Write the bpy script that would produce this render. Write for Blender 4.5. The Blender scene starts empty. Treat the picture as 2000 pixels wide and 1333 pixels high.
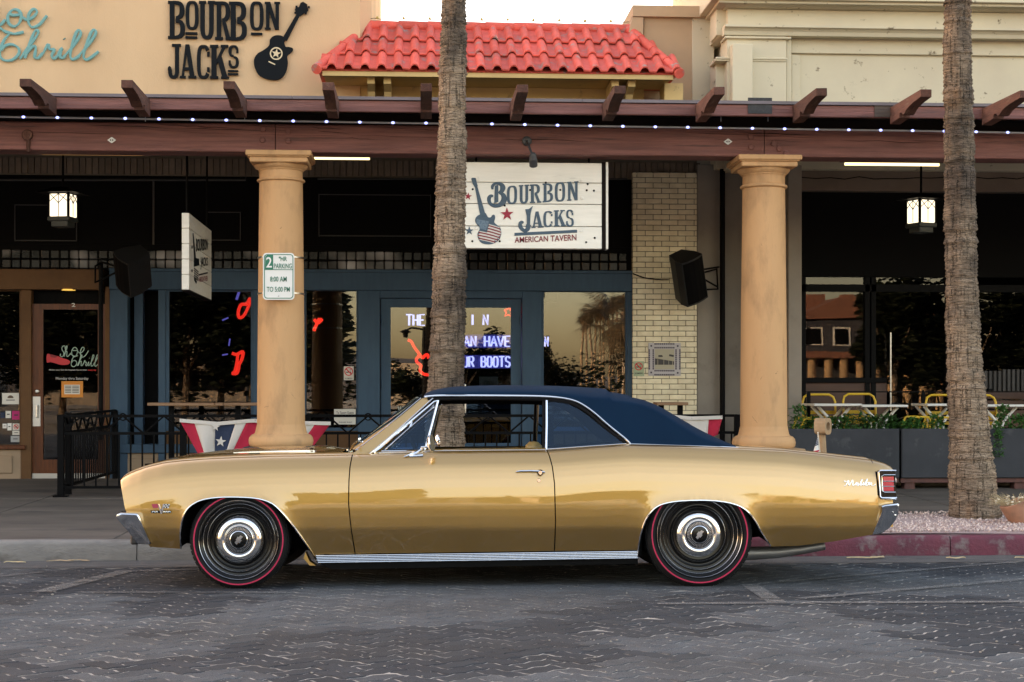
import bpy, bmesh, math, random
from mathutils import Vector, Matrix, noise
from math import sin, cos, tan, pi, radians, sqrt, atan2

random.seed(7)
SC = bpy.context.scene
COL = SC.collection

# ------------------------------------------------------------------ camera
F = 3085.0            # focal length in pixels of the 2000 px wide photograph
HZ = 772.0            # height of the horizon in the photograph
H = 1.22              # eye height
TH = math.atan(185.0 / F)   # the street front recedes slightly to the right
cd = bpy.data.cameras.new('camera')
cam = bpy.data.objects.new('camera', cd)
COL.objects.link(cam)
cam.location = (0, 0, H)
cam.rotation_euler = (pi / 2, 0, -TH)
cd.sensor_width = 36.0
cd.lens = F / 2000 * 36.0
cd.shift_y = (HZ - 666.5) / 2000.0
cd.clip_end = 3000
SC.camera = cam

# ------------------------------------------------------------------ light
SUN_EL, SUN_AZ = radians(10.0), radians(-58.0)      # low, behind the buildings, down the street to the left
w = bpy.data.worlds.new('World')
SC.world = w
w.use_nodes = True
nt = w.node_tree
bg = nt.nodes['Background']
sky = nt.nodes.new('ShaderNodeTexSky')
sky.sky_type = 'NISHITA'
sky.sun_disc = False
sky.sun_elevation = SUN_EL
sky.sun_rotation = SUN_AZ
sky.altitude = 300
sky.air_density = 1.0
sky.dust_density = 3.0
sky.ozone_density = 1.0
tint = nt.nodes.new('ShaderNodeMix'); tint.data_type = 'RGBA'; tint.blend_type = 'MULTIPLY'
tint.inputs[0].default_value = 1.0
tint.inputs[7].default_value = (1.0, 0.76, 0.625, 1)      # white balance of the evening photograph
nt.links.new(sky.outputs[0], tint.inputs[6])
nt.links.new(tint.outputs[2], bg.inputs['Color'])
bg.inputs['Strength'].default_value = 0.15
sd = bpy.data.lights.new('sun', 'SUN')
sd.energy = 3.0
sd.angle = radians(0.55)
sd.color = (1.0, 0.72, 0.42)
sun = bpy.data.objects.new('sun', sd)
COL.objects.link(sun)
sv = Vector((sin(SUN_AZ) * cos(SUN_EL), cos(SUN_AZ) * cos(SUN_EL), sin(SUN_EL)))
sun.rotation_euler = sv.to_track_quat('Z', 'Y').to_euler()
SC.view_settings.view_transform = 'Standard'
SC.view_settings.look = 'None'
SC.view_settings.gamma = 1.0
SC.view_settings.use_curve_mapping = False
SC.view_settings.exposure = 3.30
try:
    SC.cycles.use_denoising = True
    SC.cycles.max_bounces = 10
    SC.cycles.transparent_max_bounces = 12
    SC.cycles.sample_clamp_indirect = 6.0
except Exception:
    pass

# ------------------------------------------------------------------ geometry helpers
def ray(px, py):
    a = (px - 1000.0) / F
    return (a * cos(TH) + sin(TH), cos(TH) - a * sin(TH), (HZ - py) / F)

def P(px, py, Y):
    d = ray(px, py); t = Y / d[1]
    return Vector((d[0] * t, Y, H + d[2] * t))
def PX(px, Y): return P(px, HZ, Y).x
def PZ(py, px, Y): return P(px, py, Y).z
def G(px, py, z):                    # the point of a level z on the ray
    d = ray(px, py); t = (z - H) / d[2]
    return Vector((d[0] * t, d[1] * t, z))
def M(px, py, yt, yw=20.0):          # the point at depth yt seen in a mirror standing at yw
    d = ray(px, py); t = (2 * yw - yt) / d[1]
    return Vector((d[0] * t, yt, H + d[2] * t))
def road_z(Y):
    if Y > 3: return -0.024 * (Y - 10.0)
    return 0.168 - 0.01 * (3 - Y) if Y > -8 else 0.058

def lerp(a, b, t): return a + (b - a) * t
def interp(pts, x):                  # piecewise linear through (x, y) pairs
    if x <= pts[0][0]: return pts[0][1]
    for (x0, y0), (x1, y1) in zip(pts, pts[1:]):
        if x <= x1:
            return y0 if x1 == x0 else y0 + (y1 - y0) * (x - x0) / (x1 - x0)
    return pts[-1][1]
def spline(pts, n=6, closed=False):  # Catmull-Rom through points of any dimension
    pts = [Vector(p) for p in pts]; out = []
    m = len(pts); last = m if closed else m - 1
    for i in range(last):
        if closed: p0, p1, p2, p3 = pts[i - 1], pts[i], pts[(i + 1) % m], pts[(i + 2) % m]
        else:
            p1, p2 = pts[i], pts[i + 1]
            p0 = pts[i - 1] if i else p1 * 2 - p2
            p3 = pts[i + 2] if i + 2 < m else p2 * 2 - p1
        for k in range(n):
            t = k / n
            out.append(0.5 * ((2 * p1) + (p2 - p0) * t + (2 * p0 - 5 * p1 + 4 * p2 - p3) * t * t + (3 * p1 - p0 - 3 * p2 + p3) * t ** 3))
    if not closed: out.append(pts[-1])
    return out

class MB:
    """collects shapes into one mesh"""
    def __init__(s): s.v = []; s.f = []; s.m = []; s.cur = 0; s.sm = []; s.smooth = False; s.nrm = {}
    def add(s, vs, fs):
        o = len(s.v); s.v += [Vector(x) for x in vs]
        for f in fs: s.f.append([i + o for i in f]); s.m.append(s.cur); s.sm.append(s.smooth)
        return s
    def box(s, a, b):
        x0, y0, z0 = [min(a[i], b[i]) for i in range(3)]; x1, y1, z1 = [max(a[i], b[i]) for i in range(3)]
        return s.add([(x0,y0,z0),(x1,y0,z0),(x1,y1,z0),(x0,y1,z0),(x0,y0,z1),(x1,y0,z1),(x1,y1,z1),(x0,y1,z1)],
                     [(0,3,2,1),(4,5,6,7),(0,1,5,4),(1,2,6,5),(2,3,7,6),(3,0,4,7)])
    def bbox(s, a, b, r=0.01):       # box with chamfered edges
        bm = bmesh.new(); bmesh.ops.create_cube(bm, size=1)
        c = [(a[i] + b[i]) / 2 for i in range(3)]; d = [abs(b[i] - a[i]) for i in range(3)]
        for v in bm.verts: v.co = Vector([c[i] + v.co[i] * d[i] for i in range(3)])
        r = min(r, min(d) * 0.45)
        bmesh.ops.bevel(bm, geom=bm.edges[:], offset=r, segments=1, affect='EDGES', profile=0.7)
        s.bm(bm); return s
    def bm(s, bm, mat=None):
        bm.verts.index_update()
        s.add([v.co if mat is None else mat @ v.co for v in bm.verts], [[v.index for v in f.verts] for f in bm.faces]); bm.free()
    def pbox(s, px0, py0, px1, py1, Y, d, ref=None, r=0):   # box whose front face covers a rectangle of the photograph at depth Y
        if ref is None: ref = (px0 + px1) / 2
        a = (PX(px0, Y), Y, PZ(py1, ref, Y)); b = (PX(px1, Y), Y + d, PZ(py0, ref, Y))
        return s.bbox(a, b, r) if r else s.box(a, b)
    def prism(s, poly, n, cap0=True, cap1=True):            # polygon (3D, planar) extruded along vector n
        n = Vector(n); k = len(poly); p = [Vector(q) for q in poly]
        nor = Vector((0,0,0))
        for i in range(k): nor += p[i].cross(p[(i + 1) % k])
        if nor.dot(n) > 0: p.reverse()
        fs = [(i, i + k, (i + 1) % k + k, (i + 1) % k) for i in range(k)]
        if cap0: fs.append(tuple(range(k)))
        if cap1: fs.append(tuple(range(2 * k - 1, k - 1, -1)))
        return s.add(p + [q + n for q in p], fs)
    def ring(s, outer, inner, n):                            # band between two closed loops, extruded
        n = Vector(n); k = len(outer)
        vs = list(outer) + list(inner) + [Vector(q) + n for q in outer] + [Vector(q) + n for q in inner]
        fs = []
        for i in range(k):
            j = (i + 1) % k
            fs += [(i, j, k + j, k + i), (2*k + i, 3*k + i, 3*k + j, 2*k + j), (i, 2*k + i, 2*k + j, j), (k + i, k + j, 3*k + j, 3*k + i)]
        return s.add(vs, fs)
    def tube(s, path, r, seg=8, cap=True, closed=False, squash=None, up=None):
        path = [Vector(p) for p in path]; n = len(path)
        rr = r if isinstance(r, (list, tuple)) else [r] * n
        vs = []; fs = []; prev = None
        for i, p in enumerate(path):
            if closed: t = path[(i + 1) % n] - path[i - 1]
            else: t = path[min(i + 1, n - 1)] - path[max(i - 1, 0)]
            if t.length < 1e-9: t = Vector((0, 0, 1))
            t.normalize()
            if up is not None:
                u = Vector(up); u = (u - t * u.dot(t))
                if u.length < 1e-6: u = t.orthogonal()
                u.normalize()
            elif prev is None: u = t.orthogonal().normalized()
            else:
                u = prev - t * prev.dot(t); u.normalize()
            prev = u; q = t.cross(u)
            k2 = squash if squash else 1.0
            for k in range(seg):
                a = 2 * pi * k / seg
                vs.append(p + u * (cos(a) * rr[i] * k2) + q * (sin(a) * rr[i]))
        m = n if closed else n - 1
        for i in range(m):
            a0, b0 = i * seg, ((i + 1) % n) * seg
            for k in range(seg):
                fs.append((a0 + k, a0 + (k + 1) % seg, b0 + (k + 1) % seg, b0 + k))
        if cap and not closed:
            fs.append(tuple(range(seg - 1, -1, -1))); fs.append(tuple(range((n - 1) * seg, n * seg)))
        return s.add(vs, fs)
    def lathe(s, prof, c=(0,0,0), seg=32, axis='z', a0=0.0, a1=2 * pi):   # prof: (radius, height)
        n = len(prof); vs = []; fs = []; full = abs(a1 - a0 - 2 * pi) < 1e-6
        ns = seg if full else seg + 1
        for k in range(ns):
            a = a0 + (a1 - a0) * k / seg
            for r, h in prof:
                if axis == 'z': vs.append((c[0] + r * cos(a), c[1] + r * sin(a), c[2] + h))
                else: vs.append((c[0] + r * cos(a), c[1] + h, c[2] + r * sin(a)))
        for k in range(seg):
            k1 = (k + 1) % ns
            for i in range(n - 1):
                q = (k * n + i, k1 * n + i, k1 * n + i + 1, k * n + i + 1)
                fs.append(q if axis == 'z' else q[::-1])
        return s.add(vs, fs)
    def grid(s, rows, closed=False):                         # list of rows of points
        nr, nc = len(rows), len(rows[0]); vs = [p for r in rows for p in r]; fs = []
        for i in range(nr - 1):
            for j in range(nc if closed else nc - 1):
                fs.append((i * nc + j, i * nc + (j + 1) % nc, (i + 1) * nc + (j + 1) % nc, (i + 1) * nc + j))
        return s.add(vs, fs)
    def build(s, name, mat, parent=None, smooth=None, origin=None, local=False, fix=False):
        """origin/parent base are subtracted so that every piece sits in its thing's frame"""
        me = bpy.data.meshes.new(name)
        base = Vector((0, 0, 0)) if local else (Vector(origin) if origin is not None else (base_of(parent) if parent else Vector((0, 0, 0))))
        me.from_pydata([tuple(v - base) for v in s.v], [], s.f)
        for m in (mat if isinstance(mat, (list, tuple)) else [mat]): me.materials.append(m)
        if len(me.polygons):
            me.polygons.foreach_set('material_index', s.m)
            if smooth is True: s.sm = [True] * len(s.f)
            me.polygons.foreach_set('use_smooth', s.sm)
        if fix:
            b = bmesh.new(); b.from_mesh(me); bmesh.ops.recalc_face_normals(b, faces=b.faces[:]); b.to_mesh(me); b.free()
        if smooth == 'auto':
            me.polygons.foreach_set('use_smooth', [True] * len(me.polygons))
            b = bmesh.new(); b.from_mesh(me)
            bmesh.ops.remove_doubles(b, verts=b.verts[:], dist=1e-5)
            for e in b.edges: e.smooth = e.is_manifold and e.calc_face_angle(9) < radians(35)
            b.to_mesh(me); b.free()
        me.update()
        if s.nrm: me.normals_split_custom_set_from_vertices([tuple(s.nrm.get(i, (0, 0, 0))) for i in range(len(s.v))])
        o = bpy.data.objects.new(name, me); COL.objects.link(o)
        if parent is not None:
            o.parent = parent
            if origin is not None: o.location = Vector(origin) - base_of(parent)
        elif not local: o.location = base
        return o

BASES = {}
def base_of(o):
    while o is not None:
        if o.name in BASES: return BASES[o.name]
        o = o.parent
    return Vector((0, 0, 0))
def tag(o, label=None, cat=None, group=None, kind=None):
    if label: o['label'] = label
    if cat: o['category'] = cat
    if group: o['group'] = group
    if kind: o['kind'] = kind
    return o
def thing(name, label, cat, loc=(0, 0, 0), group=None):
    o = bpy.data.objects.new(name, None); COL.objects.link(o)
    o.location = Vector(loc); BASES[o.name] = Vector(loc); o.empty_display_size = 0.1
    return tag(o, label, cat, group)
def single(name, mb, mat, label, cat, group=None, smooth=None, loc=None, fix=False):
    if loc is None: loc = sum(mb.v, Vector()) / len(mb.v)
    o = mb.build(name, mat, None, smooth, origin=loc, fix=fix); o.location = Vector(loc)
    return tag(o, label, cat, group)
def struct(name, mb, mat, smooth=None):
    o = mb.build(name, mat, None, smooth); o['kind'] = 'structure'; return o
def place(name, mesh, parent, loc, rot=(0, 0, 0), scale=(1, 1, 1)):   # a piece that shares its mesh
    o = bpy.data.objects.new(name, mesh); COL.objects.link(o)
    o.parent = parent; o.location = loc; o.rotation_euler = rot; o.scale = scale
    return o

# ------------------------------------------------------------------ materials
def nodes(name):
    m = bpy.data.materials.new(name); m.use_nodes = True
    t = m.node_tree; return m, t, t.nodes['Principled BSDF']
def N(t, kind, **kw):
    n = t.nodes.new(kind)
    for k, v in kw.items(): setattr(n, k, v)
    return n
def setin(n, **kw):
    for k, v in kw.items(): n.inputs[k.replace('_', ' ')].default_value = v
def rgba(c): return (c[0], c[1], c[2], 1.0)

def pmat(name, col, rough=0.6, metal=0.0, col2=None, vscale=3.0, vdet=6.0, lo=0.35, hi=0.7, stretch=(1, 1, 1),
         bump=0.0, bscale=40.0, bstretch=None, bdist=0.01, spec=0.5, coat=0.0, coatr=0.03, rnd=0.0, rvar=0.0,
         col3=None, c3scale=1.0, c3lo=0.6, c3hi=0.75, emit=None, estr=1.0, sheen=0.0):
    m, t, b = nodes(name)
    setin(b, Roughness=rough, Metallic=metal); b.inputs['Specular IOR Level'].default_value = spec
    b.inputs['Base Color'].default_value = rgba(col)
    if coat: b.inputs['Coat Weight'].default_value = coat; b.inputs['Coat Roughness'].default_value = coatr
    geo = N(t, 'ShaderNodeNewGeometry'); L = t.links.new
    out = None
    def noise_fac(scale, st, lo, hi, det=6.0):
        mp = N(t, 'ShaderNodeMapping'); mp.inputs['Scale'].default_value = st
        L(geo.outputs['Position'], mp.inputs['Vector'])
        nz = N(t, 'ShaderNodeTexNoise'); setin(nz, Scale=scale, Detail=det, Roughness=0.62)
        L(mp.outputs[0], nz.inputs['Vector'])
        mr = N(t, 'ShaderNodeMapRange'); setin(mr, From_Min=lo, From_Max=hi)
        L(nz.outputs['Fac'], mr.inputs['Value'])
        return nz, mr.outputs[0]
    if col2 is not None:
        nz, f = noise_fac(vscale, stretch, lo, hi, vdet)
        mx = N(t, 'ShaderNodeMix', data_type='RGBA'); mx.inputs[6].default_value = rgba(col); mx.inputs[7].default_value = rgba(col2)
        L(f, mx.inputs[0]); out = mx.outputs[2]
        if rvar:
            mr = N(t, 'ShaderNodeMapRange'); setin(mr, To_Min=rough - rvar, To_Max=rough + rvar)
            L(nz.outputs['Fac'], mr.inputs['Value']); L(mr.outputs[0], b.inputs['Roughness'])
    if col3 is not None:
        _, f = noise_fac(c3scale, stretch, c3lo, c3hi, 8.0)
        mx = N(t, 'ShaderNodeMix', data_type='RGBA'); mx.inputs[7].default_value = rgba(col3)
        if out: L(out, mx.inputs[6])
        else: mx.inputs[6].default_value = rgba(col)
        L(f, mx.inputs[0]); out = mx.outputs[2]
    if rnd:
        oi = N(t, 'ShaderNodeObjectInfo'); mr = N(t, 'ShaderNodeMapRange'); setin(mr, To_Min=1 - rnd, To_Max=1 + rnd)
        L(oi.outputs['Random'], mr.inputs['Value'])
        hs = N(t, 'ShaderNodeHueSaturation')
        if out: L(out, hs.inputs['Color'])
        else: hs.inputs['Color'].default_value = rgba(col)
        L(mr.outputs[0], hs.inputs['Value']); out = hs.outputs[0]
    if out: L(out, b.inputs['Base Color'])
    if bump:
        mp = N(t, 'ShaderNodeMapping'); mp.inputs['Scale'].default_value = bstretch or stretch
        L(geo.outputs['Position'], mp.inputs['Vector'])
        nz = N(t, 'ShaderNodeTexNoise'); setin(nz, Scale=bscale, Detail=6.0, Roughness=0.6)
        L(mp.outputs[0], nz.inputs['Vector'])
        bp = N(t, 'ShaderNodeBump'); setin(bp, Strength=bump, Distance=bdist)
        L(nz.outputs['Fac'], bp.inputs['Height']); L(bp.outputs[0], b.inputs['Normal'])
    if emit is not None:
        b.inputs['Emission Color'].default_value = rgba(emit); b.inputs['Emission Strength'].default_value = estr
    return m

def glassmat(name, tint=(0.8, 0.85, 0.85), ior=1.5, wav=0.0, wscale=1.2, gcol=(1, 1, 1)):
    m, t, b = nodes(name); t.nodes.remove(b); L = t.links.new
    out = t.nodes['Material Output']
    tr = N(t, 'ShaderNodeBsdfTransparent'); tr.inputs[0].default_value = rgba(tint)
    gl = N(t, 'ShaderNodeBsdfGlossy'); gl.inputs['Color'].default_value = rgba(gcol); gl.inputs['Roughness'].default_value = 0.0; gl.distribution = 'GGX'
    fr = N(t, 'ShaderNodeFresnel'); fr.inputs['IOR'].default_value = ior
    mx = N(t, 'ShaderNodeMixShader')
    L(fr.outputs[0], mx.inputs[0]); L(tr.outputs[0], mx.inputs[1]); L(gl.outputs[0], mx.inputs[2]); L(mx.outputs[0], out.inputs[0])
    if wav:
        geo = N(t, 'ShaderNodeNewGeometry')
        nz = N(t, 'ShaderNodeTexNoise'); setin(nz, Scale=wscale, Detail=1.0)
        L(geo.outputs['Position'], nz.inputs['Vector'])
        bp = N(t, 'ShaderNodeBump'); setin(bp, Strength=1.0, Distance=wav)
        L(nz.outputs['Fac'], bp.inputs['Height']); L(bp.outputs[0], gl.inputs['Normal']); L(bp.outputs[0], fr.inputs['Normal'])
    return m

def emat(name, col, s):
    m, t, b = nodes(name)
    b.inputs['Base Color'].default_value = rgba([c * 0.5 for c in col])
    b.inputs['Emission Color'].default_value = rgba(col); b.inputs['Emission Strength'].default_value = s
    return m

MT = {}
MT['stucco'] = pmat('stucco', (.64, .45, .27), .9, col2=(.57, .39, .23), vscale=.9, bump=.6, bscale=70, bdist=.006, col3=(.38, .27, .165), c3scale=1.1, stretch=(1, 1, .4), c3lo=.48, c3hi=.80)
MT['cream_stucco'] = pmat('cream_stucco', (.60, .44, .20), .9, col2=(.52, .38, .18), vscale=2.0, bump=.3, bscale=110, bdist=.004, col3=(.25, .19, .10), c3scale=8, c3lo=.62, c3hi=.74)
MT['peach'] = pmat('peach_stucco', (.46, .33, .21), .9, col2=(.40, .29, .19), vscale=1.6, bump=.3, bscale=120, bdist=.004)
MT['white_plaster'] = pmat('white_plaster', (.60, .54, .40), .85, col2=(.54, .48, .36), vscale=1.3, bump=.25, bscale=90, bdist=.003, col3=(.13, .10, .06), c3scale=8, c3lo=.635, c3hi=.71)
MT['column'] = pmat('column_stucco', (.58, .345, .165), .8, col2=(.53, .31, .145), vscale=1.5, bump=.5, bscale=60, bdist=.005, col3=(.30, .18, .09), c3scale=4.5, stretch=(1, 1, .35), c3lo=.50, c3hi=.80)
MT['timber'] = pmat('timber', (.245, .100, .083), .65, col2=(.120, .050, .043), vscale=5, stretch=(.25, 2, 5), bump=.9, bscale=14, bstretch=(.22, 3, 7), bdist=.012, col3=(.045, .028, .026), c3scale=4, c3lo=.62, c3hi=.72)
MT['timber_tail'] = pmat('timber_tail', (.115, .054, .040), .75, spec=.2, col2=(.062, .031, .025), vscale=9, stretch=(3, .5, 3), bump=.8, bscale=20, bstretch=(3, .5, 5), bdist=.012, rnd=.25, col3=(.16, .12, .09), c3scale=6, c3lo=.6, c3hi=.75)
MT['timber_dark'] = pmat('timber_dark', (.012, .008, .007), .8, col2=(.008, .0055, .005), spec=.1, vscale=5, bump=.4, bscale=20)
MT['flashing'] = pmat('flashing', (.16, .13, .15), .5, metal=.2, col2=(.10, .085, .09), vscale=4, stretch=(.4, 1, 3))
MT['rooftile'] = pmat('roof_tile', (.70, .125, .092), .7, spec=.3, col2=(.50, .080, .058), vscale=6, bump=.4, bscale=60, bdist=.005, rnd=.16, col3=(.33, .24, .22), c3scale=6, c3lo=.57, c3hi=.68)
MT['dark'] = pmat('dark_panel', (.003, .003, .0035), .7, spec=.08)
MT['black_metal'] = pmat('black_metal', (.0022, .0022, .0026), .55, spec=.08, bump=.1, bscale=200)
MT['brick_cream'] = pmat('cream_brick', (.82, .74, .54), .28, col2=(.66, .57, .39), vscale=8, rnd=.10, bump=.1, bscale=80)
MT['mortar'] = pmat('mortar', (.17, .145, .105), .95)
MT['brick_dark'] = pmat('soldier_brick', (.20, .15, .11), .7, col2=(.15, .11, .08), vscale=8, rnd=.15, bump=.2, bscale=80)
MT['prism'] = pmat('prism_glass', (.006, .006, .007), .25, spec=.25, col2=(.34, .33, .35), vscale=.9, vdet=2.0, lo=.47, hi=.60, rnd=.6, bump=.3, bscale=70, bdist=.004)  # pale noise clusters paint some tiles as if lit
MT['blue_wood'] = pmat('blue_wood', (.045, .088, .145), .55, spec=.25, col2=(.036, .07, .118), vscale=5, stretch=(3, 3, .6), bump=.2, bscale=30, bstretch=(4, 4, .4), bdist=.003)
MT['brown_trim'] = pmat('brown_trim', (.12, .060, .024), .6, spec=.2, col2=(.095, .048, .02), vscale=4, bump=.2, bscale=60)
MT['door_wood'] = pmat('door_wood', (.13, .040, .013), .35, spec=.25, col2=(.07, .022, .009), vscale=8, stretch=(6, 6, .6), bump=.15, bscale=40, bstretch=(8, 8, .5))
MT['beige_panel'] = pmat('beige_panel', (.32, .23, .15), .7, col2=(.27, .19, .12), vscale=3)
MT['steel'] = pmat('brushed_steel', (.50, .50, .50), .3, metal=1.0)
MT['glass'] = glassmat('shop_glass', (.62, .66, .66), 1.72, wav=.0003, wscale=1.6)
MT['glass_dim'] = glassmat('dim_shop_glass', (.5, .52, .55), 1.45, wav=.0003, wscale=1.6)
MT['sidewalk'] = pmat('sidewalk', (.140, .118, .098), .9, spec=.2, col2=(.088, .075, .063), vscale=1.1, stretch=(1, 2, 1), bump=.3, bscale=90, bdist=.003, col3=(.05, .047, .045), c3scale=1.3, c3lo=.58, c3hi=.75)
MT['kerb'] = pmat('kerb_concrete', (.24, .225, .205), .9, col2=(.17, .16, .15), vscale=6, bump=.8, bscale=40, bdist=.010, col3=(.09, .08, .07), c3scale=3.5, stretch=(.6, 1, 1.5), c3lo=.52, c3hi=.70)
MT['kerb_red'] = pmat('kerb_red_paint', (.15, .026, .046), .75, col2=(.085, .022, .036), vscale=3.5, bump=.8, bscale=40, bdist=.010, col3=(.17, .12, .12), c3scale=7, c3lo=.54, c3hi=.66)
MT['gutter'] = pmat('gutter_asphalt', (.055, .054, .056), .9, col2=(.10, .097, .093), vscale=3, stretch=(1, 3, 1), bump=.6, bscale=120, bdist=.006, col3=(.20, .19, .175), c3scale=22, c3lo=.72, c3hi=.8)
MT['joint_sand'] = pmat('joint_sand', (.33, .315, .285), .95, col2=(.13, .127, .122), vscale=2.6, lo=.42, hi=.62, bump=.6, bscale=150, bdist=.004)
MT['gravel'] = pmat('gravel', (.52, .33, .31), .9, col2=(.30, .23, .22), vscale=30, rnd=.35)
MT['gold_seat'] = pmat('parchment_vinyl', (.38, .25, .09), .45)
MT['tan'] = pmat('tan_concrete', (.40, .27, .15), .8, col2=(.30, .20, .11), vscale=8, bump=.3, bscale=60)
MT['planter'] = pmat('planter_concrete', (.052, .055, .063), .85, spec=.2, col2=(.038, .041, .047), vscale=2.0, bump=.35, bscale=60, bdist=.004, col3=(.10, .10, .105), c3scale=5, c3lo=.6, c3hi=.8)
MT['yellow'] = pmat('yellow_paint', (.62, .40, .015), .4)
MT['white_paint'] = pmat('white_paint', (.68, .67, .64), .45)
MT['sign_white'] = pmat('sign_plank', (.84, .81, .73), .7, col2=(.76, .73, .65), vscale=5, stretch=(.5, 2, 5), bump=.4, bscale=18, bstretch=(.3, 3, 7), bdist=.004, col3=(.34, .31, .26), c3scale=3.2, c3lo=.64, c3hi=.80, rnd=.05)
MT['sign_blue'] = pmat('sign_blue_paint', (.050, .085, .125), .7, col2=(.07, .11, .15), vscale=14, stretch=(.4, 1, 4))
MT['sign_red'] = pmat('sign_red_paint', (.33, .02, .045), .7, col2=(.25, .02, .035), vscale=14)
MT['sign_maroon'] = pmat('sign_maroon_paint', (.19, .015, .025), .7)
MT['letter_black'] = pmat('letter_black', (.004, .006, .009), .6, spec=.12)
MT['letter_teal'] = pmat('letter_teal', (.16, .34, .34), .6, spec=.2)
MT['letter_cream'] = pmat('letter_cream', (.62, .52, .34), .6)
MT['paper'] = pmat('paper', (.62, .60, .55), .8)
MT['ink'] = pmat('ink', (.03, .03, .035), .8)
MT['red_ink'] = pmat('red_ink', (.55, .03, .03), .7)
MT['orange_paper'] = pmat('orange_paper', (.62, .24, .04), .8)
MT['magenta_paper'] = pmat('magenta_paper', (.40, .02, .14), .8)
MT['window_white'] = pmat('window_lettering', (.42, .48, .46), .6)
MT['green_sign'] = pmat('traffic_green', (.008, .15, .085), .4)
MT['sheet_white'] = pmat('sheet_white', (.72, .72, .70), .4)
MT['bunting_white'] = pmat('bunting_white', (.62, .59, .55), .85, bump=.3, bscale=40)
MT['bunting_red'] = pmat('bunting_red', (.42, .012, .045), .85, bump=.3, bscale=40)
MT['bunting_blue'] = pmat('bunting_blue', (.018, .032, .075), .85, bump=.3, bscale=40)
MT['table_wood'] = pmat('table_wood', (.30, .18, .10), .6, col2=(.20, .11, .06), vscale=6, stretch=(.3, 2, 4))
MT['leaf'] = pmat('shrub_leaf', (.055, .16, .028), .5, rnd=.4, col2=(.03, .09, .02), vscale=20)
MT['leaf_dark'] = pmat('tree_leaf', (.007, .010, .005), .6, col2=(.011, .014, .007), spec=.1, vscale=3)
MT['dry'] = pmat('dry_grass', (.50, .40, .22), .8, col2=(.36, .28, .15), vscale=20)
MT['terracotta'] = pmat('terracotta', (.40, .20, .12), .7, col2=(.24, .14, .09), vscale=8)
MT['palm_frond'] = pmat('palm_frond', (.028, .026, .011), .6, col2=(.085, .046, .016), vscale=1)
MT['wicker'] = pmat('slat_wood', (.10, .042, .022), .6, col2=(.06, .028, .018), vscale=6, stretch=(.3, 2, 4), rnd=.3)
MT['concrete'] = pmat('bare_concrete', (.30, .27, .23), .85, col2=(.24, .215, .185), vscale=1.5, bump=.3, bscale=60, bdist=.004)
MT['dust'] = pmat('pale_ground', (.36, .31, .25), .9, col2=(.27, .235, .195), vscale=.4)
MT['hill'] = pmat('hill', (.10, .09, .09), .9)
MT['wall_far'] = pmat('far_wall', (.30, .25, .20), .9)
MT['roof_far'] = pmat('far_roof', (.20, .09, .06), .9)
MT['lit'] = emat('lantern_glass', (1.0, .84, .60), .19)
MT['tube_lit'] = emat('fluorescent', (1.0, .72, .32), .36)
MT['tube_dim'] = emat('fluorescent_amber', (1.0, .52, .16), .07)
MT['down'] = emat('downlight', (1.0, .58, .10), .10)
MT['bulb'] = emat('led_bulb', (.36, .40, 1.0), .34)
MT['rope'] = pmat('rope_light_sleeve', (.42, .44, .48), .25)
MT['neon_red'] = emat('neon_red', (1.0, .03, .015), .34)
MT['neon_violet'] = emat('neon_violet', (.50, .50, 1.0), .34)
MT['led_violet'] = emat('led_violet', (.28, .25, 1.0), .12)
# ------------------------------------------------------------------ the ground, road, kerb, pavement
def sheetmat(name, col, col2, scale, lo, hi, stretch=(1, 1, 1), speck=260.0, smin=.42, smax=.60, amax=1.0):
    m, t, b = nodes(name); L = t.links.new
    setin(b, Roughness=.92)
    geo = N(t, 'ShaderNodeNewGeometry')
    mp = N(t, 'ShaderNodeMapping'); mp.inputs['Scale'].default_value = stretch; L(geo.outputs['Position'], mp.inputs['Vector'])
    n1 = N(t, 'ShaderNodeTexNoise'); setin(n1, Scale=scale, Detail=5.0, Roughness=.6); L(mp.outputs[0], n1.inputs['Vector'])
    r1 = N(t, 'ShaderNodeMapRange'); setin(r1, From_Min=lo, From_Max=hi); L(n1.outputs['Fac'], r1.inputs['Value'])
    n2 = N(t, 'ShaderNodeTexNoise'); setin(n2, Scale=speck, Detail=2.0); L(geo.outputs['Position'], n2.inputs['Vector'])
    r2 = N(t, 'ShaderNodeMapRange'); setin(r2, From_Min=smin, From_Max=smax); L(n2.outputs['Fac'], r2.inputs['Value'])
    mu = N(t, 'ShaderNodeMath', operation='MULTIPLY'); L(r1.outputs[0], mu.inputs[0]); L(r2.outputs[0], mu.inputs[1])
    m2 = N(t, 'ShaderNodeMath', operation='MULTIPLY'); L(mu.outputs[0], m2.inputs[0]); m2.inputs[1].default_value = amax
    L(m2.outputs[0], b.inputs['Alpha'])
    n3 = N(t, 'ShaderNodeTexNoise'); setin(n3, Scale=speck * .6, Detail=3.0); L(geo.outputs['Position'], n3.inputs['Vector'])
    mx = N(t, 'ShaderNodeMix', data_type='RGBA'); mx.inputs[6].default_value = rgba(col); mx.inputs[7].default_value = rgba(col2)
    L(n3.outputs['Fac'], mx.inputs[0]); L(mx.outputs[2], b.inputs['Base Color'])
    return m

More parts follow.
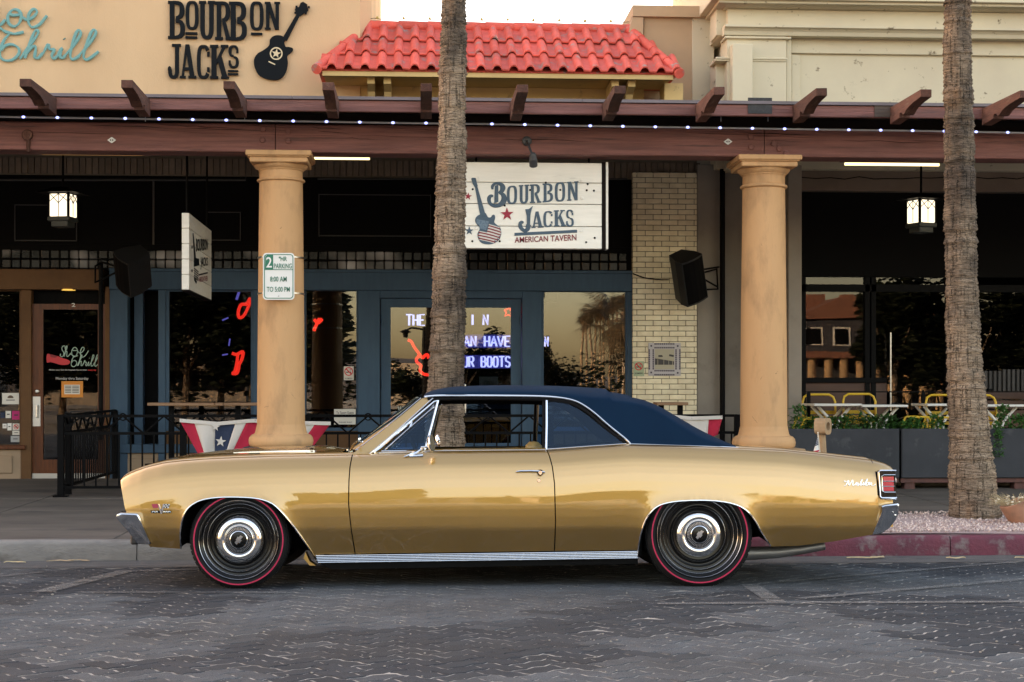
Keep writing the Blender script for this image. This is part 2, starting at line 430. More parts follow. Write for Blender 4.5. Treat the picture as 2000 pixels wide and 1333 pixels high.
def paver_material(field):
    m, t, b = nodes('paver_field' if field else 'paver'); L = t.links.new
    setin(b, Roughness=.8); b.inputs['Specular IOR Level'].default_value = .3
    geo = N(t, 'ShaderNodeNewGeometry'); oi = N(t, 'ShaderNodeObjectInfo')
    if field:
        at = N(t, 'ShaderNodeAttribute', attribute_name='tone'); tone = at.outputs['Fac']
    else:
        sp_ = N(t, 'ShaderNodeSeparateColor'); L(oi.outputs['Color'], sp_.inputs[0]); tone = sp_.outputs[0]
    mx = N(t, 'ShaderNodeMix', data_type='RGBA'); mx.inputs[6].default_value = (.0185, .0222, .0285, 1); mx.inputs[7].default_value = (.069, .0755, .083, 1)
    L(tone, mx.inputs[0])
    n2 = N(t, 'ShaderNodeTexNoise'); setin(n2, Scale=210.0, Detail=3.0); L(geo.outputs['Position'], n2.inputs['Vector'])
    r2 = N(t, 'ShaderNodeMapRange'); setin(r2, From_Min=.36, From_Max=.66, To_Min=.55, To_Max=1.5); L(n2.outputs['Fac'], r2.inputs['Value'])
    n4 = N(t, 'ShaderNodeTexNoise'); setin(n4, Scale=5.0, Detail=4.0); L(geo.outputs['Position'], n4.inputs['Vector'])
    r4 = N(t, 'ShaderNodeMapRange'); setin(r4, From_Min=.3, From_Max=.7, To_Min=.82, To_Max=1.2); L(n4.outputs['Fac'], r4.inputs['Value'])
    mu = N(t, 'ShaderNodeMath', operation='MULTIPLY'); L(r2.outputs[0], mu.inputs[0]); L(r4.outputs[0], mu.inputs[1])
    hs = N(t, 'ShaderNodeHueSaturation'); L(mx.outputs[2], hs.inputs['Color']); L(mu.outputs[0], hs.inputs['Value'])
    L(hs.outputs[0], b.inputs['Base Color'])
    bp = N(t, 'ShaderNodeBump'); setin(bp, Strength=.6, Distance=.004); L(n2.outputs['Fac'], bp.inputs['Height']); L(bp.outputs[0], b.inputs['Normal'])
    return m
MT['paver'] = paver_material(False); MT['paver_field'] = paver_material(True)
MT['grit'] = sheetmat('road_grit', (.052, .051, .051), (.115, .108, .10), .55, .46, .60, stretch=(1, 1.6, 1), smin=.34, smax=.56, amax=.30)
MT['worn_line'] = sheetmat('worn_line', (.13, .13, .128), (.22, .21, .20), 3.0, .30, .55, stretch=(.6, 2.5, 1), speck=120, smin=.34, smax=.56, amax=.85)

KY = 12.32                           # street face of the kerb
g = MB(); g.box((-900, -900, -.9), (900, 900, -.5)); struct('ground', g, MT['dust'])

rd = MB()
ys = [-8, 3, 5.0, 7, 9, 11, KY + .05]
rd.grid([[(x, y, road_z(y) - .0026) for y in ys] for x in (-60, -8, 8, 60)][::-1])
road = struct('road', rd, MT['joint_sand'])
cells = 0.118
def edge_pts(a, b, dv):              # zigzag edge shared by two neighbouring pavers, from a to b (excluding b)
    ax, ay = a; bx, by = b; amp = .085
    fwd = (bx + by) > (ax + ay)
    p0, p1 = (a, b) if fwd else (b, a)
    dx, dy = p1[0] - p0[0], p1[1] - p0[1]; nx, ny = -dy, dx
    mid = [(p0[0] + dx * t + nx * s, p0[1] + dy * t + ny * s) for t, s in ((.28, amp), (.72, -amp))]
    if not fwd: mid.reverse()
    return [a] + mid
def outline(corners):
    out = []
    for i in range(len(corners)): out += edge_pts(corners[i], corners[(i + 1) % len(corners)], 0)
    return out
OUT_H = outline([(0, 0), (1, 0), (2, 0), (2, 1), (1, 1), (0, 1)])
OUT_V = outline([(0, 0), (1, 0), (1, 1), (1, 2), (0, 2), (0, 1)])
def paver_shape(outl, gap=.0050, bev=.004, amp=1.0):
    """vertices and faces of one paver about its middle, already turned by 45 degrees"""
    cx = sum(p[0] for p in outl) / len(outl); cy = sum(p[1] for p in outl) / len(outl)
    pts = [Vector(((p[0] - cx) * cells, (p[1] - cy) * cells)) for p in outl]
    n = len(pts); ns = []
    for i in range(n):
        e0 = (pts[i] - pts[i - 1]).normalized(); e1 = (pts[(i + 1) % n] - pts[i]).normalized()
        q = Vector((-(e0.y + e1.y), e0.x + e1.x)); ns.append(q.normalized())
    c, s_ = cos(pi / 4), sin(pi / 4); vs = []
    for off, z in ((gap + bev, 0), (gap, -.003), (gap, -.02)):
        for p, q in zip(pts, ns):
            r = p + q * off; vs.append((r.x * c - r.y * s_, r.x * s_ + r.y * c, z))
    fs = [tuple(range(n))]
    for k in range(2):
        for i in range(n): fs.append((k * n + i, (k + 1) * n + i, (k + 1) * n + (i + 1) % n, k * n + (i + 1) % n))
    return vs, fs, (cx, cy)
SH, SV = paver_shape(OUT_H), paver_shape(OUT_V)
plist = []
c45 = cos(pi / 4) * cells
for i in range(-70, 150):
    for j in range(-30, 150):
        k = (i - j) % 4
        if k == 0: shp, o = SH, (i, j)
        elif k == 3: shp, o = SV, (i, j)
        else: continue
        u, v = o[0] + shp[2][0], o[1] + shp[2][1]
        X, Y = (u - v) * c45 - .2, (u + v) * c45 + .9
        if 5.0 < Y < KY - .62 and abs(X) < 3.2 + .42 * Y: plist.append((Y, X, shp))
plist.sort(key=lambda q: q[0])
meP = {}
for key, shp in (('h', SH), ('v', SV)):
    me = bpy.data.meshes.new('paver'); me.from_pydata(shp[0], [], shp[1]); me.materials.append(MT['paver']); meP[id(shp)] = me
field = MB(); nind = 0; tones = []
def tone_of(X, Y):
    v = noise.noise((X * .62, Y * .85, 4.4)) + .45 * noise.noise((X * 1.7, Y * 2.1, 8.1))
    a = min(1, max(0, (v + .02) / .10)); return min(1, max(0, a * .85 + random.gauss(.07, .07) + (random.random() < .04) * .4))
slope = math.atan(-.024)
for Y, X, shp in plist:
    dep = Y * cos(TH) + X * sin(TH); lat = X * cos(TH) - Y * sin(TH)
    sx = 1000 + F * lat / dep; sy = HZ + F * (H - road_z(Y)) / dep
    dz = random.uniform(-.0016, .0016); tx, ty = random.gauss(0, .006), random.gauss(0, .006)
    if nind < 298 and -12 < sx < 2012 and sy < 1343:
        q_ = place('paver', meP[id(shp)], road, (X, Y, road_z(Y) + dz), (slope + tx, ty, 0)); v_ = tone_of(X, Y); q_.color = (v_, v_, v_, 1); nind += 1
    else:
        o = [(x + X, y + Y, z + dz + road_z(Y + y) + tx * y - ty * x) for x, y, z in shp[0]]
        field.add(o, shp[1]); tones += [tone_of(X, Y)] * len(o)
fo = field.build('paver_field', MT['paver_field'], road); at_ = fo.data.attributes.new('tone', 'FLOAT', 'POINT'); at_.data.foreach_set('value', tones); fo['kind'] = 'stuff'

gt = MB()                            # smooth strip of asphalt along the kerb
gt.grid([[(x, y, road_z(y) + (.002 if y < KY - .6 else .001)) for y in (KY - .66, KY - .4, KY - .2, KY)] for x in (60, 20, -20, -60)])
struct('gutter', gt, MT['gutter'])
gr = MB(); gr.grid([[(x, y, road_z(y) + .0032) for y in (5.2, 7, 9, KY - .5)] for x in (9, 3, -3, -9)])
o = gr.build('road_grit', MT['grit']); o['kind'] = 'stuff'

ln = MB()                            # worn parking lines
def pline(pa, pb, wd):               # a strip between two photograph points lying on the road
    def gp(q):
        z = 0.0
        for _ in range(6):
            p = G(q[0], q[1], z); z = road_z(p.y)
        return Vector((p.x, p.y, 0))
    a, b = gp(pa), gp(pb); d = (b - a).normalized(); n = Vector((-d.y, d.x, 0)) * (wd / 2)
    ps = []
    for t in (0, .5, 1):
        c = a.lerp(b, t)
        ps.append([(q.x, q.y, road_z(q.y) + .0068 + .0001 * len(ln.v)) for q in (c - n, c + n)])
    ln.grid(ps[::-1])
for a, b, wd in (((1283, 1181), (2060, 1177), .10), ((1462, 1143), (1520, 1180), .11), ((1560, 1172), (2060, 1128), .09), ((1520, 1139), (2060, 1093), .07),
                 ((80, 1159), (245, 1118), .13), ((225, 1118), (420, 1114), .07), ((150, 1160), (560, 1160), .05), ((-60, 1135), (80, 1120), .06)):
    pline(a, b, wd)
struct('parking_line', ln, MT['worn_line'])

# kerb stones: natural concrete on the left, red on the right
kerb = MB(); kerb.box((-60, KY + .03, -.3), (60, KY + .14, .04)); kerb_o = struct('kerb', kerb, MT['kerb'])
def xk(px): return PX(px, KY)
edges = [-60, -30, -12, -6.5, xk(-560), xk(267), xk(1010), xk(1445)]
def kstone(x0, x1, mat):
    m = MB(); m.smooth = True
    prof = [(.0, -.2), (.006, .0), (.012, .065), (.022, .088), (.045, .098), (.155, .100), (.155, -.2)]
    xs = [x0 + .004]
    while xs[-1] < x1 - .3: xs.append(xs[-1] + .22)
    xs.append(x1 - .004)
    rows = []
    for x in xs:
        rows.append([(x, KY + a + .004 * noise.noise((x * 2, b * 6, 1)), b + .009 * noise.noise((x * 1.6, 0, 5)) + .004 * noise.noise((x * 7, b * 9, 2))) for a, b in prof])
    m.grid(rows[::-1])
    m.add(rows[0], [tuple(range(len(prof)))]); m.add(rows[-1], [tuple(range(len(prof) - 1, -1, -1))])
    m.build('kerb_stone', mat, kerb_o, fix=True)
for a, b in zip(edges, edges[1:]): kstone(a, b, MT['kerb'])
edges = [xk(1445), xk(1857), xk(2640), 8.5, 12, 30, 60]
for a, b in zip(edges, edges[1:]): kstone(a, b, MT['kerb_red'])

SWZ0, SWZ1 = .099, .18
def sw_z(Y): return SWZ0 + (SWZ1 - SWZ0) * min(1, max(0, (Y - KY - .16) / (20 - KY - .16)))
sw = MB(); sw.grid([[(x, y, sw_z(y) - .012) for y in (KY + .154, 21.5)] for x in (60, 20, -20, -60)])
sidewalk = struct('sidewalk', sw, MT['joint_sand'])
xs = [-60, -30, -16] + [-13 + 1.52 * k for k in range(18)] + [16, 30, 60]
rows_y = [KY + .16, 13.75, 15.2, 16.65, 18.4, 20.0, 21.4]
for a, b in zip(xs, xs[1:]):
    for c, d in zip(rows_y, rows_y[1:]):
        m = MB(); e = random.uniform(-.002, .002)
        def q(x, y, z): return (x, y, sw_z(y) + z + e)
        gp, bv = .004, .012
        i0 = [q(a + gp, c + gp, -.008), q(b - gp, c + gp, -.008), q(b - gp, d - gp, -.008), q(a + gp, d - gp, -.008)]
        i1 = [q(a + bv, c + bv, 0), q(b - bv, c + bv, 0), q(b - bv, d - bv, 0), q(a + bv, d - bv, 0)]
        m.add(i1 + i0, [(0, 1, 2, 3), (4, 5, 1, 0), (5, 6, 2, 1), (6, 7, 3, 2), (7, 4, 0, 3)])
        m.build('paving_slab', MT['sidewalk'], sidewalk)

# pink gravel bed round the right palm
bed = MB(); gx0, gx1 = PX(1480, 13.4), 9.0
bed.grid([[(x, y, .105 + .012 * noise.noise((x * 1.5, y * 1.5, 3)) + (.02 if KY + .2 < y < 14.5 else 0)) for y in (KY + .156, KY + .4, 13, 13.6, 14.2, 14.55)] for x in [gx1 - .3 * k for k in range(int((gx1 - gx0) / .3) + 1)]])
struct('gravel_bed', bed, pmat('gravel_base', (.44, .33, .31), .95, col2=(.3, .22, .2), vscale=60, bump=.8, bscale=90))
st = MB(); rnd = random.Random(3)
ico = bmesh.new(); bmesh.ops.create_icosphere(ico, subdivisions=1, radius=1); iv = [v.co.copy() for v in ico.verts]; ico.verts.index_update(); if_ = [[v.index for v in f.verts] for f in ico.faces]; ico.free()
for k in range(8500):
    x = rnd.uniform(gx0, gx1 - .1); y = KY + .17 + rnd.random() ** 1.2 * 2.1; r = rnd.uniform(.006, .0125)
    mt = Matrix.Rotation(rnd.uniform(0, 6), 3, Vector((rnd.random(), rnd.random(), rnd.random())).normalized())
    sc_ = Vector((1, rnd.uniform(.6, .9), rnd.uniform(.5, .8)))
    st.add([Vector((x, y, .124 + rnd.uniform(-.004, .008))) + mt @ Vector((v.x * sc_.x * r, v.y * sc_.y * r, v.z * sc_.z * r)) for v in iv[:]], if_)
def gravel_mat():
    m, t, b = nodes('gravel_stone'); L = t.links.new; setin(b, Roughness=.9)
    geo = N(t, 'ShaderNodeNewGeometry'); cr = N(t, 'ShaderNodeValToRGB')
    cr.color_ramp.elements[0].color = (.26, .185, .165, 1); cr.color_ramp.elements[1].color = (.70, .58, .52, 1)
    L(geo.outputs['Random Per Island'], cr.inputs[0]); L(cr.outputs[0], b.inputs['Base Color']); return m
o = st.build('gravel', gravel_mat()); o['kind'] = 'stuff'

# small stones on the road
pb = MB()
for k in range(230):
    px, py = rnd.uniform(0, 2000), 1105 + 228 * rnd.random() ** 1.3
    p = G(px, py, 0.0); p = G(px, py, road_z(p.y)); r = rnd.uniform(.002, .0055) * (1.5 if rnd.random() < .06 else 1)
    if KY - .02 < p.y: continue
    pb.add([Vector((p.x, p.y, road_z(p.y) + r * .6 + .003)) + Vector((v.x * r * 1.3, v.y * r, v.z * r * .7)) for v in iv], if_)
o = pb.build('loose_grit', pmat('loose_stone', (.26, .24, .21), .9)); o['kind'] = 'stuff'
# ------------------------------------------------------------------ the arcade: columns, beam, roof, rafter tails
arc = thing('arcade_roof', 'long brown timber arcade roof with carved rafter tails along the shop fronts', 'arcade', (0, 16, 3.6))
BY = 15.82
bz1, bz0 = PZ(238.5, 120, BY), PZ(294, 120, BY)
bx = [-14, PX(-520, BY), PX(538, BY), PX(1493, BY), PX(2450, BY), 16]
for a, b in zip(bx, bx[1:]):
    m = MB(); n = 26
    rows = []
    for k in range(n + 1):
        x = lerp(a + .004, b - .004, k / n)
        j = lambda s: .006 * noise.noise((x * 1.3, s, 2.0))
        rows.append([(x, BY + j(1), bz0 + .008 + j(2)), (x, BY + j(1) + .002, bz1 - .012 + j(3)), (x, BY + .012, bz1 + j(3)), (x, BY + .30, bz1), (x, BY + .30, bz0), (x, BY + .01, bz0 + j(2))])
    m.grid(rows[::-1], closed=True); m.add(rows[0], [(0, 1, 2, 3, 4, 5)]); m.add(rows[-1], [(5, 4, 3, 2, 1, 0)])
    m.build('beam', MT['timber'], arc, fix=True)
# checks and splits in the face of the beam
ck = MB(); rc = random.Random(12)
for k in range(46):
    x0 = rc.uniform(bx[1] - 2, bx[4]); L_ = rc.uniform(.15, 1.1); z = bz1 - abs(rc.gauss(.05, .06)) - .01
    if z < bz0 + .02: continue
    p = [(x0 + L_ * t, BY - .0075, z + .012 * noise.noise((x0 * 3 + t * 4, z * 9, 7)) - .02 * t) for t in (0, .2, .4, .6, .8, 1)]
    w_ = rc.uniform(.001, .0032)
    ck.grid([[(q[0], q[1], q[2] - w_ * s) for q, s in zip(p, (.2, 1, .7, 1, .6, .1))], [(q[0], q[1], q[2] + w_ * s) for q, s in zip(p, (.2, 1, .7, 1, .6, .1))]])
ck.build('crack', MT['timber_dark'], arc)
for px, py in ((514, 253), (513, 274), (563, 257), (563, 276), (1466, 268), (1467, 288), (1511, 281), (1522, 291), (1535, 300)):
    p = P(px, py, BY); m = MB(); m.lathe([(.030, -.004), (.030, -.012), (.024, -.018), (0, -.02)], p, 14, 'y'); m.build('bolt_head', MT['timber'], arc, smooth='auto')
FY = 15.3
fz1, fz0 = PZ(188, 330, FY), PZ(214.5, 330, FY)
tails_px = [-340, -150, 49.5, 248, 447.5, 641, 832.5, 1020.5, 1211, 1404.5, 1604.5, 1809, 2003, 2195]
TY = 14.34
tx = [PX(p, TY) for p in tails_px]
fx = [-14] + tx + [16]
for a, b in zip(fx, fx[1:]):
    m = MB(); d = random.uniform(0, .006)
    m.bbox((a + .004, FY + d, fz0 + random.uniform(-.004, .004)), (b - .004, FY + .05 + d, fz1 - .02), .006); m.build('fascia_board', MT['timber'], arc)
for a, b in zip([-14, -6, -1.2, 1.6, 4.9, 9], [-6, -1.2, 1.6, 4.9, 9, 16]):
    m = MB(); m.box((a + .002, FY - .018, fz1 - .016), (b - .002, FY + .3, fz1 + .014)); m.build('flashing', MT['flashing'], arc)
tz = PZ(154, 49, TY)
prof = [(0, 0), (0, .072), (.09, .074), (.22, .080), (.34, .092), (.43, .110), (.50, .136), (.535, .146), (.56, .138), (.58, .108), (.65, .104), (.65, .150), (.955, .162), (.955, -.004)]
mb = MB(); mb.prism([(-.052, a, -b) for a, b in prof], (.104, 0, 0))
tm = None
for x in tx:
    if tm is None:
        bm = bmesh.new(); vs = [bm.verts.new(v) for v in mb.v]
        for f in mb.f: bm.faces.new([vs[i] for i in f])
        bmesh.ops.bevel(bm, geom=bm.edges[:], offset=.004, segments=1, affect='EDGES')
        tm = bpy.data.meshes.new('rafter_tail'); bm.to_mesh(tm); bm.free(); tm.materials.append(MT['timber_tail'])
    place('rafter_tail', tm, arc, Vector((x, TY, tz)) - base_of(arc), (random.uniform(-.006, .006), random.uniform(-.03, .03), random.uniform(-.012, .012)))
m = MB(); m.pbox(1461, 191, 1508, 222, FY - .006, .01, 1460); m.build('tar_patch', pmat('tar_patch', (.012, .012, .014), .6, col2=(.03, .03, .033), vscale=30, bump=.6, bscale=60), arc)
m = MB(); m.pbox(1708, 197, 1752, 226, FY - .003, .01, 1460); m.build('bare_patch', pmat('bare_timber', (.10, .075, .06), .8, col2=(.05, .035, .03), vscale=9, stretch=(.3, 2, 5), bump=.7, bscale=16, bstretch=(.25, 3, 7)), arc)
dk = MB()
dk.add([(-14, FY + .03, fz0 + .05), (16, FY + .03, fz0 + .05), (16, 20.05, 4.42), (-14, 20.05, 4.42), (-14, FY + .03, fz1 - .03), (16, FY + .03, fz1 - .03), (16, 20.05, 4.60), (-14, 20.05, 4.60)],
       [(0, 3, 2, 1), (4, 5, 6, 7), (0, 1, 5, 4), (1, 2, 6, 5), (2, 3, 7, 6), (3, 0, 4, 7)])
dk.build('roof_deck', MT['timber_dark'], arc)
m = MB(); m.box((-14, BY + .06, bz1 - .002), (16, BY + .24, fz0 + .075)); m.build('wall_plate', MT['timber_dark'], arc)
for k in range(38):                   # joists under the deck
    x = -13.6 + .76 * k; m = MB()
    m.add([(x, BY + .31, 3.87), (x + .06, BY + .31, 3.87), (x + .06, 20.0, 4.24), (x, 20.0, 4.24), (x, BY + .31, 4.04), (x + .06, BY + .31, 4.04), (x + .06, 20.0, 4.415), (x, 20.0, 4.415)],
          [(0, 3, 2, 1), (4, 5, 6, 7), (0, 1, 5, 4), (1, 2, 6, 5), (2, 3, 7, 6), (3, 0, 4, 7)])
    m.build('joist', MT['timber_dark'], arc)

def column(px, label):
    CY = 15.97; x = PX(px, CY); s = CY * (cos(TH) - (px - 1000) / F * sin(TH)) ** -1 / F  # metres per photograph pixel
    s = (CY / ray(px, HZ)[1]) / F
    zf = sw_z(CY); z = lambda py: PZ(py, px, CY)
    dy = 0 if px < 900 else 12.5
    t = thing('stucco_column', label, 'column', (x, CY, zf), 'tan stucco columns carrying the arcade')
    m = MB(); zb = z(872 if px < 900 else 875)
    m.bbox((x - .352, CY - .352, zf - .02), (x + .352, CY + .352, zb), .012); m.build('plinth', MT['tan'] if px > 900 else MT['planter'], t)
    b0 = [(.0, 0), (.300, 0), (.318, .02), (.323, .055), (.316, .09), (.296, .115), (.268, .125), (.258, .14), (.250, .175), (.240, .22)]
    m = MB(); m.lathe(b0, (x, CY, zb), 48); m.build('column_base', MT['column'], t, smooth='auto')
    zt = bz0; z_ast = z(357.5 + dy)
    sh = [(.2385, zb + .22)] + [(lerp(.2385, .216, u ** 1.3), lerp(zb + .22, z_ast, u)) for u in (.15, .3, .45, .6, .75, .9, 1)]
    m = MB(); m.lathe([(r, h) for r, h in sh], (x, CY, 0), 48); m.build('shaft', MT['column'], t, smooth='auto')
    pr = [(.216, 0), (.226, .002), (.238, .012), (.241, .026), (.236, .040), (.224, .046), (.216, .05), (.215, .16), (.219, .168), (.226, .170), (.228, .184), (.246, .20), (.262, .225), (.268, .245), (.262, .252)]
    hh = zt - .115 - z_ast; pr = [(r, h * hh / .252) for r, h in pr]
    m = MB(); m.lathe(pr, (x, CY, z_ast), 48); m.build('necking', MT['column'], t, smooth='auto')
    m = MB(); z1 = zt - .115
    m.bbox((x - .285, CY - .285, z1), (x + .285, CY + .285, z1 + .052), .008)
    m.bbox((x - .302, CY - .302, z1 + .050), (x + .302, CY + .302, z1 + .064), .004)
    m.bbox((x - .322, CY - .322, z1 + .062), (x + .322, CY + .322, zt - .001), .008)
    m.build('capital', MT['column'], t)
    m = MB()                          # scuffs and small cracks in the render
    rs_ = random.Random(int(px))
    for k in range(9):
        a = rs_.uniform(-2.3, -.8); z_ = rs_.choice((rs_.uniform(1.0, 1.7), rs_.uniform(1.0, 3.2))); L_ = rs_.uniform(.03, .12); sl_ = rs_.uniform(-1, 1); rad = interp([(zb + .22, .2385), (z_ast, .216)], z_) + .0012
        q = [(a + L_ * 2.2 * u, z_ + L_ * sl_ * u + .004 * sin(u * 9 + k)) for u in (0, .25, .5, .75, 1)]
        w_ = rs_.uniform(.0012, .003)
        m.grid([[Vector((x + rad * cos(b), CY + rad * sin(b), zz + o)) for b, zz in q] for o in (-w_, w_)])
    m.build('scuff', pmat('scuff', (.12, .08, .05), .9) if 'scuff' not in bpy.data.materials else bpy.data.materials['scuff'], t)
    return t
column(549, 'tan stucco column with a green and white parking sign on its shaft')
column(1491.5, 'tan stucco column standing between the brick pier and the grey planters')

# ------------------------------------------------------------------ buildings
WY = 20.0
def sub(parent, name, mat, px0, py0, px1, py1, Y, d, ref=None, r=0, smooth=None):
    m = MB(); m.pbox(px0, py0, px1, py1, Y, d, ref, r); return m.build(name, mat, parent, smooth)

tav = thing('tavern', 'stucco tavern building with blue timber front and red tiled roof strip', 'building', (PX(700, WY), WY, .18))
X0, X7, X8 = -56.0, PX(703, WY), PX(725, 20.42)  # unseen left run is stretched to keep the low sun off the street
m = MB(); m.prism([(X0 - 6, WY, 4.45), (X7, WY, 4.45), (X8, 20.42, 4.45), (X8, 26, 4.45), (X0 - 6, 26, 4.45)], (0, 0, 4.5)); m.build('upper_wall', MT['stucco'], tav, fix=True)
# strip under the tiles
m = MB(); m.box((X7 - .02, WY + .02, 4.4), (PX(1258, WY), 20.5, 5.30)); m.build('eave_wall', MT['cream_stucco'], tav)
m = MB(); m.box((X8 - .4, 20.44, 5.2), (PX(1250, 20.5), 26, PZ(60, 980, 20.44))); m.build('rear_light_block', MT['cream_stucco'], tav)  # unseen box added behind the ridge to close it and block light
EY, RY = 19.2, 20.40
ez, rz = PZ(139, 972, EY), PZ(57, 980, RY)
exl, exr = PX(621, EY), PX(1324, EY); rxl, rxr = PX(722, RY), PX(1228, RY)
sl = Vector((0, RY - EY, rz - ez)); slen = sl.length; sdir = sl.normalized(); snor = Vector((0, -sdir.z, sdir.y))
sang = atan2(sl.z, sl.y)
m = MB(); d_ = snor * -.02
m.add([Vector((exl, EY, ez)) + d_, Vector((exr, EY, ez)) + d_, Vector((rxr, RY, rz)) + d_, Vector((rxl, RY, rz)) + d_, (exl, RY + .3, ez), (exr, RY + .3, ez), (rxl, RY + .3, rz - .02), (rxr, RY + .3, rz - .02)],
      [(0, 1, 2, 3), (4, 0, 3, 6), (1, 5, 7, 2), (6, 3, 2, 7), (0, 4, 5, 1)])
roof = m.build('roof', MT['rooftile'], tav)
pf = [(0, .0), (.085, -.004), (.094, .012), (.104, .034), (.122, .052), (.145, .059), (.168, .052), (.186, .034), (.196, .012), (.204, 0)]
tl = MB(); rows = []
L_ = slen / 3 + .06
for y, dz in ((-.0, .022), (.012, .026), (.05, .024), (L_, -.012)):
    rows.append([(x, y, z + dz + (.004 if y < .03 else 0)) for x, z in pf])
tl.grid(rows)
tl.grid([[(x, 0, z + .008) for x, z in pf], rows[0]])
tme = bpy.data.meshes.new('roof_tile'); tme.from_pydata([tuple(v) for v in tl.v], [], tl.f); tme.materials.append(MT['rooftile'])
tme.polygons.foreach_set('use_smooth', [True] * (9 * 3) + [False] * 9)
pitch = .2005; ncol = int((exr - exl) / pitch) + 1
off = base_of(tav)
for r in range(3):
    t0 = r * slen / 3
    for c in range(-1, ncol + 1):
        x = exl + .02 + c * pitch
        f0, f1 = t0 / slen, min(1, (t0 + slen / 3) / slen)
        xm = x + .1; fm = (f0 + f1) / 2
        if xm < lerp(exl, rxl, fm) - .02 or xm > lerp(exr, rxr, fm) + .02: continue
        p = Vector((x, EY, ez)) + sdir * (t0 - .02 + random.uniform(-.008, .008)) + snor * .004
        place('roof_tile', tme, roof, p - off, (sang + random.uniform(-.008, .008), random.uniform(-.012, .012), random.uniform(-.012, .012)))
def caps(a, b, n, r0):
    a, b = Vector(a), Vector(b)
    for k in range(n):
        p, q = a.lerp(b, k / n), a.lerp(b, (k + 1.12) / n)
        m = MB(); m.tube([p, p.lerp(q, .5), q], [r0, r0 * .96, r0 * .86], 12); m.build('ridge_tile', MT['rooftile'], roof, smooth='auto')
caps((exl - .02, EY - .02, ez - .01), (rxl, RY, rz + .02), 4, .066)
caps((exr + .02, EY - .02, ez - .01), (rxr, RY, rz + .02), 4, .066)
caps((rxl, RY + .02, rz + .02), (rxr, RY + .02, rz + .02), 9, .072)
m = MB(); m.box((exl + .05, EY + .03, ez - .075), (exr - .05, EY + .09, ez - .015)); m.box((exl + .06, EY + .09, ez - .045), (exr - .06, WY + .02, ez - .02))
m.build('eave_board', MT['cream_stucco'], tav)
for px in (725, 757, 1199, 1231):
    x = PX(px, 19.5); m = MB(); m.prism([(x - .045, EY + .16, ez - .05), (x - .045, EY + .16, ez - .14), (x - .045, EY + .36, ez - .20), (x - .045, 19.98, 4.5), (x - .045, 19.98, ez - .05)], (.09, 0, 0)); m.build('corbel', MT['cream_stucco'], tav, fix=True)
sub(tav, 'corner_block', MT['cream_stucco'], 1298, 163, 1334, 200, 19.6, .4)
# peach parapet to the right of the tiles
pxl = PX(1258, 20.3)
m = MB(); m.prism([(pxl, 20.3, 4.4), (PX(1392, 20.3), 20.3, 4.4), (PX(1392, 20.3), 22, 4.4), (PX(1229, 21.4), 22, 4.4), (PX(1229, 21.4), 21.4, 4.4)], (0, 0, PZ(35, 1320, 20.3) - 4.4)); m.build('side_parapet', MT['peach'], tav, fix=True)
m = MB(); m.box((PX(1236, 20.22), 20.22, PZ(33, 1310, 20.22)), (PX(1392, 20.22), 22, PZ(11.5, 1310, 20.22))); m.build('parapet_coping', MT['peach'], tav)
m = MB(); m.prism([(PX(1236, 20.22), 20.24, PZ(34, 1250, 20.24)), (PX(1257, 20.22), 20.24, PZ(34, 1250, 20.24)), (PX(1257, 20.22), 20.24, PZ(87, 1250, 20.24)), (PX(1229, 20.22), 20.24, PZ(62, 1230, 20.24))], (0, .5, 0)); m.build('parapet_end', MT['peach'], tav, fix=True)

# --- tavern street front
m = MB(); m.box((X0 - 6, 20.35, .1), (PX(1240, WY), 25.5, 4.44))
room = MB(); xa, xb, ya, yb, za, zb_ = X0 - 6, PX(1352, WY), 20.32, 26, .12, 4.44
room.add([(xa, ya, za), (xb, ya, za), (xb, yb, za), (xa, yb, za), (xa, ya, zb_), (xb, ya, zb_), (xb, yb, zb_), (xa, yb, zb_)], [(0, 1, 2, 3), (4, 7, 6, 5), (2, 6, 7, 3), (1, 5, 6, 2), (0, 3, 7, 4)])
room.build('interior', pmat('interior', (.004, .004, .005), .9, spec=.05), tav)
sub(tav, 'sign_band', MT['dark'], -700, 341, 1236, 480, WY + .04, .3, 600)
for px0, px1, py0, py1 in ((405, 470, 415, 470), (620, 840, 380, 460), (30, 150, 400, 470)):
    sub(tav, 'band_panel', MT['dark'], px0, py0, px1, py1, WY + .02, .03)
fm = pmat('band_trim', (.030, .030, .033), .5)
for a, b, c, d in ((404, 470, 414, 470), (622, 842, 380, 462), (28, 150, 400, 471)):
    m = MB()
    for q in ((a, c, b, c + 1.6), (a, d - 1.6, b, d), (a, c, a + 1.6, d), (b - 1.6, c, b, d)): m.pbox(*q, WY + .008, .02)
    m.build('band_trim', fm, tav)
m = MB(); m.tube([P(-200, 352, WY - .03), P(480, 352, WY - .03), P(480, 300, WY - .03)], .014, 8); m.tube([P(620, 350, WY - .03), P(1225, 350, WY - .03)], .012, 8); m.tube([P(300, 352, WY - .03), P(300, 478, WY - .03)], .012, 8)
m.build('conduit', pmat('conduit_paint', (.05, .048, .047), .5), tav, smooth='auto')
# soldier bricks under the arcade ceiling
sb = bpy.data.meshes.new('brick'); b = MB(); b.bbox((0, 0, 0), (.068, .1, .205), .005)
sb.from_pydata([tuple(v) for v in b.v], [], b.f); sb.materials.append(MT['brick_dark'])
m = MB(); m.box((X0 - 6, WY + .03, PZ(344, 400, WY)), (PX(1362, WY), WY + .3, 4.44)); bk = m.build('brick_course', MT['mortar'], tav)
z0 = PZ(342, 400, WY); x = PX(-20, WY); xe = PX(1360, WY)
while x < xe:
    if not (PX(905, WY) < x < PX(1180, WY)) : place('brick', sb, bk, Vector((x, WY + random.uniform(-.003, .003), z0)) - off)
    x += .0790
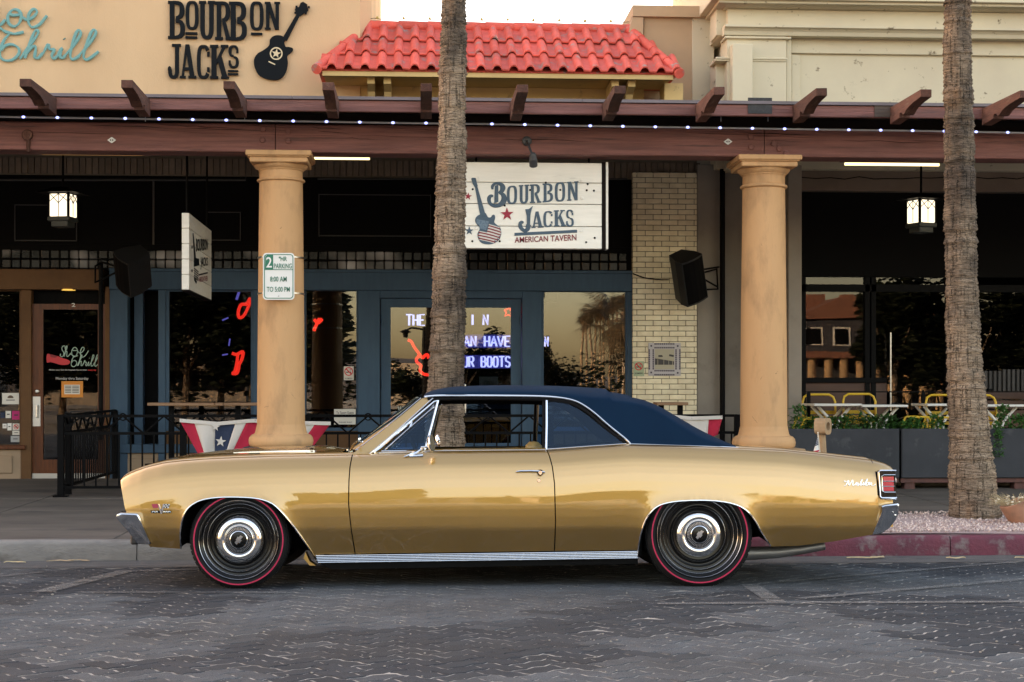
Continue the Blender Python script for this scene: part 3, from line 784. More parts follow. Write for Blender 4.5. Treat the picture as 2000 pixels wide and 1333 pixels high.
# prism-glass transom
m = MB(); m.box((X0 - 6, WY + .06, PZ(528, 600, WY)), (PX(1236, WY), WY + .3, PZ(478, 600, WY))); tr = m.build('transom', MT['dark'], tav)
pt = bpy.data.meshes.new('prism_tile'); b = MB(); b.bbox((0, 0, 0), (.108, .03, .108), .010); pt.from_pydata([tuple(v) for v in b.v], [], b.f); pt.materials.append(MT['prism'])
z0 = PZ(526, 600, WY)
x = PX(2, WY)
while x < PX(1215, WY):
    for r in range(2):
        place('prism_tile', pt, tr, Vector((x, WY + .035 + random.uniform(0, .004), z0 + r * .119)) - off, (random.uniform(-.05, .05), 0, random.uniform(-.05, .05)))
    x += .119
BW = MT['blue_wood']
sub(tav, 'lintel', BW, 213, 530, 1236, 568, WY - .06, .3, 800, .008)
sub(tav, 'lintel_moulding', BW, 213, 527, 1236, 533, WY - .085, .2, 800, .004)
def window(name, px0, py0, px1, py1, Y, glass, fr=6, parent=None, fmat=BW, d=.08):
    f = MB(); Z = lambda py: PZ(py, (px0 + px1) / 2, Y)
    for a in ((px0, py0, px0 + fr, py1), (px1 - fr, py0, px1, py1)): f.pbox(*a, Y, d, (px0 + px1) / 2)
    for a in ((px0 + fr, py0, px1 - fr, py0 + fr), (px0 + fr, py1 - fr, px1 - fr, py1)): f.pbox(*a, Y + .002, d - .002, (px0 + px1) / 2)
    o = f.build(name, fmat, parent)
    g = MB(); x0, x1 = PX(px0 + fr, Y), PX(px1 - fr, Y)
    g.box((x0, Y + d * .55, Z(py1 - fr)), (x1, Y + d * .55 + .006, Z(py0 + fr))); g.build('pane', glass, o)
    return o
GL = MT['glass']
winA = window('window', 322, 562, 498, 842, WY + .0, MT['glass_dim'], 8, tav)
winB = window('window', 592, 562, 702, 842, WY + .0, GL, 6, tav)
winC = window('window', 1054, 562, 1230, 842, WY + .0, GL, 8, tav)
sub(tav, 'mullion', BW, 494, 566, 597, 940, WY - .03, .2, r=.006)
sub(tav, 'mullion', BW, 699, 566, 742, 940, WY - .03, .2, r=.006)
sub(tav, 'mullion', BW, 1020, 566, 1058, 940, WY - .03, .2, r=.006)
sub(tav, 'mullion', BW, 1226, 566, 1237, 940, WY - .03, .2, r=.006)
sub(tav, 'mullion', BW, 213, 560, 249, 940, WY - .02, .2, r=.006)
sub(tav, 'mullion', BW, 262, 566, 279, 940, WY + .14, .15, r=.004)
sub(tav, 'mullion', BW, 309, 566, 323, 940, WY - .02, .2, r=.006)
sub(tav, 'door_head', BW, 742, 562, 1020, 583, WY - .03, .2, r=.005)
dz0 = PZ(936, 880, WY)
for px0, px1 in ((744, 882), (882, 1018)):
    m = MB(); Y = WY + .02
    for a in ((px0, 584, px0 + 19, 936), (px1 - 20, 584, px1, 936)): m.pbox(*a, Y, .05, 880)
    for a in ((px0 + 19, 584, px1 - 20, 601), (px0 + 19, 866, px1 - 20, 936)): m.pbox(*a, Y + .002, .046, 880)
    dr = m.build('door', BW, tav)
    g = MB(); g.box((PX(px0 + 19, Y), Y + .022, PZ(866, 880, Y)), (PX(px1 - 20, Y), Y + .028, PZ(601, 880, Y))); g.build('pane', GL, dr)
    hx = PX(px1 - 28 if px0 < 800 else px0 + 26, Y); m = MB(); m.tube([(hx, Y, 1.0), (hx, Y - .05, 1.0), (hx, Y - .05, 1.35), (hx, Y, 1.35)], .012, 8); m.build('handle', MT['steel'], dr, smooth='auto')
    for zz in (.5, 1.3, 2.1):
        hx = PX(px0 + 2 if px0 < 800 else px1 - 2, Y); m = MB(); m.tube([(hx, Y - .012, zz), (hx, Y - .012, zz + .11)], .012, 8); m.build('hinge', MT['blue_wood'], dr)
# panels below the windows
sub(tav, 'bulkhead', MT['beige_panel'], 213, 884, 598, 940, WY + .0, .2)
sub(tav, 'bulkhead', MT['brown_trim'], 320, 838, 598, 871, WY + .02, .2)
sub(tav, 'sill', BW, 213, 868, 598, 885, WY - .05, .2, r=.004)
sub(tav, 'bulkhead', MT['brown_trim'], 594, 838, 702, 940, WY + .02, .2)
sub(tav, 'bulkhead', MT['brown_trim'], 1054, 838, 1230, 940, WY + .02, .2)
for k in range(3): sub(tav, 'panel_moulding', MT['beige_panel'], 228 + k * 95, 895, 308 + k * 95, 930, WY - .012, .03, r=.008)
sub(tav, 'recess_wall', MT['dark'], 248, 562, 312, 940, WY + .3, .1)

# cream glazed brick pier
pier = thing('brick_pier', 'cream glazed brick pier between the blue tavern front and the grey stucco wall', 'brick pier', (PX(1297, WY), WY, .18))
px0, px1 = PX(1236, WY - .1), PX(1361, WY - .1)
m = MB(); m.box((px0 + .004, WY - .093, .12), (px1 - .002, WY + .3, PZ(344, 1297, WY))); m.build('mortar_bed', MT['mortar'], pier)
bm_ = {}
def brick_mesh(L):
    k = round(L, 3)
    if k not in bm_:
        b = MB(); b.bbox((0, 0, 0), (L, .09, .0605), .004); me = bpy.data.meshes.new('brick'); me.from_pydata([tuple(v) for v in b.v], [], b.f); me.materials.append(MT['brick_cream']); bm_[k] = me
    return bm_[k]
off = base_of(pier); Wp = px1 - px0; bl = .2085; z = PZ(812, 1297, WY - .1) - .0672 * 8; r = 0; ztop = PZ(344, 1297, WY - .1)
cnt = 0
while z < ztop:
    x = 0 if r % 2 == 0 else -bl / 2 - .004; x -= .045
    while x < Wp - .02:
        a, b = max(0, x), min(Wp, x + bl - .007)
        if b - a > .02:
            place('brick', brick_mesh(b - a), pier, Vector((px0 + a, WY - .1 + random.uniform(0, .002), z)) - off)
            cnt += 1
        x += bl
    z += .0672; r += 1

# grey stucco piers and the cream classical building on the right
cls = thing('cream_building', 'cream classical building with stepped cornice above a dark restaurant front', 'building', (PX(1700, WY), WY, .18))
WP = MT['white_plaster']; CY = 19.6
def cbox(name, px0, py0, px1, py1, Y, d, mat=WP, r=.006, ref=None): return sub(cls, name, mat, px0, py0, px1, py1, Y, d, ref or 1450, r)
R_ = 2900
cbox('wall', 1421, 60, R_, 330, CY + .18, 4)
cbox('wall', 1402, -300, R_, 72, CY + .12, 4.2)
cbox('corner_return', 1352, 33, 1395, 330, 20.28, .5)
cbox('cornice', 1392, -300, R_, -2, CY - .30, 3)
cbox('cornice', 1404, -3, R_, 6, CY - .24, 3)
m = MB(); zc0, zc1 = PZ(18, 1450, CY), PZ(5, 1450, CY)
prf = [(-.22, zc1), (-.21, zc1 - .02), (-.17, zc1 - .035), (-.12, zc1 - .05), (-.09, zc1 - .075), (-.02, zc0), (.1, zc0 - .003), (.1, zc1)]
m.prism([(PX(1414, CY), CY + a, z) for a, z in prf], (12, 0, 0)); m.build('cornice_moulding', WP, cls, fix=True)
cbox('frieze', 1421, 18, R_, 53, CY - .02, .5)
m = MB(); zc0, zc1 = PZ(70, 1450, CY), PZ(52, 1450, CY)
prf = [(-.12, zc1), (-.12, zc1 - .03), (-.08, zc1 - .045), (-.05, zc1 - .07), (-.03, zc0), (.1, zc0), (.1, zc1)]
m.prism([(PX(1413, CY), CY + a, z) for a, z in prf], (12, 0, 0)); m.build('architrave_moulding', WP, cls, fix=True)
cbox('pilaster', 1420, 70, 1536, 330, CY, .4)
cbox('pilaster_side', 1536, 76, 1546, 330, CY + .06, .3)
cbox('capital_band', 1416, 71, 1546, 75, CY - .05, .3)
cbox('capital_band', 1398, 112, 1538, 116, CY - .03, .4)
cbox('capital_band', 1397, 116, 1536, 120, CY - .015, .4)
cbox('side_pilaster', 1398, 120, 1422, 330, CY + .2, .4)
cbox('side_pilaster', 1399, 12, 1420, 70, CY + .1, .4)
cbox('panel_frame', 1546, 76, R_, 106, CY + .13, .2, ref=1700)
cbox('panel_frame', 1546, 106, 1563, 330, CY + .13, .2)
cbox('downpipe_box', 1430.5, 86, 1470, 330, CY - .16, .2)
# street level on the right
GS = pmat('grey_stucco', (.30, .265, .225), .9, col2=(.24, .21, .18), vscale=2, bump=.3, bscale=100, bdist=.004, col3=(.14, .12, .10), c3scale=1.5, c3lo=.6, c3hi=.8)
cbox('stucco_pier', 1361.5, 322, 1408, 950, WY - .05, .5, GS)
cbox('stucco_pier', 1412, 322, 1562, 950, WY + .12, .3, GS)
cbox('stucco_pier', 1540, 322, 1566, 950, 19.3, .9, GS)
m = MB(); m.tube([P(1411, 330, 19.85), P(1411, 950, 19.85)], .035, 10); m.build('downpipe', MT['black_metal'], cls, smooth='auto')
cbox('lintel', 1562, 322, R_, 374, WY - .1, .4, pmat('brown_render', (.20, .155, .12), .9, col2=(.15, .115, .09), vscale=2, bump=.5, bscale=30), ref=1750)
m = MB(); pth = [P(1566 + 28 * k, 351 + 5 * noise.noise((k * .6, 1, 1)) + 3 * (k % 2) - 4, WY - .105) for k in range(18)]
m.tube(pth, .006, 5); m.build('crack', MT['dark'], cls)
cbox('dark_band', 1564, 372, R_, 542, WY + .05, .3, MT['dark'], ref=1750)
BM = MT['black_metal']
m = MB(); m.pbox(1564, 556, R_, 570, WY, .1, 1700)
for px in (1565, 1690, 1702, 1850, 1862, 2010, 2150): m.pbox(px, 542, px + 9, 950, WY, .1)
m.pbox(1564, 738, 1732, 748, WY - .02, .12)
sf = m.build('shopfront_frame', BM, cls)
for px0, py0, px1, py1 in ((1574, 542, 1690, 556), (1574, 570, 1690, 738), (1711, 542, 1850, 556), (1711, 570, 1850, 938), (1871, 570, 2010, 938), (2019, 570, 2150, 938)):
    g = MB(); g.box((PX(px0, WY), WY + .05, PZ(py1, 1700, WY)), (PX(px1, WY), WY + .056, PZ(py0, 1700, WY))); g.build('pane', MT['glass_dim'], sf)
m = MB(); m.tube([P(1739.5, 650, WY - .06), P(1739.5, 803, WY - .06)], .010, 8); m.build('door_pull', MT['steel'], cls, smooth='auto')
cbox('bulkhead', 1566, 748, 1732, 950, WY + .02, .2, MT['wicker'])
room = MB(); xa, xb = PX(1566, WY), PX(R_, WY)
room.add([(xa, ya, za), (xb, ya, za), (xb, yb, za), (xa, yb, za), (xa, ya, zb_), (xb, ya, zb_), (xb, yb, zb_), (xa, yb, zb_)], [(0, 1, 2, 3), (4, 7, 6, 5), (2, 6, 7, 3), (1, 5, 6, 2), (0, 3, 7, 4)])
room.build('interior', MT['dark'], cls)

# shoe shop on the left
shop = thing('shoe_shop', 'brown framed shoe shop front with a glazed wooden door', 'shop front', (PX(100, WY), WY, .18))
def sbox(name, mat, *a, Y=WY, d=.2, r=.006): return sub(shop, name, mat, *a, Y, d, 100, r)
BT = MT['brown_trim']
sbox('lintel', BT, -700, 526, 200, 566, Y=WY - .08, d=.4)
sbox('post', BT, 41, 566, 61, 937, Y=WY - .02)
sbox('post', BT, 205, 560, 214, 937, Y=WY - .03)
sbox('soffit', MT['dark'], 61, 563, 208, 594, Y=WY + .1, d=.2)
m = MB(); p = P(134, 567.5, WY - .02); m.lathe([(0, 0), (.085, 0), (.085, .012)], (p.x, p.y, p.z), 20); m.build('downlight', MT['down'], shop)
DW = MT['door_wood']; Y = WY + .03
m = MB()
for a in ((62, 594, 84, 935), (191, 594, 212, 935)): m.pbox(*a, Y, .06, 130)
for a in ((84, 594, 191, 605), (84, 898, 191, 935)): m.pbox(*a, Y + .002, .05, 130)
dr = m.build('door', DW, shop)
g = MB(); g.box((PX(84, Y), Y + .022, PZ(898, 130, Y)), (PX(191, Y), Y + .028, PZ(605, 130, Y))); g.build('pane', MT['glass_dim'], dr)
m = MB(); m.pbox(64, 775, 79, 833, Y - .006, .006); m.build('push_plate', MT['steel'], dr)
m = MB(); m.tube([P(72, 792, Y), P(72, 792, Y - .05), P(72, 815, Y - .05), P(72, 815, Y)], .011, 8); m.build('handle', MT['steel'], dr, smooth='auto')
m = MB(); p = P(72.5, 765, Y - .01); m.lathe([(.026, .01), (.026, -.004), (.018, -.012), (0, -.014)], p, 16, 'y'); m.build('lock', MT['steel'], dr, smooth='auto')
m = MB(); m.pbox(61, 925, 210, 937, Y - .01, .02, 130); m.build('kick_plate', MT['steel'], dr)
window('window', -180, 566, 41, 872, WY + .04, MT['glass_dim'], 3, shop, BT)
sbox('sill', MT['door_wood'], -200, 870, 49, 878, Y=WY - .06)
sbox('bulkhead', MT['beige_panel'], -200, 878, 41, 937, Y=WY)
sbox('bulkhead_moulding', MT['beige_panel'], -120, 890, 24, 925, Y=WY - .02, d=.05, r=.01)
m = MB(); m.tube([P(197, 512, 19.55), P(197, 860, 19.55)], .028, 8); m.build('conduit', BM, shop, smooth='auto')
# ------------------------------------------------------------------ the car (x to the tail, y away from the camera, z up)
d_ = 10.0
cxp = (916.5 - 1000) / F * d_
wpos = Vector((cxp * cos(TH) + d_ * sin(TH), d_ * cos(TH) - cxp * sin(TH), H - (1148.5 - HZ) / F * d_))
CROT = Matrix.Rotation(TH * -1 + (1000 - 916) / F * 1.0, 4, 'Z') @ Matrix.Rotation(math.atan(-.024), 4, 'X')
CM = Matrix.Translation(wpos - (CROT @ Vector((0, -.93, 0)))) @ CROT
CI = CM.inverted()
car = bpy.data.objects.new('car', None); COL.objects.link(car); car.matrix_world = CM
tag(car, 'gold two-door hardtop coupe with dark blue vinyl roof parked at the kerb', 'car')
BASES['car'] = Vector((0, 0, 0))
co = CI @ Vector((0, 0, H))
def cp(px, py, yl):
    dv = CI.to_3x3() @ Vector(ray(px, py)); t = (yl - co.y) / dv.y
    q = co + dv * t; return (q.x, q.z)

def metal_paint():
    m, t, b = nodes('gold_paint'); L = t.links.new
    setin(b, Metallic=.93, Roughness=.42); b.inputs['Base Color'].default_value = (.425, .254, .066, 1)
    b.inputs['Coat Weight'].default_value = 1.0; b.inputs['Coat Roughness'].default_value = .015; b.inputs['Coat IOR'].default_value = 1.9
    geo = N(t, 'ShaderNodeNewGeometry')
    nz = N(t, 'ShaderNodeTexNoise'); setin(nz, Scale=900.0, Detail=1.0); L(geo.outputs['Position'], nz.inputs['Vector'])
    bp = N(t, 'ShaderNodeBump'); setin(bp, Strength=.10, Distance=.001); L(nz.outputs['Fac'], bp.inputs['Height']); L(bp.outputs[0], b.inputs['Normal'])
    n2 = N(t, 'ShaderNodeTexNoise'); setin(n2, Scale=2.2, Detail=2.0); L(geo.outputs['Position'], n2.inputs['Vector'])
    b2 = N(t, 'ShaderNodeBump'); setin(b2, Strength=.25, Distance=.004); L(n2.outputs['Fac'], b2.inputs['Height']); L(b2.outputs[0], b.inputs['Coat Normal'])
    return m
PAINT = metal_paint()
CHROME = pmat('chrome', (.78, .78, .78), .07, metal=1.0)
CHROME_D = pmat('chrome_aged', (.62, .63, .65), .16, metal=1.0)
RUBBER = pmat('tyre_rubber', (.007, .007, .0078), .75, spec=.2, bump=.2, bscale=300, bdist=.001)
GLOSSB = pmat('gloss_black', (.003, .003, .0035), .18, spec=.30)
REDL = pmat('red_line', (.40, .007, .055), .6)
VINYL = pmat('blue_vinyl', (.0025, .0145, .037), .7, spec=.08, bump=.35, bscale=260, bdist=.0012, col2=(.002, .012, .032), vscale=4)
LINER = pmat('headliner', (.004, .004, .005), .8, spec=.15)
BLACKU = pmat('underbody', (.004, .004, .004), .9, spec=.1)
LENS = pmat('lamp_lens', (.42, .012, .04), .15, coat=1.0, emit=(.5, .01, .04), estr=.0)
LENSW = pmat('reverse_lens', (.62, .50, .50), .2, coat=1.0)
CGLASS = glassmat('car_glass', (.40, .48, .55), 1.75)
CGLASS_T = glassmat('car_glass_side', (.60, .72, .84), 1.42, gcol=(.7, .85, 1.0))

# side view outlines, traced
def cpl(pts, yl): return [cp(a, b, yl) for a, b in pts]
TOP = cpl([(231, 940), (233, 935.5), (241, 929), (254, 922), (284, 911.5), (320, 903), (356, 899), (410, 895), (470, 892.5), (530, 890.5), (620, 889), (686, 887.6), (760, 885.5), (848, 881), (960, 880), (1068, 879), (1085, 877.8),
               (1160, 872.3), (1229, 868), (1330, 870.5), (1444, 874.6), (1530, 878.8), (1619, 888.3), (1678, 895), (1708, 898.5), (1728, 904), (1741, 910), (1746, 916)], -.82)
FRONT = cpl([(231, 940), (238, 966), (245, 997), (262, 1020), (278, 1045), (290, 1069)], -.90)
FA = [(350, 1073), (350.6, 1050), (353, 1030), (359, 1007), (371, 990), (392, 978), (422, 972.4), (461, 971.3), (500, 973.6), (527, 981), (545, 994), (566, 1018), (587, 1048), (605, 1077), (616, 1097)]
RA = [(1247.5, 1090), (1249.5, 1054), (1256, 1027), (1266, 1006), (1282.5, 989.5), (1305.6, 981.6), (1338.6, 978), (1385, 977.6), (1424.4, 982.6), (1451, 993), (1470.6, 1012), (1487, 1038.7), (1507.5, 1067)]
def dens(pts, n=5):
    return [(p.x, p.y) for p in spline([(a, b, 0) for a, b in pts], n)]
FAc = cpl(dens(FA), -.935); RAc = cpl(dens(RA), -.935)
BOT = cpl([(290, 1069.5), (349.9, 1073)], -.90) + FAc + cpl([(622, 1083.5), (686, 1082.5), (1084, 1077), (1247, 1075.5)], -.90) + RAc + cpl([(1508, 1068.5), (1563, 1067), (1629, 1058.5), (1706, 1044.5), (1722, 1036), (1732, 1020)], -.90)
Xn, Xt = TOP[0][0], TOP[-1][0]
SH = [(0, .145), (.003, .118), (.008, .099), (.016, .083), (.028, .069), (.045, .056), (.064, .0445), (.080, .035), (.092, .0295), (.11, .0235), (.14, .0165), (.18, .0095), (.23, .0045), (.29, .001), (.34, 0)]
LOW = [(.12, .123), (.20, .090), (.28, .056), (.34, .0305), (.368, .0195), (.384, .0150), (.41, .011), (.45, .0055), (.50, .001), (.53, 0)]
PLAN = [(Xn - .02, .052), (Xn + .05, .045), (Xn + .15, .034), (Xn + .4, .018), (Xn + .9, .006), (-.6, 0), (1.2, 0), (Xt - .9, .006), (Xt - .4, .018), (Xt - .1, .032), (Xt + .03, .044)]
def smoothi(pts, x):
    return (interp(pts, x - .02) + 2 * interp(pts, x) + interp(pts, x + .02)) / 4
def zt_(x): return smoothi(TOP, x) if Xn + .05 < x < Xt - .06 else interp(TOP, x)
def flare(x, z):                     # the wheel openings turn out a little towards their lips
    r = 0
    for cx_, cz, arr in ((ARC_F[0], ARC_F[1], FAc), (ARC_R[0], ARC_R[1], RAc)):
        if abs(x - cx_) > .56: continue
        d2 = min((x - q[0]) ** 2 + (z - q[1]) ** 2 for q in arr)
        r = max(r, .011 * math.exp(-sqrt(d2) / .038))
    return r
ARC_F = cp(470, 1056, -.93); ARC_R = cp(1368, 1052, -.93)
def wz(x, z):
    zt = zt_(x)
    return .95 - interp(PLAN, x) - interp(SH, max(0, zt - z)) - interp(LOW, z)
XG1 = cpl([(686.6, 887), (683, 912), (681.5, 940), (681, 985), (686, 1036), (692, 1084), (694, 1100)], -.94)     # door gap, front
XG2 = cpl([(1068, 876), (1074, 892), (1079, 912), (1083, 945), (1085, 1020), (1084, 1078), (1084, 1100)], -.94)   # door gap, rear
XTAIL = cpl([(1708, 897), (1712, 910), (1714, 945), (1716, 1000), (1712, 1030), (1706, 1046)], -.92)
inv = lambda pts: sorted([(z, x) for x, z in pts])
G1, G2, GT, GF = inv(XG1), inv(XG2), inv(XTAIL), inv(FRONT)

def panel(name, xl, xr, nx, side, bottom=BOT, flange=.02, extra_top=True, topto=None):
    """xl, xr: functions of z; a smooth body panel with edges folded inward"""
    NR = 60; rows = []
    X0, X1 = xl(.55), xr(.55)
    def xf(s, z): return lerp(X0, X1, s) + (xl(z) - X0) * max(0, 1 - s / .22) + (xr(z) - X1) * max(0, (s - .78) / .22)
    xs0, xs1 = min(xl(.2), xl(.5), xl(.85)), max(xr(.2), xr(.5), xr(.85))
    par = set(k / nx for k in range(nx + 1))
    for bx_, bz_ in bottom:
        if X0 < bx_ < X1: par.add((bx_ - X0) / (X1 - X0))
    par = sorted(par); pp = [par[0]]
    for q in par[1:]:
        if q - pp[-1] > .00008: pp.append(q)
    for s in pp:
        zg = .5
        xb = xf(s, .3)
        for _ in range(8): zb = interp(bottom, xb); xb = xf(s, zb)
        xt = xf(s, .84)
        for _ in range(6): ztp = zt_(xt); xt = xf(s, ztp)
        col = []
        if extra_top:
            x = xt; wv = wz(x, ztp)
            ti = topto if topto else .70
            col.append(Vector((x, -ti, ztp + .012))); col.append(Vector((x, -lerp(wv, ti, .5), ztp + .009)))
        for k in range(NR + 1):
            h = (k / NR) ** 1.6; z = ztp - (ztp - zb) * h
            x = xf(s, z)
            col.append(Vector((x, -wz(x, z) - flare(x, z), z)))
        rows.append(col)
    # fold: inner copies along the edges
    n = len(rows); k = len(rows[0])
    m = MB(); m.smooth = True
    seq = rows if side < 0 else rows[::-1]
    m.grid([[Vector((p.x, side * -p.y if side > 0 else p.y, p.z)) for p in c] for c in seq])
    f = lambda x, z: wz(x, z) + flare(x, z)
    ex = 2 if extra_top else 0
    for ci, c in enumerate(seq):
        for ri, p in enumerate(c):
            if ri < ex: nv = Vector((0, -.12 * (ri + 1), 1))
            else:
                e = .004; top = zt_(p.x) - p.z
                if top < .0015: nv = Vector((0, -.45, 1))
                else: nv = Vector((-(f(p.x + e, p.z) - f(p.x - e, p.z)) / (2 * e), -1, -(f(p.x, min(p.z + e, p.z + top)) - f(p.x, p.z - e)) / (e + min(e, top))))
            nv.normalize(); m.nrm[ci * k + ri] = (nv.x, nv.y if side < 0 else -nv.y, nv.z)
    m.smooth = False
    def strip(pts, vec):
        q = [Vector((p.x, side * -p.y if side > 0 else p.y, p.z)) for p in pts]
        v = Vector(vec); v.y *= -side
        m.grid([q, [a + v for a in q]])
    strip(rows[0], (.004, flange, 0)); strip(rows[-1], (-.004, flange, 0)); strip([c[-1] for c in rows], (0, flange, .004))
    return m
def both(name, fn, mat, labels=None):
    out = []
    for side in (-1, 1):
        m = fn(side); o = m.build(name, mat, car, local=True); out.append(o)
    return out
g_ = .0036
fl = lambda z: interp(GF, z)
ff = both('front_fender', lambda s: panel('f', fl, lambda z: interp(G1, z) - g_, 90, s), PAINT)
dd_ = both('door', lambda s: panel('d', lambda z: interp(G1, z) + g_, lambda z: interp(G2, z) - g_, 80, s, topto=.80), PAINT)
qp = both('quarter_panel', lambda s: panel('q', lambda z: interp(G2, z) + g_, lambda z: interp(GT, z) - g_ * .5, 110, s, topto=.64), PAINT)
# tail cap round the lamp
def tailcap(side):
    m = MB(); m.smooth = True; rows = []
    zl = [cp(1730, y, -.9)[1] for y in (921.5,)][0]
    for k in range(13):
        u = k / 12; row = []
        x0 = cp(1708, 897, -.9)[0]; xe = Xt
        x = lerp(x0 + .004, xe, u); ztp = interp(TOP, x)
        for q in range(14):
            z = max(lerp(ztp, zl, (q / 13)), zl); row.append(Vector((x, side * (wz(x, min(z, ztp))), z)))
        row = [Vector((x, side * .62, ztp + .010))] + row
        rows.append(row)
    m.grid(rows if side < 0 else rows[::-1])
    low = []
    for k in range(9):                # lower valance strip between lamp and bumper
        u = k / 8; x0 = cp(1715, 980, -.9)[0]; x1 = cp(1746, 980, -.9)[0]; x = lerp(x0 - .012, x1, u)
        low.append([Vector((x, side * (.905 - .03 * u ** 2), z)) for z in (cp(1720, 968, -.9)[1], cp(1720, 1000, -.9)[1], cp(1720, 1030, -.9)[1])])
    m.grid(low if side < 0 else low[::-1])
    return m
both('tail_cap', tailcap, PAINT)

# hood, cowl and boot lid
HOOD0, HOOD1 = cp(250, 925, -.7)[0], cp(668, 888, -.7)[0]
def topsheet(x0, x1, w_, crown, n=40, ny=24, lift=.012, ext=None):
    m = MB(); m.smooth = True; rows = []
    for k in range(n + 1):
        x = lerp(x0, x1, k / n); row = []
        for j in range(ny + 1):
            y = lerp(w_, -w_, j / ny); u = 1 - (y / w_) ** 2
            row.append(Vector((x, y, zt_(max(Xn + .03, min(x, Xt - .03))) + lift + crown(x) * u + (ext(x, y) if ext else 0))))
        rows.append(row)
    m.grid(rows); return m
def bulge(x, y):
    u = max(0, 1 - (abs(y) / .40) ** 4); a = min(1, max(0, (x - HOOD0 - .25) / .5)); b = min(1, max(0, (HOOD1 - .06 - x) / .1))
    return .020 * u * a * b
m = topsheet(HOOD0, HOOD1, .695, lambda x: .022, ext=bulge); m.build('hood', PAINT, car, local=True)
WB = cp(716, 868, -.74)               # foot of the pillar
m = topsheet(HOOD1 + .008, WB[0] + .12, .76, lambda x: .012, n=8, lift=-.004); m.build('cowl', PAINT, car, local=True)
DK0 = cp(1425, 874, -.5)[0]; DK1 = cp(1716, 905, -.62)[0]
m = topsheet(DK0 - .12, DK1, .645, lambda x: .010, n=40, lift=.0075); m.build('boot_lid', PAINT, car, local=True)
m = MB()                              # nose and tail faces
zf1, zf0 = cp(233, 940, -.6)[1], cp(290, 1068, -.6)[1]
m.bbox((HOOD0 + .05, -.86, zf0 + .03), (HOOD0 + .10, .86, zf1 + .02), .01); m.build('grille', pmat('grille_black', (.02, .02, .022), .4), car, local=True)
for y in (-.72, -.53, .53, .72):
    m = MB(); c = (HOOD0 + .045, y, zf1 - .10); mm = Matrix.Rotation(-pi / 2, 4, 'Y')
    m.lathe([(0, .03), (.06, .024), (.085, .0), (.092, .006), (.095, -.01)], (0, 0, 0), 24); m.v = [mm @ v + Vector(c) for v in m.v]
    m.build('headlight', CHROME, car, local=True, smooth='auto')
m = MB(); m.bbox((Xt - .10, -.86, .36), (Xt - .06, .86, zt_(Xt - .06) - .03), .01); m.build('tail_panel', PAINT, car, local=True)

# dark inner body
m = MB()
xfl = cp(355, 1000, -.6)[0]
m.box((HOOD0 + .08, -.56, .26), (cp(690, 900, -.6)[0], .56, .78)); m.box((cp(690, 900, -.6)[0] - .02, -.80, .17), (cp(1240, 900, -.6)[0], .80, .30))
m.box((cp(1240, 900, -.6)[0], -.56, .33), (Xt - .16, .56, .78)); m.box((cp(640, 900, -.6)[0], -.86, .2), (cp(690, 900, -.6)[0], .86, .80))
m.box((cp(1520, 900, -.6)[0], -.84, .36), (Xt - .22, .84, .62)); m.box((HOOD0 + .12, -.82, .30), (cp(345, 1000, -.6)[0], .82, .70))
m.box((cp(690, 900, -.6)[0], -.845, .19), (cp(1245, 900, -.6)[0], -.80, .80)); m.box((cp(690, 900, -.6)[0], .80, .19), (cp(1245, 900, -.6)[0], .845, .80))
m.build('underbody', BLACKU, car, local=True)
for side in (-1, 1):
    for arr, nm in ((FAc, 'f'), (RAc, 'r')):
        m = MB(); m.grid([[Vector((x, side * .915, z + .006)) for x, z in arr], [Vector((x, side * .50, z + .03)) for x, z in arr]])
        m.add([Vector((x, side * .50, z + .03)) for x, z in arr], [tuple(range(len(arr)))])
        m.build('wheel_well', BLACKU, car, local=True)
        q = [Vector((x, side * (wz(x, z) + flare(x, z) + .004), z)) for x, z in arr]
        m = MB(); m.tube(q, .0052, 8); m.build('arch_moulding', CHROME, car, local=True, smooth='auto')
# rocker moulding with ribs, sill below
for side in (-1, 1):
    m = MB()
    ra, rb_ = [cp(x, y, -.885) for x, y in ((616, 1085.5), (1246.5, 1077))], [cp(x, y, -.885) for x, y in ((621.5, 1101.5), (1246.5, 1092.5))]
    m.prism([Vector((p[0], side * .858, p[1])) for p in (ra[0], ra[1], rb_[1], rb_[0])], (0, side * .010, 0)); mo = m.build('rocker_moulding', GLOSSB, car, local=True, fix=True)
    for k in range(5):
        u = (k + .35) / 5; a = Vector((lerp(ra[0][0], rb_[0][0], u), side * .871, lerp(ra[0][1], rb_[0][1], u))); b = Vector((lerp(ra[1][0], rb_[1][0], u), side * .871, lerp(ra[1][1], rb_[1][1], u)))
        m = MB(); m.tube([a, b], .0046, 8); m.build('rib', CHROME, mo, local=True, smooth='auto')
    m = MB(); lo = cp(1000, 1110, -.8)[1]
    m.prism([Vector((ra[0][0] - .0, side * .80, rb_[0][1] + .01)), Vector((ra[1][0], side * .80, rb_[1][1] + .01)), Vector((ra[1][0], side * .80, lo + .03)), Vector((ra[0][0] + .1, side * .80, lo))], (0, side * .06, 0)); m.build('sill', BLACKU, car, local=True, fix=True)
    m = MB()                          # return of the front arch under the fender
    p = [cp(x, y, -.86) for x, y in ((598, 1078), (606, 1096), (618, 1104), (606, 1104), (594, 1090))]
    m.prism([Vector((x, side * .80, z)) for x, z in p], (0, side * .10, 0)); m.build('splash_edge', PAINT, car, local=True, fix=True)

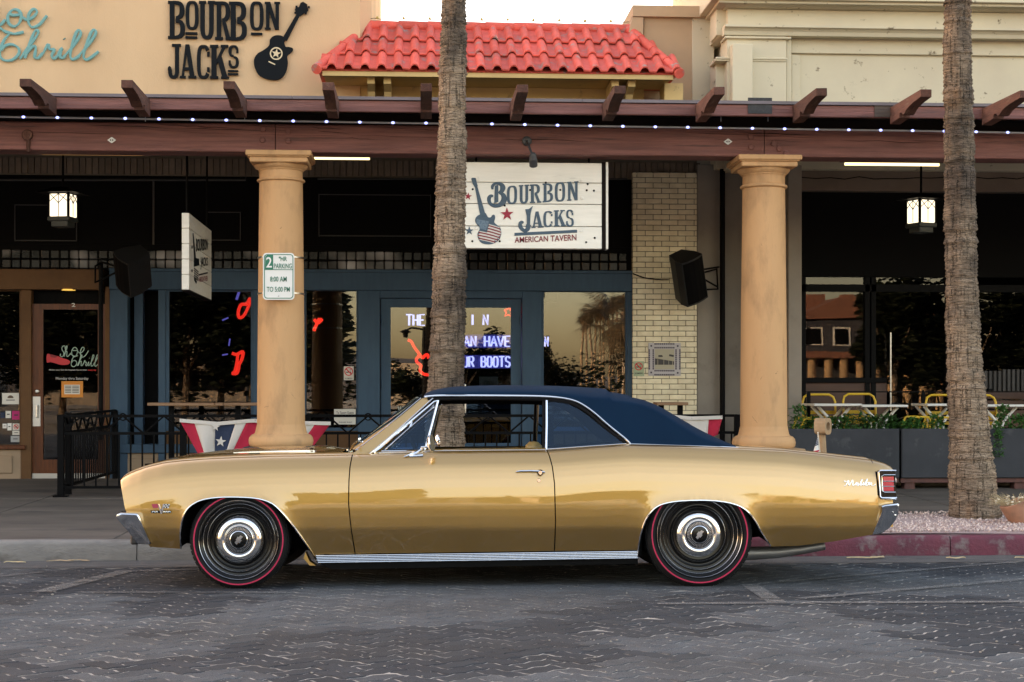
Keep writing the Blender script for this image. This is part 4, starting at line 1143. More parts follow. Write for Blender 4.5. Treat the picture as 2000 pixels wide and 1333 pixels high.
# wheels
def wheel(px, py, Rpx, Rring, cap_px, yc, side, front, width=.25):
    x, z = cp(px, py, -.93); s = 1 / 308.5; R = Rpx * s; rr = Rring * s
    o = bpy.data.objects.new('wheel', None); COL.objects.link(o); o.parent = car; o.location = (x, side * yc, z)
    if side > 0: o.rotation_euler = (0, 0, pi)
    # profile: outward face looks to -y
    W_ = width
    tp = [(rr * .90, .006), (rr * .93, -.004), (rr * .965, -.010), (rr * 1.0, -.012), (rr * 1.03, -.008), (R * .985, .010), (R, .030), (R, W_ - .03), (R * .98, W_ - .005), (rr * .95, W_)]
    m = MB(); m.lathe(tp, (0, 0, 0), 72, 'y'); t = m.build('tyre', RUBBER, o, local=True, smooth='auto')
    m = MB(); m.lathe([(rr - .0042, -.0135), (rr - .004, -.0150), (rr + .004, -.0150), (rr + .0042, -.0130)], (0, 0, 0), 96, 'y'); m.build('red_line', REDL, t, local=True, smooth='auto')
    m = MB()
    for k in range(54):               # tread blocks
        a = 2 * pi * k / 54
        for y0, y1, da in ((.026, .07, 0), (.08, .125, .04), (.135, .175, 0), (.185, W_ - .026, .04)):
            a0, a1 = a + da, a + da + 2 * pi / 54 * .78
            pts = [(rad * cos(an), y, rad * sin(an)) for rad in (R - .004, R + .005) for y in (y0, y1) for an in (a0, a1)]
            m.add(pts, [(0, 1, 3, 2), (4, 6, 7, 5), (0, 4, 5, 1), (2, 3, 7, 6), (0, 2, 6, 4), (1, 5, 7, 3)])
    k_ = m.build('tread', RUBBER, t, local=True, fix=True); k_['kind'] = 'stuff'
    R1 = rr * .905
    rp = [(R1 + .006, .012), (R1, -.006), (R1 - .008, -.007), (R1 - .013, .003), (R1 - .020, .008), (R1 - .022, .022), (R1 - .030, .026), (R1 - .044, .026), (R1 - .047, .040), (R1 - .056, .044), (R1 - .068, .044), (R1 - .071, .056), (R1 - .082, .060), (R1 - .092, .058), (R1 - .099, .048),
          (R1 - .106, .042), (R1 - .113, .050), (.10, .056), (.05, .056), (0, .056)]
    m = MB(); m.lathe([(r, h) for r, h in rp], (0, 0, 0), 72, 'y'); rim = m.build('rim', GLOSSB, o, local=True, smooth='auto')
    for k, (r, h) in enumerate(((R1 - .004, -.0072), (R1 - .026, .0225), (R1 - .050, .0405), (R1 - .076, .0555), (R1 - .103, .0425))):
        m = MB(); m.lathe([(r - .0017, h), (r, h - .0017), (r + .0017, h)], (0, 0, 0), 72, 'y'); m.build('rim_glint', pmat('rim_glint_metal', (.50, .50, .52), .2, metal=1.0) if k == 0 and not MT.get('re') else MT.setdefault('re', bpy.data.materials['rim_glint_metal']), rim, local=True, smooth='auto')  # pale rings stand for the highlights along the rim
    c = cap_px * s
    m = MB(); m.lathe([(c, .050), (c, .040), (c * .985, .032), (c * .93, .024), (c * .82, .018), (c * .72, .016), (c * .66, .020), (c * .64, .026), (c * .60, .026), (c * .585, .018)], (0, 0, 0), 64, 'y'); cp_ = m.build('hub_cap', CHROME, o, local=True, smooth='auto')
    m = MB(); m.lathe([(c * .585, .018), (c * .57, .014), (c * .40, .010), (0, .010)], (0, 0, 0), 48, 'y'); m.build('cap_dish', GLOSSB, cp_, local=True, smooth='auto')
    m = MB(); m.lathe([(c * .40, .010), (c * .39, -.002), (c * .36, -.004), (c * .345, 0)], (0, 0, 0), 48, 'y'); m.build('cap_ring', CHROME, cp_, local=True, smooth='auto')
    m = MB(); m.lathe([(c * .345, .002), (c * .2, -.001), (0, -.002)], (0, 0, 0), 40, 'y'); m.build('cap_centre', GLOSSB, cp_, local=True, smooth='auto')
    m = MB()
    for k in range(48):
        a = 2 * pi * k / 48; u = Vector((cos(a), 0, sin(a))); v = Vector((-sin(a), 0, cos(a)))
        q = [u * (c * r) + v * (c * .012 * sg) + Vector((0, .0085, 0)) for r, sg in ((.42, -1), (.42, 1), (.545, 1.4), (.545, -1.4))]
        m.prism(q, (0, -.003, 0))
    k_ = m.build('cap_teeth', CHROME, cp_, local=True, fix=True)
    m = MB(); e = c * .22              # bow-tie emblem
    shp = [(-1, -.28), (-.42, -.28), (-.42, -.52), (.30, -.52), (.30, -.28), (1.0, -.28), (.9, .28), (.42, .28), (.42, .52), (-.30, .52), (-.30, .28), (-.9, .28)]
    aa = radians(52); m.prism([Vector(((x_ * cos(aa) - z_ * sin(aa)) * e, -.002, (x_ * sin(aa) + z_ * cos(aa)) * e)) for x_, z_ in shp], (0, -.003, 0)); m.build('emblem', CHROME, cp_, local=True, fix=True)
    return o
for side in (-1, 1):
    wheel(466, 1055, 95, 86.3, 45.0, .925, side, True, .22)
    wheel(1366.5, 1044.5, 104, 93.8, 45.0, .925, side, False, .26)

# bumpers
def bumper(name, poly, front):
    pts = [cp(a, b, -.955) for a, b in poly]; cxm = sum(p[0] for p in pts) / len(pts); czm = sum(p[1] for p in pts) / len(pts)
    rows = []; sg = -1 if front else 1
    for y, sc_, sh in ((-.962, .86, 0), (-.958, .95, 0), (-.945, 1, 0), (-.90, 1, -.004 * 1), (-.80, 1, -.02), (-.5, 1, -.045), (0, 1, -.06), (.5, 1, -.045), (.80, 1, -.02), (.90, 1, -.004), (.945, 1, 0), (.958, .95, 0), (.962, .86, 0)):
        zmx = max(p[1] for p in pts)
        def tuck(z):
            d = max(0, zmx - .018 - z); return 1 - .34 * d
        rows.append([Vector((cxm + (p[0] - cxm) * sc_ + (-sh) * sg, y * tuck(p[1]), czm + (p[1] - czm) * sc_)) for p in pts])
    m = MB(); m.grid(rows, closed=True); m.add(rows[0], [tuple(range(len(pts)))]); m.add(rows[-1], [tuple(range(len(pts) - 1, -1, -1))])
    return m.build(name, CHROME_D, car, local=True, fix=True, smooth='auto')
bumper('bumper', [(225, 1010), (227, 1004), (235, 1001), (268, 1002.5), (272, 1006), (280, 1032), (291, 1062), (289, 1065.5), (266, 1064.5), (262, 1062), (248, 1040), (230, 1017)], True)
bumper('bumper', [(1721, 988), (1728, 985.5), (1755, 982.5), (1757, 985), (1757, 1004), (1752, 1018), (1742, 1033), (1728, 1043), (1707, 1047.5), (1711, 1036), (1720, 1008), (1722, 1000)], False)
m = MB(); p = cp(1749, 1007, -.97); m.lathe([(.008, 0), (.006, -.006), (0, -.008)], (p[0], -.962, p[1]), 12, 'y'); m.build('bumper_bolt', CHROME, car, local=True, smooth='auto')

# tail lamp
for side in (-1, 1):
    q = lambda px, py, y: Vector((cp(px, py, -.92)[0], side * y, cp(px, py, -.92)[1]))
    out_ = [(1715, 922), (1719, 919), (1749, 919.5), (1752, 974), (1749, 977), (1721, 975), (1717.5, 971)]
    m = MB(); m.prism([q(a, b, .86) for a, b in out_], (0, side * .05, 0)); lamp = m.build('tail_lamp', GLOSSB, car, local=True, fix=True)
    m = MB(); m.tube([q(1751, 919.8, .911), q(1720, 919.8, .911), q(1716.5, 923, .911), q(1719.5, 970, .911), q(1722.5, 973.5, .911), q(1752, 973.5, .911)], [.006, .006, .006, .006, .008, .009], 8); m.build('bezel', CHROME, lamp, local=True, smooth='auto')
    for k in range(3):
        y0 = 931.5 + k * 10; m = MB(); m.prism([q(a, b, .905) for a, b in ((1725, y0), (1745.5, y0 - .2), (1746.5, y0 + 8), (1726, y0 + 8))], (0, side * .012, 0)); m.build('lens', LENS, lamp, local=True, fix=True)
    m = MB(); m.tube([q(1749, 928, .915), q(1727, 928, .915), q(1722.5, 931, .915), q(1724, 959.5, .915), q(1727.5, 962, .915), q(1749.5, 962, .915)], .0042, 8)
    for y0 in (940.5, 950.5): m.tube([q(1724, y0, .916), q(1747, y0, .916)], .0032, 6)
    m.build('lens_guard', CHROME, lamp, local=True, smooth='auto')
    m = MB(); c = q(1748, 939, .84); m.lathe([(.030, 0), (.028, .015), (.018, .026), (0, .031)], (0, 0, 0), 20); mm = Matrix.Rotation(pi / 2, 4, 'Y'); m.v = [c + mm @ v for v in m.v]; m.build('reverse_lamp', LENSW, lamp, local=True, smooth='auto')

# --- greenhouse
ZB, ZR = .872, 1.205
def ws(z): return lerp(.795, .645, max(-.1, min(1.1, (z - ZB) / (ZR - ZB))))
def sp(px, py, add=0.0):
    z = 1.0
    for _ in range(6): x, z = cp(px, py, -(ws(z) + add))
    return Vector((x, -(ws(z) + add), z))
def mir(v, side): return Vector((v[0], v[1] * -side, v[2]))
RAILPX = [(829, 776.5), (845, 774.6), (860, 773.8), (950, 773.6), (1040, 774.4), (1085, 776.5), (1115, 781.2), (1136, 789.5), (1160, 806), (1190, 832), (1220, 856), (1233, 868), (1300, 870.5), (1380, 873), (1438, 875)]
SILPX = [(829, 774.5), (845, 765), (875, 758.5), (905, 756), (980, 754), (1070, 755), (1130, 757.5), (1190, 762.6), (1233, 770), (1266, 779), (1299, 794.5), (1332, 814), (1365, 833.5), (1398, 852), (1431, 870), (1442, 875)]
rail = [sp(a, b) for a, b in dens(RAILPX, 4)]
sil = [cp(a, b, -.0 if a < 1190 else -.50) for a, b in dens(SILPX, 4)]
sil = sorted(sil); railx = sorted((v.x, v.z) for v in rail)
xr0, xr1 = railx[0][0], railx[-1][0]
XW = cp(1222, 765, -.2)[0]
def section(x, nq=26):
    zl = interp(railx, x); zs = interp(sil, x); zs = max(zs, zl + .002)
    wl = ws(zl) + .004
    pts = []
    hgt = zs - zl; nn = 2.5 if hgt < .12 else lerp(2.5, 3.6, min(1, (hgt - .12) / .2))
    for k in range(nq + 1):
        a = pi / 2 * k / nq
        yy = wl * max(0, cos(a)) ** (2 / nn); zz = zl + hgt * sin(a) ** (2 / nn)
        yl_ = min(yy, ws(zz) + .004 + .0) if hgt > .12 else yy
        pts.append(Vector((x, -yl_, zz)))
    return pts
xs_ = [lerp(xr0, xr1, k / 90) for k in range(91)]
mainx = [x for x in xs_ if x < XW] + [XW]
rows = []
for x in mainx:
    s = section(x); rows.append(s + [Vector((p.x, -p.y, p.z)) for p in reversed(s[:-1])])
m = MB(); m.smooth = True; m.grid(rows)
# front edge curls down over the windscreen header
fr = [Vector((p.x - .012, p.y, p.z - .022)) for p in rows[0]]
m.grid([fr, rows[0]]); roof_o = m.build('vinyl_roof', VINYL, car, local=True)
m = MB(); m.smooth = True
ins = lambda p: Vector((p.x, p.y * .965, p.z - .030))
m.grid([[ins(p) for p in r][::-1] for r in rows]); m.smooth = False
m.grid([[ins(p) for p in rows[0]], fr]); m.grid([rows[-1], [ins(p) for p in rows[-1]]])
for idx in (0, -1): m.grid([[r[idx] for r in rows], [ins(r[idx]) for r in rows]])
m.build('headliner', LINER, car, local=True)
for side in (-1, 1):                  # sail panels
    m = MB(); m.smooth = True; rws = []; inner = []
    for x in [XW] + [x for x in xs_ if x > XW]:
        s = section(x); q = [p for p in s if -p.y >= .49]
        nq = 18; res = []
        for k in range(nq + 1):
            t = k / nq * (len(q) - 1); i = min(int(t), len(q) - 2) if len(q) > 1 else 0
            res.append(q[i].lerp(q[i + 1], t - i) if len(q) > 1 else q[0])
        zi = zt_(min(x, Xt - .1)) + .02
        res.append(Vector((x, res[-1].y + .012, res[-1].z - .006))); res.append(Vector((x, res[-1].y + .01, min(res[-1].z, zi))))
        rws.append([mir(p, side) for p in res])
    m.grid(rws if side < 0 else [r[::-1] for r in rws]); m.build('sail_panel', VINYL, car, local=True)
# rear window
m = MB(); zt1 = interp(sil, XW) - .012; xb = cp(1400, 860, -.3)[0]
m.smooth = True
m.grid([[Vector((lerp(XW - .01, xb, u) + .05 * (1 - (y / .5) ** 2) * u, y, lerp(zt1, zt_(xb) + .02, u))) for y in (-.49, -.3, -.1, .1, .3, .49)] for u in (0, .33, .66, 1)])
m.build('rear_window', CGLASS_T, car, local=True)
# windscreen
bl, tl_ = sp(703, 882), sp(832, 777)
m = MB(); m.smooth = True
m.grid([[Vector((lerp(bl.x, tl_.x, u) - lerp(.13, .10, u) * (1 - (j / 6) ** 2), lerp(-.775, -.625, u) * -(j / 6), lerp(bl.z, tl_.z, u) + .004)) for j in range(-6, 7)] for u in (0, .25, .5, .75, 1)])
m.build('windscreen', CGLASS, car, local=True)
# pillars, trims and side glass on both sides
def strip3(path_a, path_b, thick, side):
    """solid strip between two edge paths lying on the side surface"""
    m = MB(); a = [mir(p, side) for p in path_a]; b = [mir(p, side) for p in path_b]; v = Vector((0, -side * -1 * thick * -1, 0))
    v = Vector((0, thick * (1 if side < 0 else -1), 0))
    n = len(a); rows = [[a[i], b[i], b[i] + v, a[i] + v] for i in range(n)]
    m.grid(rows, closed=True); m.add(rows[0], [(0, 1, 2, 3)]); m.add(rows[-1], [(3, 2, 1, 0)])
    return m
QG = [(1072, 783), (1085, 784), (1108, 789), (1128, 798), (1150, 813), (1178, 836), (1205, 855), (1227, 867)]
for side in (-1, 1):
    pa = [sp(a, b) for a, b in ((687, 888), (712, 869), (740, 848), (780, 815), (824, 778.5))]
    pb = [sp(a, b) for a, b in ((722, 888), (735, 876), (763, 853), (803, 817.5), (846, 777))]
    strip3(pa, pb, .05, side).build('windscreen_pillar', PAINT, car, local=True, fix=True)
    m = MB(); m.tube([mir(sp(a, b, .004), side) for a, b in ((722, 887), (763, 852.6), (803, 817), (846, 778))], .0045, 6)
    m.tube([mir(sp(a, b, .004), side) for a, b in ((694, 880), (740, 846), (780, 813), (822, 778))], .003, 6)
    m.build('pillar_moulding', CHROME, car, local=True, smooth='auto')
    m = MB(); m.tube([mir(sp(a, b, .010), side) for a, b in dens([(829, 776), (860, 773.6), (950, 773.6), (1040, 774.4), (1085, 776.5), (1115, 781.2), (1136, 789.5), (1160, 806), (1190, 832), (1220, 856), (1231, 866.5)], 5)], .0075, 8)
    m.tube([mir(sp(a, b, .006), side) for a, b in ((1229, 868), (1300, 870.3), (1380, 872.8), (1442, 875.5))], .0062, 8)
    m.build('drip_rail', CHROME, car, local=True, smooth='auto')
    m = MB(); m.tube([mir(sp(a, b, -.006), side) for a, b in dens([(835, 781), (870, 779.6), (950, 779), (1040, 780), (1085, 782.5), (1112, 787), (1132, 795.5), (1156, 812), (1186, 838), (1216, 860.5), (1226, 868)], 5)], .011, 8); m.build('weather_strip', LINER, car, local=True, smooth='auto')
    # vent window
    VG = [(748, 880.5), (853, 784), (857, 784.5), (833, 880.5)]
    vf = MB(); vf.tube([mir(sp(a, b), side) for a, b in ((730, 885), (848, 785), (855, 783.5))], .0085, 8)
    vf.tube([mir(sp(a, b), side) for a, b in ((855.5, 783), (844, 828), (829, 882))], .0085, 8)
    vf.tube([mir(sp(a, b), side) for a, b in ((752, 879), (800, 836), (848, 795))], .004, 6)
    vf.tube([mir(sp(a, b), side) for a, b in ((745, 881.5), (832, 880.5))], .004, 6)
    vent = vf.build('vent_window', CHROME, car, local=True, smooth='auto')
    m = MB(); q = [mir(sp(a, b, -.004), side) for a, b in ((743, 882), (850, 787), (830, 882))]; m.prism(q, (0, .004 * (1 if side < 0 else -1), 0)); m.build('pane', CGLASS_T, vent, local=True, fix=True)
    m = MB(); m.prism([mir(sp(a, b, .006), side) for a, b in ((801, 829), (804, 824), (806, 824), (804, 833), (799, 836))], (0, -.006 * (1 if side < 0 else -1), 0)); m.build('latch', CHROME, vent, local=True, fix=True)
    # quarter window
    qf = MB(); qf.tube([mir(sp(a, b, .002), side) for a, b in ((1067.5, 783), (1067.5, 830), (1066.5, 879))], .0085, 8)
    qf.tube([mir(sp(a, b), side) for a, b in ((1068, 878), (1085, 877), (1160, 871.6), (1229, 867))], .004, 6)
    quarter = qf.build('quarter_window', CHROME, car, local=True, smooth='auto')
    m = MB(); q = [mir(sp(a, b, -.006), side) for a, b in [(1066, 880)] + QG[::1] + [(1228, 868.5), (1160, 873)]]; m.prism(q, (0, .004 * (1 if side < 0 else -1), 0)); m.build('pane', CGLASS_T, quarter, local=True, fix=True)
    m = MB(); m.tube([mir(sp(a, b, -.012), side) for a, b in ((1062, 783), (1062, 880))], .010, 6); m.build('window_seal', LINER, quarter, local=True)
    m = MB(); m.tube([mir(sp(a, b, .012), side) for a, b in ((740, 885.5), (848, 881.5), (960, 880), (1066, 879.3))], .0035, 6); m.build('belt_moulding', CHROME, dd_[0 if side < 0 else 1], local=True, smooth='auto')
    # door furniture
    dr = dd_[0 if side < 0 else 1]
    def onb(px, py, out=.0):
        x, z = cp(px, py, -.93)
        for _ in range(3): x, z = cp(px, py, -wz(x, z))
        return Vector((x, side * (wz(x, z) + out), z))
    m = MB(); m.tube([onb(a, b, .022) for a, b in ((1008, 921.5), (1016, 920.3), (1035, 919.8), (1050, 920.5), (1064, 922.5))], [.004, .0062, .0065, .0065, .0055], 8)
    m.tube([onb(1009, 921.5, .0), onb(1009, 921.5, .022)], .0045, 6); ho = m.build('door_handle', CHROME, dr, local=True, smooth='auto')
    m = MB(); p = onb(1055, 923.5, 0)
    m.tube([p, p + Vector((0, side * .022, 0))], [.021, .019], 16); m.build('button_housing', GLOSSB, ho, local=True, smooth='auto')
    m = MB(); m.tube([p + Vector((0, side * .02, 0)), p + Vector((0, side * .028, 0))], .012, 14); m.build('push_button', CHROME, ho, local=True, smooth='auto')
    m = MB(); p = onb(1052.5, 938.8, 0); m.tube([p, p + Vector((0, side * .006, 0))], [.0135, .011], 16); m.build('lock', CHROME, dr, local=True, smooth='auto')
    # mirror
    mm_ = MB(); b0 = [onb(a, b, .012) for a, b in ((789, 892.5), (800, 889), (812, 885.5), (822, 878.5), (826, 874))]
    mm_.tube(b0, [.004, .008, .011, .0085, .0075], 8); mm_.tube([onb(826, 890, .004), onb(800, 892, .004)], [.012, .008], 8)
    top = b0[-1]; mm_.tube([top + Vector((-.012, 0, 0)), top + Vector((.06, side * .01, .004))], .0075, 8)
    mo = mm_.build('mirror', CHROME, dr, local=True, smooth='auto')
    c = Vector((cp(841, 866.5, -.96)[0], side * .97, cp(841, 866.5, -.96)[1])); m = MB()
    m.lathe([(0, -.020), (.030, -.017), (.050, -.006), (.057, .006), (.055, .012), (0, .012)], (0, 0, 0), 28)
    mm = Matrix.Rotation(radians(82), 4, 'Y'); mm = Matrix.Rotation(radians(14 * side), 4, 'Z') @ mm; m.v = [c + mm @ v for v in m.v]; m.build('mirror_head', CHROME, mo, local=True, smooth='auto')
# wipers
for y0, sx in ((-.42, 0), (.10, -.03)):
    a = Vector((bl.x - .10 + sx, y0, bl.z - .005)); m = MB()
    m.tube([a, a + Vector((.05, -.16, .05)), a + Vector((.085, -.34, .075))], [.011, .008, .005], 8); m.tube([a + Vector((.03, -.05, .045)), a + Vector((.10, -.45, .085))], .006, 6)
    m.lathe([(.02, -.02), (.018, .012), (0, .018)], a, 14); m.build('wiper', CHROME, car, local=True, smooth='auto')
# hood louvres
for side in (-1, 1):
    def hp(px, py, y): x, z = cp(px, py, -abs(y)); return Vector((x, side * abs(y), z))
    y = .40
    m = MB(); base_ = [hp(456, 889, y), hp(614, 881, y), hp(614, 873.5, y), hp(456, 882, y)]
    m.prism(base_, (0, -side * .10, 0)); lv = m.build('hood_louvre', CHROME, car, local=True, fix=True)
    m = MB(); m.prism([hp(459, 886, y + .001), hp(465, 885.6, y + .001), hp(465, 883.2, y + .001), hp(459, 883.6, y + .001)], (0, side * .002, 0)); m.prism([hp(606, 878.6, y + .001), hp(612, 878.3, y + .001), hp(612, 875.2, y + .001), hp(606, 875.5, y + .001)], (0, side * .002, 0))
    m.prism([hp(458, 888, y + .001), hp(613, 880, y + .001), hp(613, 879.2, y + .001), hp(458, 887.2, y + .001)], (0, side * .002, 0))
    m.build('louvre_slot', GLOSSB, lv, local=True, fix=True)
# fender badge: crossed flags over a black bar
def fpt(px, py, out=.0):
    x, z = cp(px, py, -.93)
    for _ in range(3): x, z = cp(px, py, -wz(x, z))
    return Vector((x, -wz(x, z) - out, z))
def flatpoly(mb, pts, out, dep=.003, f=fpt): mb.prism([f(a, b, out) for a, b in pts], (0, -dep, 0))
badge = MB(); flatpoly(badge, [(309, 984.5), (312.5, 984.5), (315.5, 997), (318.5, 984.5), (322, 984.5), (316.8, 1004), (314.2, 1004)], .005); bo = badge.build('fender_badge', CHROME, ff[0], local=True, fix=True)
m = MB(); flatpoly(m, [(294, 997.6), (335, 997.6), (333.5, 1002.6), (295.5, 1002.6)], .001); m.build('badge_bar', GLOSSB, bo, local=True, fix=True)
m = MB(); flatpoly(m, [(296, 985), (307.5, 984.5), (310, 992), (299.5, 993)], .002); m.build('badge_flag', pmat('badge_red', (.30, .02, .06), .4), bo, local=True, fix=True)
m = MB(); flatpoly(m, [(320.8, 984.5), (332, 985), (329.5, 993), (319, 992)], .002); m.build('badge_flag', pmat('badge_white', (.6, .6, .6), .4), bo, local=True, fix=True)
m = MB()
for i in range(4):
    for j in range(3):
        if (i + j) % 2 == 0:
            u0, u1, v0, v1 = i / 4, (i + 1) / 4, j / 3, (j + 1) / 3
            q = lambda u, v: (lerp(lerp(320.8, 332, u), lerp(319, 329.5, u), v), lerp(984.7, 992.6, v))
            flatpoly(m, [q(u0, v0), q(u1, v0), q(u1, v1), q(u0, v1)], .0045, .001)
m.build('checker', GLOSSB, bo, local=True, fix=True)
def ribbon(mb, pts, r, f, out, n=4, squash=.5):
    mb.tube([f(a.x, a.y, out) for a in spline([(p[0], p[1], 0) for p in pts], n)], r, 6, squash=squash, up=(0, 1, 0))
m = MB()
for a, b in ((297, 303), (304.5, 308), (319, 322), (323.5, 327), (328.5, 333)):
    ribbon(m, [(a, 1001.3), ((a + b) / 2, 998.9), (b, 1001.0)], .0022, fpt, .005)
m.build('badge_script', CHROME, bo, local=True)
# script on the quarter
def qpt(px, py, out=0.0): return fpt(px, py, out)
m = MB()
for st_ in ([(1648, 950), (1652, 948), (1657, 938.5), (1658, 949), (1665, 937.5), (1665.5, 949), (1669, 947)],
            [(1669, 947), (1673, 942.5), (1670.5, 948.5), (1675.5, 943), (1675, 949), (1679, 946)], [(1679, 946), (1683.5, 936.5), (1680.5, 948.5), (1684.5, 946.5)],
            [(1684.5, 946.5), (1687, 942.5), (1685.8, 948.5), (1689, 946)], [(1689, 946), (1693.5, 935.5), (1690.5, 948.5), (1695, 947), (1695.5, 942.5), (1692.5, 944)],
            [(1696, 946), (1698.5, 942), (1697.5, 948), (1702, 943), (1701.5, 948), (1706, 949), (1710, 945.5)], [(1688.5, 939), (1689.2, 938.6)], [(1656, 940), (1650, 941.5), (1649.5, 939)]):
    ribbon(m, st_, .0023, qpt, .004)
m.build('script_badge', CHROME, qp[0], local=True, smooth='auto')
# cabin
GS_ = MT['gold_seat']
m = MB(); x0 = cp(1000, 900, 0)[0]
fs = MB()
for side in (-1, 1):
    fs.bbox((x0 + .04, side * .06, .34), (x0 + .20, side * .66, .845), .04)
    fs.bbox((x0 - .42, side * .06, .34), (x0 + .10, side * .66, .50), .05)
fs.build('front_seat', GS_, car, local=True, smooth='auto')
hd = MB()
a = cp(1043, 868, -.5); hd.lathe([(0, .055), (.03, .05), (.055, .025), (.06, -.02), (.05, -.06)], (a[0], -.42, a[1] - .035), 20); hd.build('head_restraint', GS_, car, local=True, smooth='auto')
rs = MB(); x1 = cp(1215, 900, 0)[0]; rs.bbox((x1, -.62, .34), (x1 + .16, .62, .84), .04); rs.bbox((x1 - .45, -.62, .34), (x1 + .06, .62, .50), .05); rs.build('rear_seat', GS_, car, local=True, smooth='auto')
ds = MB(); x2 = cp(742, 900, 0)[0]; ds.bbox((x2 - .05, -.74, .60), (x2 + .14, .74, .855), .04); ds.build('dashboard', LINER, car, local=True)
m = MB(); c = Vector((x2 + .30, -.38, .80)); mm = Matrix.Rotation(radians(62), 4, 'Y')
m.tube([c + mm @ Vector((.17 * cos(2 * pi * k / 28), .17 * sin(2 * pi * k / 28), 0)) for k in range(28)], .010, 6, closed=True); m.tube([c + mm @ Vector((-.16, 0, 0)), c + mm @ Vector((.16, 0, 0))], .009, 6); m.tube([c, c + Vector((-.2, 0, -.08))], .02, 8)
m.build('steering_wheel', LINER, car, local=True, smooth='auto')
# exhaust
m = MB(); ex = [cp(a, b, -.55) for a, b in ((1440, 1082), (1470, 1081), (1520, 1079), (1570, 1073), (1610, 1066))]
m.tube([Vector((x, -.55, z)) for x, z in ex], [.045, .045, .04, .032, .03], 12); m.build('exhaust', pmat('exhaust_steel', (.30, .30, .31), .45, metal=.8), car, local=True, smooth='auto')
m = MB(); fx_ = [cp(a, 1099, -.4) for a in (640, 1240)]; m.box((fx_[0][0], -.42, fx_[0][1] - .02), (fx_[1][0], -.36, fx_[0][1] + .04)); m.box((fx_[0][0], .36, fx_[0][1] - .02), (fx_[1][0], .42, fx_[0][1] + .04)); m.build('frame_rail', BLACKU, car, local=True)
# ------------------------------------------------------------------ lettering helpers
_tc = {}
def text_shape(body, bold=0.0, spacing=1.0):
    """outline of plain sans lettering from Blender's built-in font: (vertices in x/y scaled to a unit box, faces, aspect)"""
    key = (body, bold, spacing)
    if key in _tc: return _tc[key]
    cu = bpy.data.curves.new('lettering', 'FONT'); cu.body = body; cu.offset = bold; cu.space_character = spacing; cu.resolution_u = 3
    ob = bpy.data.objects.new('lettering', cu); COL.objects.link(ob)
    dg = bpy.context.evaluated_depsgraph_get(); ev = ob.evaluated_get(dg); me = ev.to_mesh()
    vs = [(v.co.x, v.co.y) for v in me.vertices]; fs = [tuple(p.vertices) for p in me.polygons]
    ev.to_mesh_clear(); bpy.data.objects.remove(ob); bpy.data.curves.remove(cu)
    x0, x1 = min(v[0] for v in vs), max(v[0] for v in vs); y0, y1 = min(v[1] for v in vs), max(v[1] for v in vs)
    vs = [((x - x0) / (x1 - x0), (y - y0) / (y1 - y0)) for x, y in vs]
    _tc[key] = (vs, fs); return _tc[key]
def text_on(mb, body, fn, bold=0.0, spacing=1.0):      # fn maps (u, v) of the unit box to a point
    vs, fs = text_shape(body, bold, spacing); mb.add([fn(u, v) for u, v in vs], fs)
def prect(px0, py0, px1, py1, Y, skew=0.0):            # unit box -> rectangle of the photograph at depth Y; skew raises the right end
    def fn(u, v): return P(lerp(px0, px1, u), lerp(py1, py0, v) - skew * u, Y)
    return fn

